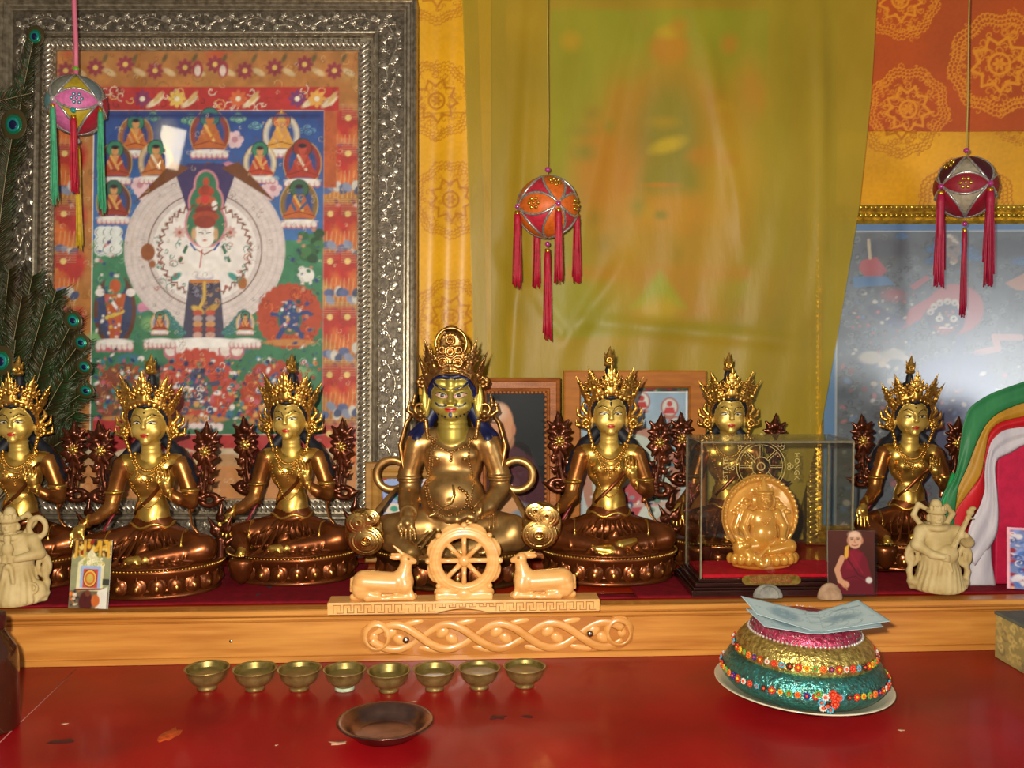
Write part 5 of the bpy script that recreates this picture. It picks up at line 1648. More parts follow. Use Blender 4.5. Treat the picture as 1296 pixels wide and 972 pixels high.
def guardian_body():
    s = SDF((-104, -88, 28), (104, 40, 266), 1.25)
    s.ell((0, 0, 66), (48, 34, 24), 5, 0)
    for sx in (-1, 1):
        s.cap((sx * 20, -2, 68), (sx * 74, -22, 64), 26, 21, 6, 0)
        s.ell((sx * 78, -26, 66), (17, 17, 18), 4, 0)
    s.cap((76, -26, 58), (6, -60, 46), 19, 10, 5, 0); s.cap((6, -60, 46), (-16, -62, 46), 8, 5, 2, 0)
    s.cap((-78, -30, 60), (-44, -66, 46), 18, 11, 5, 0); s.cap((-44, -66, 44), (-40, -80, 39), 8, 6, 2, 0)
    for k in range(5): s.cap((-46 + 3 * k, -80, 39), (-47 + 3.3 * k, -86, 37.5), 1.9, 1.6, .4, 0)
    s.ell((0, -40, 40), (66, 40, 5), 3, 0)
    for k in range(9):
        a = -2.5 + k * .25
        s.chain([(30 * math.cos(a), -14 + 24 * math.sin(a), 66), (58 * math.cos(a), -26 + 40 * math.sin(a), 46), (66 * math.cos(a), -26 + 48 * math.sin(a), 40)], [1.6, 2.2, 2.8], 2.5, 0)
    for sx in (-1, 1):
        for k in range(3):
            s.ring((sx * (48 + k * 5), -18, 66), 23 - k, 1.3, 1.5, 0, axis=0)
    # belly, chest, shoulders
    s.ell((0, -13, 106), (40, 31, 34), 6, 0)
    s.ell((0, -4, 148), (36, 22, 32), 9, 0)
    s.cap((-38, 2, 172), (38, 2, 172), 15, k=8, m=0)
    for sx in (-1, 1):
        s.ell((sx * 17, -17, 158), (16, 10, 12), 5, 0)
        s.ell((sx * 17, -27, 154), (2.4, 2, 2.4), .8, 0)
    s.ell((0, -45, 104), (3.2, 2.6, 4), 2, 0, cut=True)
    s.ell((0, 3, 180), (38, 13, 13), 6, 0); s.cap((0, -3, 180), (0, -5, 208), 19.5, 17.5, 3, 1)
    for z in (192, 198): s.ring((0, -3.6, z), 18.6, .9, .8, 1)
    # arms
    s.chain([(-46, 0, 168), (-56, 2, 132), (-55, -2, 108)], [15, 13, 13], 4, 0)
    s.chain([(-55, -2, 108), (-53, -24, 94), (-50, -42, 86)], [14, 11.5, 8], 3, 0)
    s.ell((-54, -12, 100), (14, 14, 14), 3, 0)
    hand(s, (-50, -42, 86), (-50, -52, 79), (.1, -.35, -1), (1, 0, 0), .06, (13, 15, 15, 12), 2.4, 0, .3)
    s.chain([(46, 0, 168), (58, 2, 132), (59, -2, 112)], [15, 13, 12.5], 4, 0)
    s.chain([(59, -2, 112), (46, -26, 96), (34, -40, 90)], [13, 10.5, 7.5], 3, 0)
    hand(s, (34, -40, 90), (27, -46, 86), (-1, -.2, -.15), (.1, .3, 1), .05, (11, 12, 12, 10), 2.4, 0, .8)
    for c, R, ax in (((-56, 1, 128), 14, 2), ((58, 1, 130), 14, 2), ((-51, -38, 88), 9.4, 1), ((38, -36, 92), 9, 0)):
        s.ring(c, R, 2.0, 1, 0, axis=ax); s.ring((c[0], c[1], c[2] - (4 if ax == 2 else 0)), R, 1.3, 1, 0, axis=ax)
    s.chain([(20, -48, 88), (10, -52, 84), (-2, -50, 84), (-12, -48, 88)], [5, 6, 5, 3.5], 2, 0)              # little mongoose under the hand
    s.ell((-16, -50, 91), (5, 4, 4), 1, 0); s.cap((-19, -52, 90), (-24, -54, 88), 2.4, 1.4, 1, 0); s.cap((-13, -49, 94), (-12, -49, 97), 1.6, .8, .5, 0)
    # hair locks
    for sx in (-1, 1):
        s.chain([(sx * 24, 10, 214), (sx * 36, 6, 192), (sx * 48, 0, 180), (sx * 54, -4, 162)], [9, 9, 8, 3], 3, 2)
        s.chain([(sx * 34, 6, 192), (sx * 44, -8, 178), (sx * 48, -12, 160)], [7, 6, 2], 2, 2)
        s.chain([(sx * 40, 8, 190), (sx * 56, 6, 172), (sx * 62, 2, 152)], [6, 5, 2], 2, 2)
    # head
    s.ell((0, -4, 232), (27, 25, 29), 2, 1)
    s.ell((0, -10, 216), (23, 18, 14), 5, 1)
    s.ell((0, -25, 246), (6, 5, 8), 3, 1)
    for sx in (-1, 1):
        s.ell((sx * 12, -22, 246), (9, 6, 7), 3, 1)
        s.ell((sx * 14, -19, 219), (11, 9, 9), 4, 1)
        s.ell((sx * 11, -30, 233.5), (7.5, 3.4, 4), 2.5, 1, cut=True)
        s.ell((sx * 11, -24.6, 232.5), (6.4, 3.4, 3.6), 1.2, 1)
        s.chain([(sx * 4, -29, 239), (sx * 12, -27.5, 242), (sx * 20, -22, 246)], 2.0, 1.8, 1)
        s.ell((sx * 32.5, -7, 225), (6.2, 4.5, 22), 1.5, 1); s.ell((sx * 33, -12, 227), (3.2, 2.6, 14), 1.5, 1, cut=True)
        s.ell((sx * 5, -29, 224), (3.4, 3, 2.8), 1.2, 1)
    s.cap((0, -28, 238), (0, -32, 226), 2.4, 4, 2, 1); s.ell((0, -32, 225.5), (4, 3.4, 3.2), 1.2, 1)
    s.ell((0, -28, 216.8), (8, 2.4, 2), 1, 1); s.ell((0, -27.6, 213.4), (6.6, 2.6, 2.2), 1, 1)
    s.ell((0, -24, 207), (9, 6, 5), 4, 1)
    s.ell((0, 5, 238), (27.8, 25, 24), 1.5, 2)
    hl = [(-28, -6, 226), (-27, -13, 240), (-20, -20, 252), (-10, -24, 256), (0, -25, 254), (10, -24, 256), (20, -20, 252), (27, -13, 240), (28, -6, 226)]
    s.chain(hl, 3.0, 1.5, 2)
    return s

def guardian_crown():
    s = SDF((-64, -46, 176), (64, 30, 322), 1.15)
    arch = [(-31, -6, 230), (-31, -12, 244), (-24, -21, 256), (-12, -27, 261), (0, -29, 262), (12, -27, 261), (24, -21, 256), (31, -12, 244), (31, -6, 230)]
    s.chain(arch, 3.0, 1.2)
    s.chain([(p[0], p[1] + 1, p[2] + 5) for p in arch[1:-1]], 3.4, 1.5)
    for off in (0, 8):
        for i in range(34):
            t = PI * (i + .5) / 34
            s.ell((-31 * math.cos(t), -6 - 25 * math.sin(t) ** .8, 236 + 26 * math.sin(t) + off), (1.6,) * 3, .3)
    for th, h, w, lift in ((-78, 40, 17, 250), (-44, 42, 19, 262), (44, 42, 19, 262), (78, 40, 17, 250)):
        a = math.radians(th)
        o = np.array((math.sin(a), -math.cos(a), 0))
        up = np.array((math.sin(a) * .36, -math.cos(a) * .1, 1)); up /= np.linalg.norm(up)
        filigree_leaf(s, (31 * o[0], -3 + 25 * o[1], lift), o, up, h, w)
    # large pierced front plate
    s.ell((0, -27, 280), (19, 3, 17), 1.5); s.ell((0, -26, 296), (14, 3, 15), 1.5)
    for x, z, R in ((-9, 273, 5.5), (9, 273, 5.5), (0, 286, 6), (-10, 288, 4), (10, 288, 4), (0, 300, 4.5)):
        s.ring((x, -30, z), R, 1.3, .5, axis=1); s.ell((x, -30.5, z), (2,) * 3, .5)
    for i in range(26):
        t = 2 * PI * i / 26
        s.ell((17.5 * math.cos(t), -29.5, 285 + 24 * math.sin(t)), (1.7,) * 3, .4)
    s.ring((0, -20, 296), 19, 2.2, 1, axis=1)
    s.ell((0, -14, 313), (9, 6, 6), 2)
    for sx in (-1, 1):
        for k in range(8):
            t = 2 * PI * k / 8
            s.ell((sx * (40 + 5.5 * math.cos(t)), -6, 206 + 6 * math.sin(t)), (2.9,) * 3, .6)
        s.ell((sx * 40, -9, 206), (4,) * 3, .5); s.ring((sx * 40, -8, 214), 7, 2, 1, axis=1)
        for k in range(8):
            t = 2 * PI * k / 8
            s.ell((sx * (38 + 6 * math.cos(t)), -2, 248 + 6 * math.sin(t)), (3,) * 3, .8)
        s.ell((sx * 38, -6, 248), (4,) * 3, .6)
        s.chain([(sx * 44, -4, 212), (sx * 50, -4, 220), (sx * 47, -4, 234)], [3.6, 3, .8], 1)
        s.chain([(sx * 48, -4, 206), (sx * 56, -4, 212), (sx * 54, -4, 226)], [3.2, 2.6, .8], 1)
        for k in range(6): s.ell((sx * (33 - .6 * k), -12 - .6 * k, 200 - 4.4 * k), (3.6 - .25 * k,) * 3, .8)
    return s

gd = empty('fierce_bronze_statue', ((573 - 648) / FPX * 1.855, 1.855, CZ), math.radians(-2))
tag(gd, 'large pot bellied bronze guardian statue with moustached fierce face behind the carved wheel', 'statue')
s = guardian_body()
gb = inst('body', s.build('body', [M_bronze, M_green, M_blue], U), gd)
dec = Decal(s.out, .0005)
u = U
sp = []
for sx in (-1, 1):
    sp += [('eye_rim', M_pink, 'blob', (sx * 11.5 * u, 232.4 * u, 8.2 * u, 3.4 * u, sx * .18)), ('eye', M_white, 'blob', (sx * 11 * u, 232.2 * u, 6.2 * u, 2.5 * u, sx * .15, 1.8)),
           ('pupil', M_black, 'blob', (sx * 10.2 * u, 232.4 * u, 2.5 * u, 2.4 * u, 0, 2.6)),
           ('eyelid_line', M_black, 'strip', ([(sx * 3.6 * u, 230 * u), (sx * 8 * u, 234.8 * u), (sx * 14 * u, 235.8 * u), (sx * 20 * u, 234 * u)], 1.4 * u, 3)),
           ('eyebrow', M_blue, 'strip', ([(sx * 5 * u, 239.5 * u), (sx * 12 * u, 241.5 * u), (sx * 18 * u, 245 * u), (sx * 23 * u, 250 * u)], 3.0 * u)),
           ('moustache', M_blue, 'strip', ([(sx * 4 * u, 220.5 * u), (sx * 10 * u, 219 * u), (sx * 15 * u, 220 * u), (sx * 19 * u, 223.5 * u)], 2.6 * u))]
    for k in range(4):
        sp.append(('beard_curl', M_blue, 'blob', (sx * (7 + 4.5 * k) * u, (206 + .9 * k * k * .7) * u, 1.3 * u, 1.3 * u)))
sp += [('lips', M_lip, 'blob', (0, 215.2 * u, 7.4 * u, 2.9 * u)), ('goatee', M_blue, 'blob', (0, 208.5 * u, 2.6 * u, 3.4 * u)), ('lip_line', M_black, 'strip', ([(-7 * u, 215.6 * u), (0, 215 * u), (7 * u, 215.6 * u)], .9 * u, 2.5))]
paint_face(gb, dec, 1, sp)
M_bcast = mat('cast_bronze', '#b58a50', .33, .92, color2='#855a2a', nscale=110)
inst('crown', guardian_crown().build('crown', M_bcast, U), gd)
b = MB()
def beads(path, r, n, lift=0.0):
    P_ = [Vector(p) for p in path]
    L_ = [0]
    for i in range(len(P_) - 1): L_.append(L_[-1] + (P_[i + 1] - P_[i]).length)
    for k in range(n):
        d = L_[-1] * k / (n - 1)
        i = max(q for q in range(len(L_) - 1) if L_[q] <= d + 1e-9)
        p = P_[i].lerp(P_[i + 1], (d - L_[i]) / max(1e-9, L_[i + 1] - L_[i]))
        b.ball(dec.pt(p.x * u, p.z * u, 0) if lift == 0 else Vector((p.x, p.y, p.z)) * u, (r * u,) * 3, 0, 6, 4)
beads([(-30, 0, 182), (-20, 0, 170), (0, 0, 162), (20, 0, 170), (30, 0, 182)], 1.9, 26)
beads([(-24, 0, 178), (-27, 0, 150), (-32, 0, 120), (-26, 0, 98), (-8, 0, 88), (10, 0, 90), (26, 0, 104), (28, 0, 125), (22, 0, 150), (22, 0, 178)], 1.7, 66)
beads([(-20, 0, 178), (-23, 0, 150), (-28, 0, 120), (-22, 0, 102), (-8, 0, 94), (8, 0, 97)], 1.3, 40)
beads([(0, 0, 162), (0, 0, 152)], 2.4, 4)
beads([(12, 0, 120), (22, 0, 112), (20, 0, 100), (30, 0, 92)], 2.6, 9)
tag(b.obj('bead_garland', M_bcast, gd), kind='stuff')
pts = [dec.pt(x * u, z * u, .5) for x, z in ((4, 124), (6, 112), (2, 102), (-8, 98), (-16, 104))]
MB().tube(pts, [2.2 * u, 3.2 * u, 3.6 * u, 3 * u, 1.6 * u], 8, flat=.6).obj('carved_tusk', M_bronze, gd)
# scarves: garland strips by the ears, loops by the arms, coils at the knees
for sx in (-1, 1):
    MB().tube([Vector(p) * u for p in [(sx * 46, 2, 214), (sx * 58, 0, 196), (sx * 66, -2, 168), (sx * 62, -4, 144), (sx * 56, -8, 126)]], [4 * u, 5.5 * u, 6 * u, 6 * u, 4 * u], 8, flat=.5).obj('shoulder_scarf', M_bcast, gd)
    s = SDF((-32, -8, -28), (32, 8, 28), 1.15)
    s.ring((0, 0, 0), 19, 4.8, 1, axis=1, sx=1.05, sy=1.0); s.ring((0, -3, 0), 16.5, 1.2, .6, axis=1, sx=1.05); s.ring((0, -3, 0), 21, 1.2, .6, axis=1, sx=1.05)
    inst('scarf_loop', s.build('scarf_loop', M_bronze, U), gd, (sx * 78 * u + (.004 if sx > 0 else 0), 4 * u, 130 * u))
    MB().tube([Vector(p) * u for p in [(sx * 70, -2, 114), (sx * 80, -20, 104), (sx * 90, -40, 90), (sx * 100, -52, 76)]], [3 * u, 4 * u, 5 * u, 6 * u], 8, flat=.5).obj('scarf_tail', M_bronze, gd)
    s = SDF((-32, -12, -36), (32, 10, 36), 1.15)
    s.ell((0, 3, 0), (24, 5, 28), 2)
    for x, z, R, q in ((-3, -12, 20, 1), (6, 10, 14, 1), (-8, 16, 11, 1)):
        for rr in np.arange(R, 2.5, -3.6):
            s.ring((x, -1.0 - (R - rr) * .10, z), rr, 1.7, .8, axis=1, sy=.85)
    inst('scarf_coil', s.build('scarf_coil', mat('pale_gilt_bronze', '#cfa864', .24, 1.0, color2='#a87c3c', nscale=40), U), gd, ((-103 if sx < 0 else 112) * u, -56 * u, (70 if sx < 0 else 79) * u), (0, 0, 0), (sx, 1, 1))
    beads([(sx * 60, -44, 60), (sx * 58, -54, 48), (sx * 57, -62, 34), (sx * 57, -66, 20)], 2.6, 10, 1)
seat_parts(gd, 102, 42, mat('dark_bronze', '#6e4a26', .30, .85, color2='#4a2e16', nscale=30), 24)
stage('central')

# ================================================================== carved wheel with two deer
M_pale = mat('pale_carved_wood', '#dfaa66', .36, color2='#cf9450', nscale=5, stretch=(4, 20, 20), coat=.45, coat_rough=.18, bump=.05, bscale=6)
M_groove = mat('dark_carved_groove', '#8a5a24', .6, noise=.2, nscale=40)
wk = .001412
wo = G(587, 776, CZ)
wh = empty('wheel_and_deer_carving', wo + Vector((0, .012, .0)), AANG)
tag(wh, 'pale wooden carving of a spoked wheel between two kneeling deer', 'carving')
def wx(px): return (px - 587) * wk
def wz(py): return (779 - py) * wk
arch = [(wx(555 + 60 * i / 12), .0015 + .006 * math.sin(PI * i / 12)) for i in range(13)]
outl = [(wx(418), 0)] + [(wx(553), 0)] + arch[1:-1] + [(wx(617), 0), (wx(757), 0), (wx(757), wz(764)), (wx(418), wz(764))]
MB().prism(outl, -.012, .034).obj('base_board', M_pale, wh, smooth=False, bevel=.0012)
b = MB()
n = 26
for i in range(n):
    x0 = wx(424) + (wx(751) - wx(424)) * i / n
    if 0.38 < (i + .5) / n < 0.60: hh = .55
    else: hh = 1.0
    d = (wx(751) - wx(424)) / n
    zt = wz(766.5); zb = wz(777) if hh == 1 else wz(771.5)
    def bar(xa, xb, za, zc): b.box(((xa + xb) / 2, -.0122, (za + zc) / 2), (abs(xb - xa), .0012, abs(zc - za)))
    t = .0011
    bar(x0 + .1 * d, x0 + .1 * d + t, zb, zt); bar(x0 + .1 * d, x0 + .8 * d, zt - t, zt)
    bar(x0 + .8 * d, x0 + .8 * d + t, zb + .004 * hh, zt); bar(x0 + .45 * d, x0 + .45 * d + t, zb, zb + (zt - zb) * .6); bar(x0 + .45 * d, x0 + 1.1 * d, zb, zb + t)
b.obj('key_fret_groove', M_groove, wh, smooth=False)
def deer(flip):
    s = SDF((-46, -20, -1), (48, 16, 74), 1.0)
    s.cap((-24, 0, 23), (14, 0, 21), 14.5, 13.5, 4); s.ell((24, 0, 22), (14, 10, 16), 4)
    s.ell((-26, -5, 16), (13, 9, 14), 1.5); s.ell((27, -5, 18), (10, 8, 12), 1.5)
    s.cap((25, 0, 30), (29, 0, 47), 10.5, 7, 4); s.cap((28, 0, 51), (38.5, 0, 48), 7.2, 3.6, 2)
    s.cap((25, 2, 55), (10, 3, 57), 3.4, 1.2, 1.2); s.ell((16, 1, 53), (9, 2.5, 3.4), 1)
    if not flip: s.cap((25, 0, 57), (13, 0, 68), 2.4, 1.2, 1)
    s.chain([(32, -5, 12), (36, -7, 5), (14, -8, 4.5), (4, -8, 4)], [5, 4.2, 3.4, 3], 1.5)
    s.chain([(-24, -6, 10), (-6, -8, 6), (-20, -9, 4), (6, -9, 3.6)], [6, 4.4, 3.4, 2.6], 1.5)
    s.cap((-38, 0, 4), (38, 0, 4), 4.2, 4.2, 2); s.cap((-38, 0, 26), (-40, 0, 12), 3.4, 2, 1.5)
    s.ell((32, -6.2, 52.5), (1.8, 1.4, 1.5), .3, 1)
    s.floor(0)
    return s.build('deer', [M_pale, M_groove], wk)
inst('deer', deer(False), wh, (wx(486), .008, wz(764.5)))
inst('deer', deer(True), wh, (wx(687), .008, wz(764.5)), (0, 0, 0), (-1, 1, 1))
s = SDF((-54, -12, -54), (54, 12, 54), 1.1)
for q in (33, 36.5, 40): s.ring((0, 0, 0), q, 4.6, 2.5, axis=1)
for k in range(8):
    t = 2 * PI * (k + .5) / 8
    s.ell((40 * math.cos(t), 2, 40 * math.sin(t)), (14, 4, 9), 1.5, 0, (-t + PI / 2, 'Y'))
s.ring((0, -4, 0), 34, 1.6, 1, axis=1); s.ring((0, -4.4, 0), 41.5, 1.0, .6, axis=1, cut=True)
rim = inst('wheel_rim', s.build('wheel_rim', M_pale, wk), wh, (0, .010, wz(716.5)))
for k in range(8):
    t = 2 * PI * k / 8
    MB().tube([(5 * math.cos(t) * wk, 0, 5 * math.sin(t) * wk), (20 * math.cos(t) * wk, -.001, 20 * math.sin(t) * wk), (31 * math.cos(t) * wk, 0, 31 * math.sin(t) * wk)], [.0052, .0042, .0052], 8).obj('spoke', M_pale, rim)
    MB().ball((45 * math.cos(t) * wk, -.002, 45 * math.sin(t) * wk), (.0056,) * 3, 0, 12, 8).obj('rim_knob', M_pale, rim)
MB().ball((0, -.002, 0), (.0105, .009, .0105), 0, 18, 10).obj('hub', M_pale, rim)
s = SDF((-44, -12, -2), (44, 12, 22), 1.0)
s.box((0, 0, 4), (36, 9, 5), 2); s.ell((-22, 0, 8), (16, 8, 9), 2); s.ell((22, 0, 8), (16, 8, 9), 2); s.ell((0, -4, 8), (10, 6, 7), 2)
s.floor(0)
inst('wheel_stand', s.build('wheel_stand', M_pale, wk), wh, (0, .012, wz(765)))

# ================================================================== glass display case with the golden plaque figure
kc = 1.73 / FPX
gc = empty('glass_display_case', (0.498, 1.795, CZ), AANG * .6)
tag(gc, 'clear glass display case on a dark stepped wooden plinth with red velvet', 'display case')
M_mahog = mat('dark_mahogany', '#2e120f', .25, color2='#200b09', nscale=8, stretch=(2, 20, 20), coat=.5)
CW, CD, CZ0, CH = .288, .125, .030, .258
for z0, z1, ex in ((0, .012, .021), (.012, .0165, .017), (.0165, .024, .012), (.024, .030, .004)):
    MB().box((0, 0, (z0 + z1) / 2), (CW + 2 * ex, CD + 2 * ex, z1 - z0)).obj('plinth_step', M_mahog, gc, smooth=False, bevel=.0015)
MB().box((0, 0, CZ0 + .003), (CW - .012, CD - .012, .006)).obj('velvet_pad', mat('red_velvet', '#c4122c', .8, color2='#ae0e24', nscale=60, spec=.2), gc, smooth=False, bevel=.001)
M_case = glass_mat('case_glass', tint=(.97, .97, .94), refl=.35, rough=.02)
gt = .003
MB().box((0, -CD / 2, CZ0 + CH / 2), (CW, gt, CH)).obj('front_pane', M_case, gc, smooth=False)
bp = MB().box((0, CD / 2, CZ0 + CH / 2), (CW, gt, CH)).obj('back_pane', M_case, gc, smooth=False)
for sx in (-1, 1):
    MB().box((sx * CW / 2, 0, CZ0 + CH / 2), (gt, CD - gt, CH)).obj('side_pane', M_case, gc, smooth=False)
MB().box((0, 0, CZ0 + CH + gt / 2), (CW + gt, CD + gt, gt)).obj('top_pane', glass_mat('case_lid_glass', tint=(.86, .84, .70), refl=.5, rough=.04, haze=.16, haze_col=(.45, .42, .28)), gc, smooth=False)
M_edge = mat('glued_glass_edge', '#7d7258', .3, 0.0, noise=.3, nscale=150)
b = MB()
for sx in (-1, 1):
    for sy in (-1, 1):
        MB().box((sx * CW / 2, sy * CD / 2, CZ0 + CH / 2), (.0032, .0042, CH)).obj('glass_edge', M_edge, gc, smooth=False)
MB().box((0, -CD / 2, CZ0 + CH), (CW, .0045, .0024)).obj('glass_edge', M_edge, gc, smooth=False)
for sx in (-1, 1): MB().box((sx * CW / 2, 0, CZ0 + CH), (.0035, CD, .0022)).obj('glass_edge', M_edge, gc, smooth=False)
# gold emblem printed on the back pane
M_ink = mat('gold_print_ink', '#cdb36a', .5, .0, noise=.1, nscale=90)
b = MB()
ex_, ez_, ey_ = .006, .226, CD / 2 - .0022
def ringflat(R, w, n=48, cx=0.0, cz=0.0):
    v, f = [], []
    for i in range(n):
        a = 2 * PI * i / n
        for r_ in (R - w / 2, R + w / 2): v.append((ex_ + cx + r_ * math.cos(a), ey_, ez_ + cz + r_ * math.sin(a)))
    f = [(2 * i, 2 * i + 1, (2 * i + 3) % (2 * n), (2 * i + 2) % (2 * n)) for i in range(n)]
    b.add(v, f)
K_ = .00155
ringflat(32 * K_, .0014); ringflat(28.5 * K_, .0010); ringflat(12 * K_, .0010); ringflat(5 * K_, .002)
for k in range(8):
    t = 2 * PI * k / 8 + PI / 8 * 0
    c_, s_ = math.cos(t), math.sin(t)
    for o_ in (-.0022, .0022):
        p, q_ = (12 * K_, 28 * K_)
        b.add([(ex_ + p * c_ - (o_ - .0006) * s_, ey_, ez_ + p * s_ + (o_ - .0006) * c_), (ex_ + q_ * c_ - (o_ - .0006) * s_, ey_, ez_ + q_ * s_ + (o_ - .0006) * c_),
               (ex_ + q_ * c_ - (o_ + .0006) * s_, ey_, ez_ + q_ * s_ + (o_ + .0006) * c_), (ex_ + p * c_ - (o_ + .0006) * s_, ey_, ez_ + p * s_ + (o_ + .0006) * c_)], [(0, 1, 2, 3)])
    for dx, dz in ((0, 2.6), (-2.4, -1), (2.4, -1)):
        t2 = t - PI / 2
        ringflat(2.1 * K_, .0013, 12, (38 * c_ + dx * math.cos(t2) - dz * math.sin(t2)) * K_, (38 * s_ + dx * math.sin(t2) + dz * math.cos(t2)) * K_)
b.obj('wheel_emblem', M_ink, gc)
def text_mesh(name, body, size, material, parent, loc, rot, extrude=.0002):
    cu = bpy.data.curves.new(name, 'FONT')
    cu.body = body; cu.size = size; cu.align_x = 'CENTER'; cu.align_y = 'CENTER'; cu.extrude = extrude; cu.resolution_u = 2
    o = bpy.data.objects.new(name, cu); COL.objects.link(o)
    dg = bpy.context.evaluated_depsgraph_get()
    me = bpy.data.meshes.new_from_object(o.evaluated_get(dg))
    bpy.data.objects.remove(o)
    me.materials.clear(); me.materials.append(material)
    m_ = inst(name, me, parent, loc)
    m_.rotation_mode = 'XYZ'; m_.rotation_euler = rot
    return m_
def rxz(a):                                          # text standing in the x,z plane, turned by a
    return (Matrix.Rotation(-a, 3, 'Y') @ Matrix.Rotation(PI / 2, 3, 'X')).to_euler()
text_mesh('printed_word', 'ESTATE', .0150, M_ink, gc, (ex_ - 46 * K_, ey_, ez_ - 4 * K_), rxz(PI / 2))
text_mesh('printed_word', 'HONGK', .0150, M_ink, gc, (ex_ + 47 * K_, ey_, ez_ + 0 * K_), rxz(-PI / 2))
# engraved plaque on the plinth
pq = MB()
pts = []
for i in range(36):
    a = 2 * PI * i / 36
    pts.append((.056 * math.copysign(abs(math.cos(a)) ** .35, math.cos(a)), .0095 * math.copysign(abs(math.sin(a)) ** .5, math.sin(a)) * (1 if abs(math.cos(a)) < .82 else .8)))
pl = pq.prism(pts, -.0016, 0).obj('brass_plaque', mat('engraved_brass', '#b99748', .3, 1.0, color2='#8c6a28', nscale=120), gc, (-.012, -CD / 2 - .0085, .0285), (-.30, 0, 0), smooth=False)
b = MB()
r = random.Random(4)
for row, (xa, xb) in enumerate(((-.040, .036), (-.040, .038))):
    x = xa
    while x < xb:
        w_ = r.choice((.003, .0036, .0042))
        zz = .0036 - .0066 * row
        b.box((x + w_ / 2, -.0018, zz + .0014), (w_, .0004, .0010)); b.box((x + w_ * .3, -.0018, zz - .0002), (.0010, .0004, .0034)); b.box((x + w_ * .8, -.0018, zz - .0004), (.0009, .0004, .0030))
        if r.random() < .5: b.box((x + w_ / 2, -.0018, zz - .0018), (w_ * .8, .0004, .0009))
        x += w_ + .0014
    # two lines of red engraved script, too small to read
tag(b.obj('engraved_script', mat('red_enamel', '#8e1a14', .5), pl, smooth=False), kind='stuff')

# golden relief plaque figure
M_ochre = mat('glazed_golden_ochre', '#dda043', .26, .25, color2='#cf9038', nscale=30, coat=.9)
s = SDF((-56, -34, -2), (56, 20, 118), 1.1)
s.ell((0, 8, 66), (50, 6, 52), 2); s.ell((0, 8, 104), (20, 5, 14), 8); s.ring((0, 3, 66), 46, 3, 1.5, axis=1, sx=1, sy=1.04)
for k in range(30):
    t = -.5 + (PI + 1.0) * k / 29
    s.ell((47 * math.cos(t), 1, 68 + 48 * math.sin(t)), (2.2,) * 3, .6)
s.ell((0, -4, 13), (44, 22, 12), 2); s.ell((0, -2, 4), (38, 18, 6), 2)
for k in range(11):
    t = PI + PI * (k + .5) / 11
    s.ell((42 * math.cos(t), -4 + 22 * math.sin(t), 14), (5.5, 5, 7), 1.0); s.ell((44 * math.cos(t), -4 + 23.5 * math.sin(t), 13), (2, 2, 3.4), .6)
for sx in (-1, 1): s.cap((sx * 6, -6, 30), (sx * 32, -14, 30), 12, 9, 4)
s.cap((32, -14, 30), (4, -22, 26), 8, 5, 3); s.cap((-32, -14, 28), (-10, -24, 14), 8, 5, 3); s.ell((-6, -27, 10), (7, 5, 5), 1.5)
s.ell((0, -8, 46), (18, 14, 18), 4); s.ell((0, -5, 62), (18, 10, 16), 4)
for sx in (-1, 1):
    s.chain([(sx * 18, -4, 70), (sx * 26, -8, 54), (sx * 22, -16, 42)], [6.5, 5.5, 4], 2)
    s.chain([(sx * 14, 2, 84), (sx * 26, 2, 74), (sx * 34, 0, 52), (sx * 30, -2, 36)], [3, 4, 4, 3], 2)
    s.ell((sx * 13, -8, 86), (3, 3, 8), 1)
    for k in range(4): s.ell((sx * (20 + 5 * k), 1, 86 - 5 * k), (4, 3, 3), 1.2)
s.ell((0, -8, 88), (11, 11, 13), 3); s.ell((0, -19, 86), (2.2, 2, 3), 1.2)
for sx in (-1, 1): s.ell((sx * 4.6, -18.4, 89), (3, 1.6, 1.4), .8); s.cap((sx * 2, -18.5, 92), (sx * 8, -16, 94), 1, .8, .8)
s.cap((-3, -18, 80.5), (3, -18, 80.5), 1.2, 1.2, .8)
s.ring((0, -6, 98), 11, 2.4, 1.5); s.cap((0, -8, 100), (0, -6, 116), 7, 1.5, 2)
for x in (-9, -4.5, 4.5, 9): s.cap((x, -10, 100), (x * 1.15, -10, 108 - abs(x) * .3), 2.6, 1, 1)
for k in range(9): s.ell((-8 + 2 * k, -20 + abs(k - 4) * .6, 68 - 2.2 * (4 - abs(k - 4))), (1.4,) * 3, .4)
s.ell((-26, -20, 34), (6, 5, 5), 2); s.chain([(-30, -18, 40), (-38, -16, 44), (-34, -18, 34)], [4, 3, 3], 2); s.ell((22, -18, 40), (5, 4, 4), 1.5); s.ell((30, -17, 36), (5, 4, 4), 1.5)
s.cap((-10, -25, 20), (2, -24, 32), 3, 2, 1.5)
s.floor(0)
med = inst('golden_plaque_figure', s.build('golden_plaque_figure', M_ochre, .00152, 0), None, Vector((.487, 1.792, CZ + CZ0 + .0065)), (0, 0, .05))
tag(med, 'golden ochre relief of a seated figure with round halo inside the glass case', 'figurine')

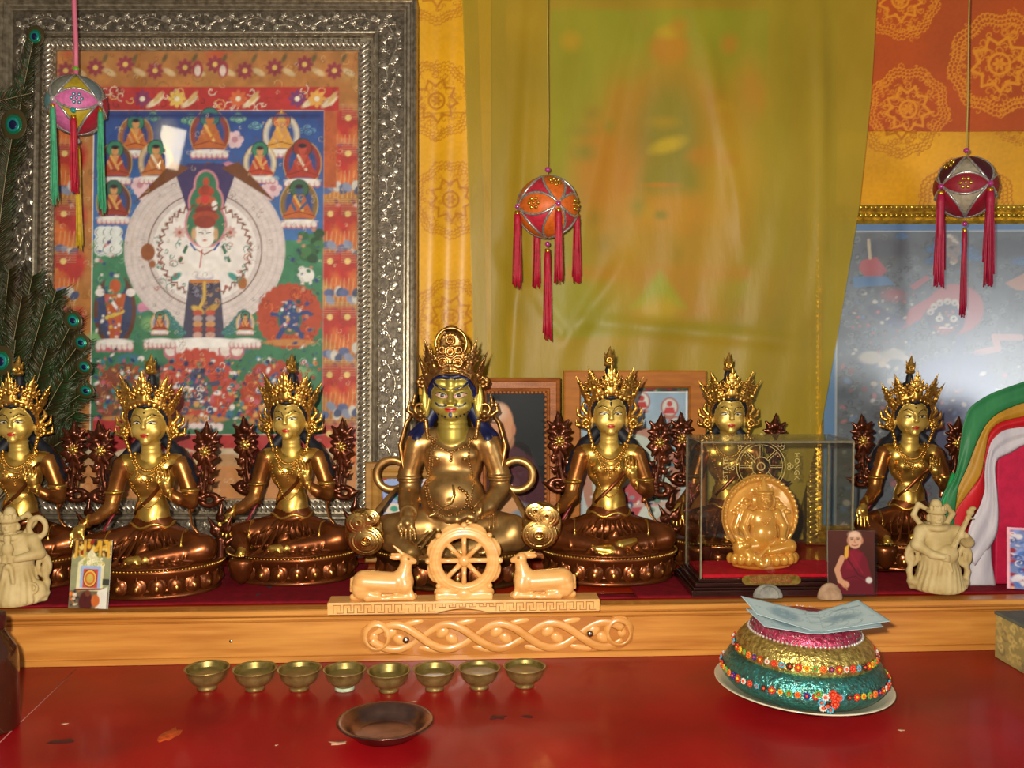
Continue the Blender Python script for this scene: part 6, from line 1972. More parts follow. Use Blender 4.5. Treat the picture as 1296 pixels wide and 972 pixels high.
# ================================================================== pale stone figurines
M_cream = mat('cream_carved_resin', '#bfa976', .65, color2='#a68d58', nscale=28, bump=.2, bscale=90)
def stone_figure(lute):
    s = SDF((-46, -38, -2), (46, 36, 122), 1.15)
    s.ell((0, 0, 4), (34, 20, 8), 3); s.cap((0, 0, 8), (0, 0, 52), 30, 20, 4)
    s.ell((0, 0, 10), (40, 16, 10), 3)
    for k in range(12):
        a = -PI + PI * (k + .5) / 12
        s.chain([(17 * math.cos(a), 16 * math.sin(a), 52), (25 * math.cos(a + .1), 24 * math.sin(a + .1), 28), (31 * math.cos(a), 28 * math.sin(a), 4)], [1.4, 1.9, 2.4], 2)
    s.ring((0, 0, 50), 19, 2.2, 1.5); s.cap((-3, -21, 48), (-8, -24, 26), 3, 2.2, 1.5); s.cap((3, -21, 48), (7, -25, 30), 3, 2.2, 1.5); s.ell((0, -22, 49), (4, 3, 4), 1)
    s.ell((0, 0, 64), (20, 14, 20), 4); s.cap((-22, 0, 76), (20, 0, 76), 9, 9, 5)
    s.ring((-5, 2, 82), 14, 4, 2)
    s.cap((-5, -2, 80), (-5, -2, 88), 6, 6, 2); s.ell((-5, -3, 95), (9.6, 10, 12), 2); s.ell((-5, -13, 94), (1.6, 1.6, 2.6), .8)
    for sx in (-1, 1): s.ell((-5 + sx * 3.6, -12, 97), (2.4, 1.2, 1), .6); s.cap((-5 + sx * 2, -12.4, 100), (-5 + sx * 6.5, -10.6, 101), .9, .7, .6); s.ell((-5 + sx * 10, -2, 94), (2.2, 3, 5), 1)
    s.cap((-7.5, -12, 89.4), (-2.5, -12, 89.4), 1.1, 1.1, .6)
    s.ring((-5, -3, 103), 10, 2.6, 1.2); s.cap((-5, -2, 104), (-5, -1, 112), 9.4, 7, 1.5); s.ell((-5, -2, 115), (5, 5, 3), 1)
    for k in range(5): s.ell((-5 + 10 * math.sin(-1 + .5 * k), -3 - 10 * math.cos(-1 + .5 * k), 108), (2.6, 2, 4), .8)
    # flying scarf behind the head and down the sides
    s.chain([(-20, 6, 82), (-30, 8, 96), (-24, 8, 110), (-14, 6, 104)], [4, 3.6, 3.4, 3], 1.5)
    s.chain([(10, 6, 84), (20, 8, 98), (12, 8, 108), (6, 6, 104)], [4, 3.6, 3.4, 3], 1.5)
    for sx in (-1, 1):
        s.chain([(sx * 26, 2, 70), (sx * 36, 2, 52), (sx * 33, 0, 40), (sx * 37, 0, 24), (sx * 33, 0, 4)], [5, 4, 3.4, 3.6, 4.5], 2)
        s.ring((sx * 33, 1, 44), 7, 3, 1.5, axis=1, sy=1.5)
    if lute:
        s.ell((3, -18, 48), (16, 7, 13), 2, 0, (-.65, 'Y')); s.cap((10, -18, 56), (31, -14, 98), 4.2, 3, 2); s.ell((33, -14, 104), (5, 4, 5), 1.5); s.cap((27, -16, 98), (37, -14, 96), 1.6, 1.4, .8); s.ell((36, -14, 109), (4.5, 3, 3), 1)
        for o in (-1.6, 0, 1.6): s.cap((2 + o, -25, 46 - o), (28 + o, -17.5, 94 - o), .55, .55, .3)
        s.chain([(-24, -2, 76), (-31, -8, 60), (-16, -20, 50), (-4, -26, 48)], [8, 7, 5, 3.5], 3)
        for k in range(4): s.chain([(-4, -26, 50 - 2 * k), (1, -27, 50 - 2.2 * k), (4, -26, 49 - 2.2 * k)], [1.3, 1.2, 1], .4)
        s.chain([(22, -2, 76), (34, -6, 64), (28, -16, 74)], [8, 7, 4], 3)
        for k in range(4): s.chain([(26, -18, 78 - 2.2 * k), (22, -20, 79 - 2.2 * k), (19, -19, 77 - 2.2 * k)], [1.3, 1.2, 1], .4)
    else:
        s.chain([(-24, -2, 76), (-31, -10, 60), (-10, -22, 58)], [8, 7, 4.5], 3); s.chain([(22, -2, 76), (32, -10, 62), (10, -22, 58)], [8, 7, 4.5], 3)
        for sx in (-1, 1):
            for k in range(4): s.chain([(sx * 8, -23, 62 - 2.4 * k), (sx * 3, -26, 62 - 2.4 * k), (sx * -1, -25, 61 - 2.4 * k)], [1.5, 1.3, 1.1], .4)
        s.ell((0, -22, 70), (7, 6, 9), 2); s.cap((0, -22, 78), (0, -22, 84), 3.4, 4.6, 1)                  # round jar held in both hands
        s.ring((26, 2, 92), 10, 3.2, 1.5, axis=1, sy=1.2); s.ell((28, -6, 16), (10, 6, 12), 3); s.ring((24, -14, 20), 6, 2, 1, axis=1)
    s.floor(0)
    return s.build('stone_figurine', M_cream, .00147)
f1 = inst('stone_figurine', stone_figure(True), None, G(1195, 752, CZ) + Vector((0, .026, .0026)), (0, 0, math.radians(-4)))
tag(f1, 'cream carved figurine of a crowned guardian playing a lute', 'figurine')
f2 = inst('stone_figurine', stone_figure(False), None, G(12, 768, CZ) + Vector((0, .024, .0026)), (0, 0, math.radians(6)))
tag(f2, 'cream carved figurine holding a jar at the far left end of the step', 'figurine')

# ================================================================== photo cards and pebbles
def card(name, label, base, w, h, tilt, rz, canvas, thick=.0012, sleeve=0.0):
    e = empty(name); e.matrix_world = Matrix.Translation(base) @ Matrix.Rotation(rz, 4, 'Z') @ Matrix.Rotation(-tilt, 4, 'X')
    tag(e, label, 'photo card')
    z0 = sleeve
    inst('printed_face', canvas.mesh('printed_face', lambda u, v: ((u - .5) * w, 0 * u - .0004 - thick / 2, z0 + (1 - v) * h), A_gloss), e)
    MB().box((0, 0, z0 + h / 2), (w, thick, h)).obj('card_stock', mat('white_card', '#cfc9ba', .6, noise=.1), e, smooth=False)
    if sleeve:
        MB().box((0, -.0012, z0 + h / 2), (w + 2 * sleeve, .004, h + 2 * sleeve - .0008)).obj('clear_sleeve', glass_mat('acrylic_sleeve', tint=(.96, .96, .96), refl=.3, rough=.05), e, smooth=False)
    return e
def temple_card():
    c = Canvas(0, 0, 56, 88, .7, '#8a8a66')
    c.rect(0, 0, 56, 22, '#5a3a22'); c.speck(0, 0, 56, 24, 60, 3, ['#c8962a', '#3a2416', '#8a2a1e', '#d8b860'])
    for x in (4, 16, 38, 50): c.rect(x, 2, x + 4, 24, '#c89838', .9)
    c.poly([(10, 30), (20, 22), (28, 12), (36, 22), (47, 30), (47, 66), (9, 66)], '#cfc79a'); c.swirls(10, 18, 46, 34, 26, 3, ['#8a9a5a', '#e8e0b8', '#b09a4a'], .9, .8)
    c.rect(14, 34, 43, 62, '#8fa6cc'); c.rect(18, 38, 39, 62, '#b84a34'); c.ell(28, 50, 9.5, 11, '#d8b04a'); c.ell(28, 50, 7, 8.4, '#c0502e'); c.ell(28, 50, 5, 6, '#b8a048'); c.arc(28, 50, 9.5, 11, 1.2, '#7a2a22')
    c.line([(8, 65), (48, 63)], 2.2, '#6a1420'); c.rect(0, 66, 56, 88, '#6a5a44'); c.ell(24, 80, 10, 14, '#4a1e1c', 1, 1.5); c.ell(26, 69, 4, 4, '#6a3a28'); c.poly([(40, 66), (54, 60), (54, 88), (38, 88)], '#cfcbbc', .9); c.ell(38, 78, 6, 8, '#b8602c', .9); c.rect(46, 50, 56, 58, '#3a3a34', .9); c.speck(2, 66, 14, 88, 20, 2, ['#d8701e', '#d0c8b0', '#2c2c30'])
    c.noise(.1, 5)
    return c
card('photo_card', 'standing photo card of a temple front with a hanging mandala', Vector((-.758, 1.634, CZ + .0006)), .076, .122, math.radians(9), math.radians(-8), temple_card())
def monk_card():
    c = Canvas(0, 0, 62, 84, .7, '#4a1e16')
    c.vgrad(0, 0, 62, 84, '#4c2218', '#3a1612'); c.noise(.06, 12)
    c.poly([(18, 40), (26, 26), (40, 24), (50, 34), (56, 56), (60, 84), (10, 84), (14, 62)], '#6a1022', 1, 1)
    c.poly([(26, 28), (34, 24), (46, 30), (38, 52), (24, 50)], '#7e1428', .9, 2); c.line([(24, 34), (40, 58), (56, 66)], 2.4, '#4c0a18', .8); c.line([(30, 30), (46, 56)], 2, '#8c1a2c', .6); c.line([(14, 66), (36, 60), (54, 72)], 2, '#4c0a18', .7)
    c.poly([(10, 84), (14, 70), (36, 64), (58, 70), (60, 84)], '#5e0e1c', .9, 1.5)
    c.line([(19, 36), (12, 52), (16, 66), (22, 70)], 7, '#c08a68'); c.ell(23, 71, 5, 4.5, '#c48e6a', 1, 1, rot=.5); c.line([(22, 72), (25, 78)], 1.5, '#a87050'); c.ell(54, 65, 4, 4, '#c8c0b8', 1, 1)
    c.poly([(23, 22), (28, 18), (27, 34), (24, 38), (22, 32)], '#d09a34', 1, .8)
    c.ell(36, 12, 9.5, 11.5, '#c8987a', 1, .8); c.ell(35, 5, 7, 4, '#d8b49a', .8, 2); c.ell(27, 13, 1.6, 3.4, '#b07a5c'); c.ell(45.4, 13, 1.6, 3.4, '#b07a5c')
    c.line([(30, 9.6), (34, 9.4)], 1, '#5a3a2c'); c.line([(38, 9.4), (42, 9.8)], 1, '#5a3a2c'); c.ell(32, 11.5, 1.5, .8, '#2a1a14'); c.ell(40, 11.5, 1.5, .8, '#2a1a14'); c.line([(36, 11), (35.4, 15), (37, 15.4)], .9, '#9a6a4c'); c.line([(32, 19), (36, 19.8), (40, 18.8)], 1.2, '#8a4038')
    return c
card('photo_card', 'photo card of a smiling monk in maroon robe in a clear sleeve', G(1078, 757, CZ) + Vector((0, .001, .0028)), .086, .118, math.radians(5), math.radians(-3), monk_card(), sleeve=.004)
def blue_card():
    c = Canvas(0, 0, 46, 80, .8, '#6a7aa8')
    c.speck(3, 4, 46, 80, 160, 3.4, ['#b8423a', '#3a5a9a', '#c8c0c8', '#7a8ac0', '#8a3040', '#4a6aa8', '#d89a5a'], .85); c.swirls(3, 4, 46, 80, 40, 4, ['#e8e0e0', '#2a3a6a'], .8, .7)
    for x0, y0, x1, y1 in ((0, 0, 2.4, 80), (0, 0, 46, 3)): c.rect(x0, y0, x1, y1, '#d8a0a8')
    c.noise(.1, 6)
    return c
card('photo_card', 'small blue and red devotional card leaning on the magenta box', Vector((1.005, 1.755, CZ + .0006)), .10, .118, math.radians(6), math.radians(-16), blue_card())
s = SDF((-24, -14, -2), (24, 14, 22), 1.0)
s.ell((0, 0, 1), (19, 8, 16.5), 1); s.ring((0, -6, 3), 11, 1.2, 1, axis=1)
for x, z, R in ((-3, 7, 3.4), (5, 5, 3), (-7, 4, 2.6), (1, 11, 2.4)): s.ring((x, -6.5, z), R, .9, .5, axis=1)
s.floor(0)
p1 = inst('carved_pebble', s.build('carved_pebble', mat('grey_stone', '#8e8b80', .75, color2='#6f6c64', nscale=60, bump=.4, bscale=160), .00146), None, G(971, 758, CZ) + Vector((0, -.004, .0030)), (-.10, 0, 0))
tag(p1, 'grey half-round carved stone standing before the display case', 'stone')
s = SDF((-24, -14, -2), (24, 14, 26), 1.0)
s.ell((0, 0, 1), (16, 8, 20), 1); s.ell((1, -3, 2), (12, 6, 12), 3); s.ring((0, -6, 6), 7, 1, 1, axis=1)
s.floor(0)
p2 = inst('tan_pebble', s.build('tan_pebble', mat('tan_stone', '#a8876a', .8, color2='#8f6f52', nscale=70, bump=.4, bscale=200), .00146), None, G(1047, 758, CZ) + Vector((0, -.014, .0030)), (-.08, 0, 0))
tag(p2, 'tan half-round stone leaning before the monk photo card', 'stone')

# small scrap under the third statue
sc_ = MB()
a_ = [G(px, py, CZ + .0006) for px, py in ((306, 742), (345, 742), (326, 754))]
sc_.add([p for p in a_] + [p - Vector((0, 0, .0005)) for p in a_], [(0, 1, 2), (5, 4, 3), (0, 3, 4, 1), (1, 4, 5, 2), (2, 5, 3, 0)])
tag(sc_.obj('ribbon_scrap', mat('teal_satin', '#24444c', .4, noise=.2, nscale=60), None, smooth=False), 'scrap of dark teal ribbon on the red cloth under a statue', 'ribbon')

# ================================================================== magenta box and five coloured scarf
M_mag = mat('magenta_cloth', '#b3163c', .65, color2='#a31236', nscale=70, bump=.1, bscale=400, spec=.3)
mb_ = MB().box((0, 0, .174), (.30, .10, .348)).obj('magenta_box', M_mag, None, (1.101, 1.852, CZ), (0, 0, 0), smooth=False, bevel=.003)
tag(mb_, 'tall magenta cloth covered box at the right end of the step', 'box')
B0 = [(1340, 468), (1296, 483), (1255, 497), (1226, 515), (1218, 540), (1214, 575), (1209, 606), (1196, 618), (1187, 645), (1184, 672)]
B1 = [(1340, 500), (1296, 509), (1262, 523), (1247, 538), (1236, 560), (1224, 592), (1213, 614), (1211, 626), (1209, 645), (1207, 672)]
B2 = [(1340, 520), (1296, 527), (1264, 534), (1251, 547), (1247, 572), (1242, 601), (1227, 622), (1213, 640), (1208, 650), (1206, 672)]
B3 = [(1340, 534), (1296, 540), (1269, 544), (1254, 558), (1248, 580), (1246, 600), (1247, 620), (1240, 642), (1228, 662), (1222, 690)]
B4 = [(1340, 556), (1296, 562), (1278, 574), (1262, 580), (1259, 594), (1262, 620), (1264, 650), (1262, 678), (1248, 700), (1234, 716)]
sf = empty('striped_scarf', P(1240, 600, 1.79))
tag(sf, 'silky scarf of green, yellow, red and white bands draped over the magenta box', 'scarf')
def band(name, A_, B_, m_, yo, ph, waves=2.0):
    n = 90; q = 10
    ta = np.linspace(0, len(A_) - 1, n + 1)
    ax_ = [np.interp(ta, range(len(A_)), [p[i] for p in A_]) for i in (0, 1)]; bx_ = [np.interp(ta, range(len(B_)), [p[i] for p in B_]) for i in (0, 1)]
    for arr in (*ax_, *bx_):
        for _ in range(14): arr[1:-1] = .25 * arr[:-2] + .5 * arr[1:-1] + .25 * arr[2:]
    def fn(u, v):
        i = int(round(v * n))
        px = ax_[0][i] * (1 - u) + bx_[0][i] * u; py = ax_[1][i] * (1 - u) + bx_[1][i] * u
        top = max(0.0, 1 - v / .22)
        Y = 1.788 + yo + .0022 * math.sin(u * waves * PI + ph) + .006 * math.sin(v * 7 + ph) * u + .0
        return P(px, py, Y) - sf.location
    return MB().grid(fn, q, n).obj(name, m_, sf, solid=.0012)
def silk(name, c1, c2): return mat(name, c1, .5, color2=c2, nscale=9, stretch=(3, 3, 1), bump=.3, bscale=26, spec=.35)
band('green_band', B0, B1, silk('green_silk', '#2a7440', '#22663a'), .0, 0)
band('yellow_band', B1, B2, silk('yellow_silk', '#b08020', '#9a6c18'), .0025, 1)
band('red_band', B2, B3, silk('red_silk', '#b8161e', '#a01018'), .005, 2)
M_wsilk = silk('white_silk', '#b9b2b6', '#a39da6')
band('white_band', B3, B4, M_wsilk, .001, .5, 4)
def tail(u, v):
    l_ = np.interp(v, [0, .4, 1], [1240, 1228, 1222]); r_ = np.interp(v, [0, .4, 1], [1254, 1255, 1260])
    return P(l_ + (r_ - l_) * u, 690 + 51 * v, 1.794 + .003 * math.sin(u * 7 + v)) - sf.location
MB().tube([P(px, py, 1.802) - sf.location for px, py in ((1210, 600), (1205, 615), (1199, 634), (1193, 655), (1188, 672))], [.017, .0185, .020, .018, .012], 18, flat=.35).obj('green_knotted_end', silk('bright_green_silk', '#17924e', '#0f8244'), sf)
MB().grid(tail, 12, 20).obj('white_tail', M_wsilk, sf, solid=.0012)
stage('step objects')

# ================================================================== offering bowls
M_bowl = mat('worn_bell_brass', '#a8945a', .36, .7, color2='#86723e', nscale=60, bump=.08, bscale=200)
M_bowlin = mat('tarnished_brass_inside', '#8a7842', .4, .7, color2='#665628', nscale=70)
M_verd = mat('pale_verdigris', '#a9b89a', .8, noise=.25, nscale=150)
M_water = mat('offering_water', '#7a683a', .08, spec=.5, color2='#64542c', nscale=40)
bl_ = [(258, 876, 1.0, 'first bowl from the left, in the row of eight brass offering bowls', .66), (319, 877, 1.0, 'second bowl from the left, in the row of eight brass offering bowls', .60),
       (376, 877, 1.0, 'third bowl from the left, in the row of eight brass offering bowls', .72), (434, 877, .97, 'brass offering bowl with a pale chalky crust on its foot', .60),
       (490.5, 879, .98, 'brass offering bowl standing directly behind the dark copper dish', .46), (549, 877, .98, 'third bowl from the right, in the row of eight brass offering bowls', .62),
       (606, 875, .97, 'second bowl from the right, in the row of eight brass offering bowls', .78), (664, 873, .98, 'brass offering bowl at the right end of the row, nearest the carved scroll end', .76)]
bo = MB().lathe([(0, .0006), (.0160, .0), (.0172, .0006), (.0165, .004), (.0158, .0075), (.0180, .0088), (.0255, .013), (.0310, .020), (.0338, .028), (.0352, .0335), (.0378, .0352), (.0386, .0365), (.0382, .0374), (.0366, .0370), (.0345, .0355)], 48, cap=False).mesh('bowl_shell', M_bowl)
bi = MB().lathe([(.0345, .0355), (.0328, .030), (.0300, .021), (.0240, .0142), (.014, .0112), (0, .0106)], 48, cap=False).mesh('bowl_inside', M_bowlin)
for px, py, sc_k, lab, lev in bl_:
    p = G(px, py, 0)
    e = empty('offering_bowl', p + Vector((0, .0165, .0002)), RNG.uniform(0, 6), sc_k * .955)
    tag(e, lab, 'bowl', 'row of brass offering bowls')
    inst('bowl_shell', bo, e); inst('bowl_inside', bi, e)
    z = .0106 + (.0355 - .0106) * lev
    rr = np.interp(z, [.0106, .0112, .0142, .021, .030, .0355], [.004, .014, .0240, .0300, .0328, .0345]) - .0002
    MB().lathe([(0, z), (rr * .9, z), (rr, z + .0003)], 36, cap=False).obj('water', M_water, e)
    if 'crust' in lab:
        MB().lathe([(.0166, .0002), (.0178, .0006), (.0172, .0042), (.0163, .0062)], 32, cap=False).obj('chalky_crust', M_verd, e)
# dark dish
p = G(482, 946, 0)
M_dish = mat('dark_tarnished_copper', '#8f6c60', .24, .95, color2='#664a42', nscale=26, bump=.06, bscale=120)
ds = MB().lathe([(0, .0004), (.040, 0), (.046, .002), (.053, .010), (.0605, .0185), (.0680, .0205), (.0705, .0215), (.0700, .0228), (.0665, .0226), (.0600, .0205), (.0520, .0118), (.0460, .0046), (.0400, .0032), (0, .0030)], 64, cap=False).obj('copper_dish', M_dish, None, p + Vector((0, .043, .0003)))
tag(ds, 'shallow dark copper dish standing in front of the brass bowls', 'dish')

# ================================================================== three tier offering mandala on its plate
mo = Vector(((1021 - 648) / FPX * 1.478, 1.478, .0006))
TILT = (0, math.radians(1.6), 0)
plate = MB().lathe([(0, .004), (.070, .0036), (.074, 0), (.078, .001), (.082, .004), (.110, .010), (.134, .0190), (.1395, .0215), (.1405, .0228), (.139, .0236), (.130, .0208), (.108, .0130), (.080, .0075), (0, .0066)], 72, cap=False).obj('white_plate', mat('ivory_porcelain', '#cdc5ae', .2, color2='#c0b698', nscale=8, coat=.5), None, mo + Vector((0, 0, .003)), TILT)
tag(plate, 'ivory porcelain plate under the beaded three tier offering', 'plate')
mz = empty('offering_mandala', mo + Vector((0, 0, .0146)), 0, 1.0, TILT)
tag(mz, 'three tier foil covered offering mandala with bead flowers in teal, gold and pink', 'offering')
def foil(name, c1, c2, metal=.75, ns=120):
    m = mat(name, c1, .28, metal, color2=c2, nscale=ns, bump=.9, bscale=170)
    return m
M_teal, M_gfoil, M_pfoil = foil('teal_foil', '#44928c', '#4a6e64'), foil('gold_foil', '#d2b966', '#937a3e'), foil('pink_foil', '#c8506e', '#9c2c48', .6)
def crinkle(o, amp, seed):
    r = np.random.default_rng(seed)
    me = o.data
    for v in me.vertices:
        d = v.co.to_2d().length
        if d > .02: v.co *= 1 + amp * (r.random() - .5)
    return o
ZK = .89
def zl(l): return [(a, z * ZK) for a, z in l]
t1 = crinkle(MB().lathe(zl([(.098, 0), (.116, .008), (.1275, .022), (.1285, .030), (.1270, .042), (.1200, .056), (.1130, .063), (.1, .064), (0, .064)]), 96).obj('teal_tier', M_teal, mz), .008, 1)
t2 = crinkle(MB().lathe(zl([(.106, .058), (.1105, .066), (.1105, .074), (.1060, .088), (.0960, .101), (.0900, .105), (0, .106)]), 88).obj('gold_tier', M_gfoil, mz), .008, 2)
t3 = crinkle(MB().lathe(zl([(.0860, .100), (.0865, .106), (.0830, .116), (.0700, .127), (.0500, .134), (.0250, .137), (0, .138)]), 80).obj('pink_tier', M_pfoil, mz), .008, 3)
b = MB()
for i in range(78):
    a = 2 * PI * i / 78
    b.ball((.0882 * math.cos(a), .0882 * math.sin(a), .0950), (.0023,) * 3, 0, 8, 5)
tag(b.obj('pearl_row', mat('pearl', '#b4aca8', .18, .3, coat=.5), t3), kind='stuff')
b = MB()
r = random.Random(8)
for k in range(24):
    a0 = 2 * PI * k / 24
    for q in range(3):
        zz = .097 + .007 * q
        rad_ = np.interp(zz, [.0943, .1032, .113], [.0868, .0834, .0704]) + .0004
        b.tube([(rad_ * math.cos(a0 + t * .03), rad_ * math.sin(a0 + t * .03), zz + (.0 if t % 2 else .005)) for t in range(6)], .0005, 4)
tag(b.obj('silver_scribble', mat('silver_thread', '#c8bcb8', .3, .8), t3), kind='stuff')
FC = ['#c43018', '#d8701e', '#cfc4b8', '#3a1e12', '#5c9a40', '#b43018', '#4aa0b8', '#d0a818', '#33227a', '#c8381c']
fm = []
M_fcent = mat('orange_bead', '#d8481c', .4); M_fcent2 = mat('yellow_bead', '#d8a818', .4)
for i, cc in enumerate(FC):
    b = MB()
    npet = 8
    R = .0052 if i in (0, 5, 9) else .0045
    for k in range(npet):
        t = 2 * PI * k / npet
        b.ball((R * .68 * math.cos(t), -.0012, R * .68 * math.sin(t)), (R * .34, .0016, R * .34), 0, 6, 4)
    b.ball((0, -.0020, 0), (R * .40, .0018, R * .40), 1, 8, 5)
    fm.append(b.mesh('bead_flower', [mat('bead_paint_' + ('scarlet tangerine ivory umber leaf crimson sky lemon violet vermilion'.split()[i]), cc, .38, noise=.15, nscale=300), M_fcent2 if i in (0, 5) else M_fcent]))
def flower_row(tier, rad_, z, n, lean, off=0.0, keep=lambda a: True):
    for i in range(n):
        a = 2 * PI * (i + off) / n
        if not keep(a): continue
        zz = z + .0012 * math.sin(3 * a + off)
        o = inst('bead_flower', fm[(i * 7 + int(off * 10)) % len(fm)], tier, (rad_ * math.cos(a), rad_ * math.sin(a), zz), (0, 0, 0), r.uniform(1.0, 1.35))
        o.rotation_euler = (Matrix.Rotation(a + PI / 2, 3, 'Z') @ Matrix.Rotation(lean, 3, 'X')).to_euler()
front = lambda a: math.sin(a) < .45
flower_row(t2, .1108, .068, 58, -.18, .0, front)
flower_row(t1, .1288, .0325, 64, -.08, .3, front)
for da, dz in ((-.16, .0085), (-.08, .004), (.0, .009), (.06, .003), (-.12, -.004), (-.05, -.0085), (.03, -.006), (-.10, -.012), (-.02, -.014)):
    a = -PI / 2 + .02 + da
    o = inst('bead_flower', fm[int(abs(da * 100) + abs(dz * 1000)) % len(fm)], t1, (.1292 * math.cos(a), .1292 * math.sin(a), .030 + dz), (0, 0, 0), 1.4)
    o.rotation_euler = (Matrix.Rotation(a + PI / 2, 3, 'Z')).to_euler()

# banknotes on top
def note_canvas(seed):
    c = Canvas(0, 0, 140, 62, 1.4, '#a4b6ba')
    c.r = np.random.default_rng(seed)
    c.noise(.12, 18); c.rect(4, 4, 136, 58, '#b2c4c6', .6)
    for k in range(12): c.arc(c.r.uniform(20, 120), c.r.uniform(10, 50), 16, 10, .8, '#6f8a96', 0, 6.2, .5)
    c.ell(38, 32, 16, 20, '#86a0aa', .8, 3); c.ell(100, 34, 22, 10, '#7d959f', .7, 3); c.line([(72, 6), (72, 56)], 1.2, '#5f7a88', .8); c.line([(72, 30), (92, 44), (74, 54)], 1.0, '#5f7a88', .7); c.line([(96, 12), (132, 14)], 2, '#5c7480', .7); c.swirls(8, 8, 132, 54, 26, 4, ['#6a8490', '#b8c8c8'], .8, .6)
    c.line([(2, 2), (138, 2), (138, 60), (2, 60), (2, 2)], 1.2, '#8fc0c4', .7)
    return c
M_note = attr_mat('worn_banknote_paper', .7, .3)
def note(ctrl, seed, label):
    pts = [[P(*q) for q in row] for row in ctrl]                     # two rows of three control points
    base = (pts[0][1] + pts[1][1]) / 2
    def f(u, v):
        out = []
        for i in range(3):
            def row(k):
                a, m_, b_ = (pts[k][j][i] for j in range(3))
                s_ = np.sqrt((u - .5) ** 2 + .0016) * 2                 # a soft crease in the middle
                return np.where(u < .5, m_ + (a - m_) * s_, m_ + (b_ - m_) * s_)
            out.append(row(0) * (1 - v) + row(1) * v - base[i])
        return out
    me = note_canvas(seed).mesh('banknote', f, M_note)
    o = inst('banknote', me, None, base)
    sm = o.modifiers.new('solid', 'SOLIDIFY'); sm.thickness = .0006
    return tag(o, label, 'banknote', 'banknotes on the offering')
note([[(938, 754, 1.425), (1030, 775, 1.455), (1086, 759, 1.49)], [(958, 777, 1.37), (1034, 800, 1.375), (1127, 786, 1.40)]], 1, 'bluish grey banknote lying uppermost on the offering, bent up at both ends')
note([[(944, 770, 1.434), (1022, 781, 1.458), (1094, 768, 1.490)], [(968, 793, 1.374), (1032, 803, 1.373), (1118, 793, 1.398)]], 2, 'bluish grey banknote tucked beneath the uppermost bent one')

# ================================================================== bottle and brocade box at the table's edges
bt = empty('brown_bottle', (-.775, 1.352, .0003))
tag(bt, 'dark brown glass bottle cut off by the left edge of the picture', 'bottle')
MB().lathe([(0, .0), (.036, 0), (.039, .004), (.039, .105), (.0365, .122), (.026, .140), (.0215, .148), (.0205, .160)], 40).obj('glass_body', mat('brown_bottle_glass', '#3a1c10', .12, color2='#2c140c', nscale=10, coat=.8), bt)
MB().lathe([(.0225, .152), (.0235, .154), (.0235, .170), (.022, .173), (0, .1735)], 32).obj('screw_cap', mat('dark_red_cap', '#3a1010', .4, noise=.1), bt)
bx = empty('brocade_box', (1.00, 1.565, .0004), AANG)
tag(bx, 'low gold brocade box with grey lid at the right edge of the table', 'box')
c = Canvas(0, 0, 60, 24, .6, '#8a7a2c'); c.noise(.2, 6); c.swirls(0, 0, 60, 24, 70, 3, ['#b89a3c', '#5a4a1e', '#c8b058'], .8, .8)
inst('brocade_side', c.mesh('brocade_side', lambda u, v: (0 * u - .1105, .11 - u * .22, .078 * (1 - v) + .001), A_weave), bx)
MB().box((0, 0, .0395), (.22, .22, .079)).obj('box_body', mat('olive_gold_cloth', '#8a7a2c', .6, noise=.3, nscale=60), bx, smooth=False)
MB().box((0, 0, .082), (.225, .225, .006)).obj('lid', mat('grey_green_cloth', '#5a6258', .6, noise=.2, nscale=50), bx, smooth=False, bevel=.001)
stage('table objects')

# ================================================================== hanging balls with tassels
M_silverb = mat('silver_braid', '#c4bfb8', .25, .6, color2='#8a857e', nscale=260)
M_pbead = mat('magenta_pearl_bead', '#b03a86', .22, .2, coat=.6)
M_pearl = MATS['pearl']
M_gwire = mat('gold_thread_wrap', '#c9962c', .3, .9)
def cloth_m(name, col): return mat(name, col, .5, color2=tuple(x * .86 for x in [int(col[i:i + 2], 16) / 255 for i in (1, 3, 5)]), nscale=120, bump=.1, bscale=500)
def slerp(a, b, t):
    w_ = math.acos(max(-1, min(1, a.dot(b))))
    return (a * math.sin((1 - t) * w_) + b * math.sin(t * w_)) / math.sin(w_)
def tassel(parent, top, length, m_, R, bead_m, seed, name='tassel'):
    r = random.Random(seed)
    b = MB()
    for k in range(26):
        a = 2 * PI * k / 26
        rr = R * r.uniform(.35, 1.0)
        ln = length * r.uniform(.88, 1.03)
        pts = [(.25 * rr * math.cos(a), .25 * rr * math.sin(a), 0)]
        for q in range(1, 7):
            t = q / 6
            sp = (.5 + .5 * t) * rr * (1 + .05 * math.sin(5 * t + k))
            pts.append((sp * math.cos(a + .12 * t), sp * math.sin(a + .12 * t), -ln * t))
        b.tube(pts, R * .14, 4)
    b.lathe([(0, .001), (R * .5, 0), (R * .7, -length * .12), (R * .55, -length * .5), (0, -length * .8)], 10, cap=False)
    t_ = b.obj(name, m_, parent, top)
    MB().ball((0, 0, .010), (.0058,) * 3, 0, 12, 8).obj('bead', bead_m, t_)
    for z in (.0, -.010, -.019): MB().lathe([(R * .5, z), (R * .56, z - .002), (R * .56, z - .006), (R * .5, z - .008)], 12, cap=False).obj('gold_wrap', M_gwire, t_)
    return t_
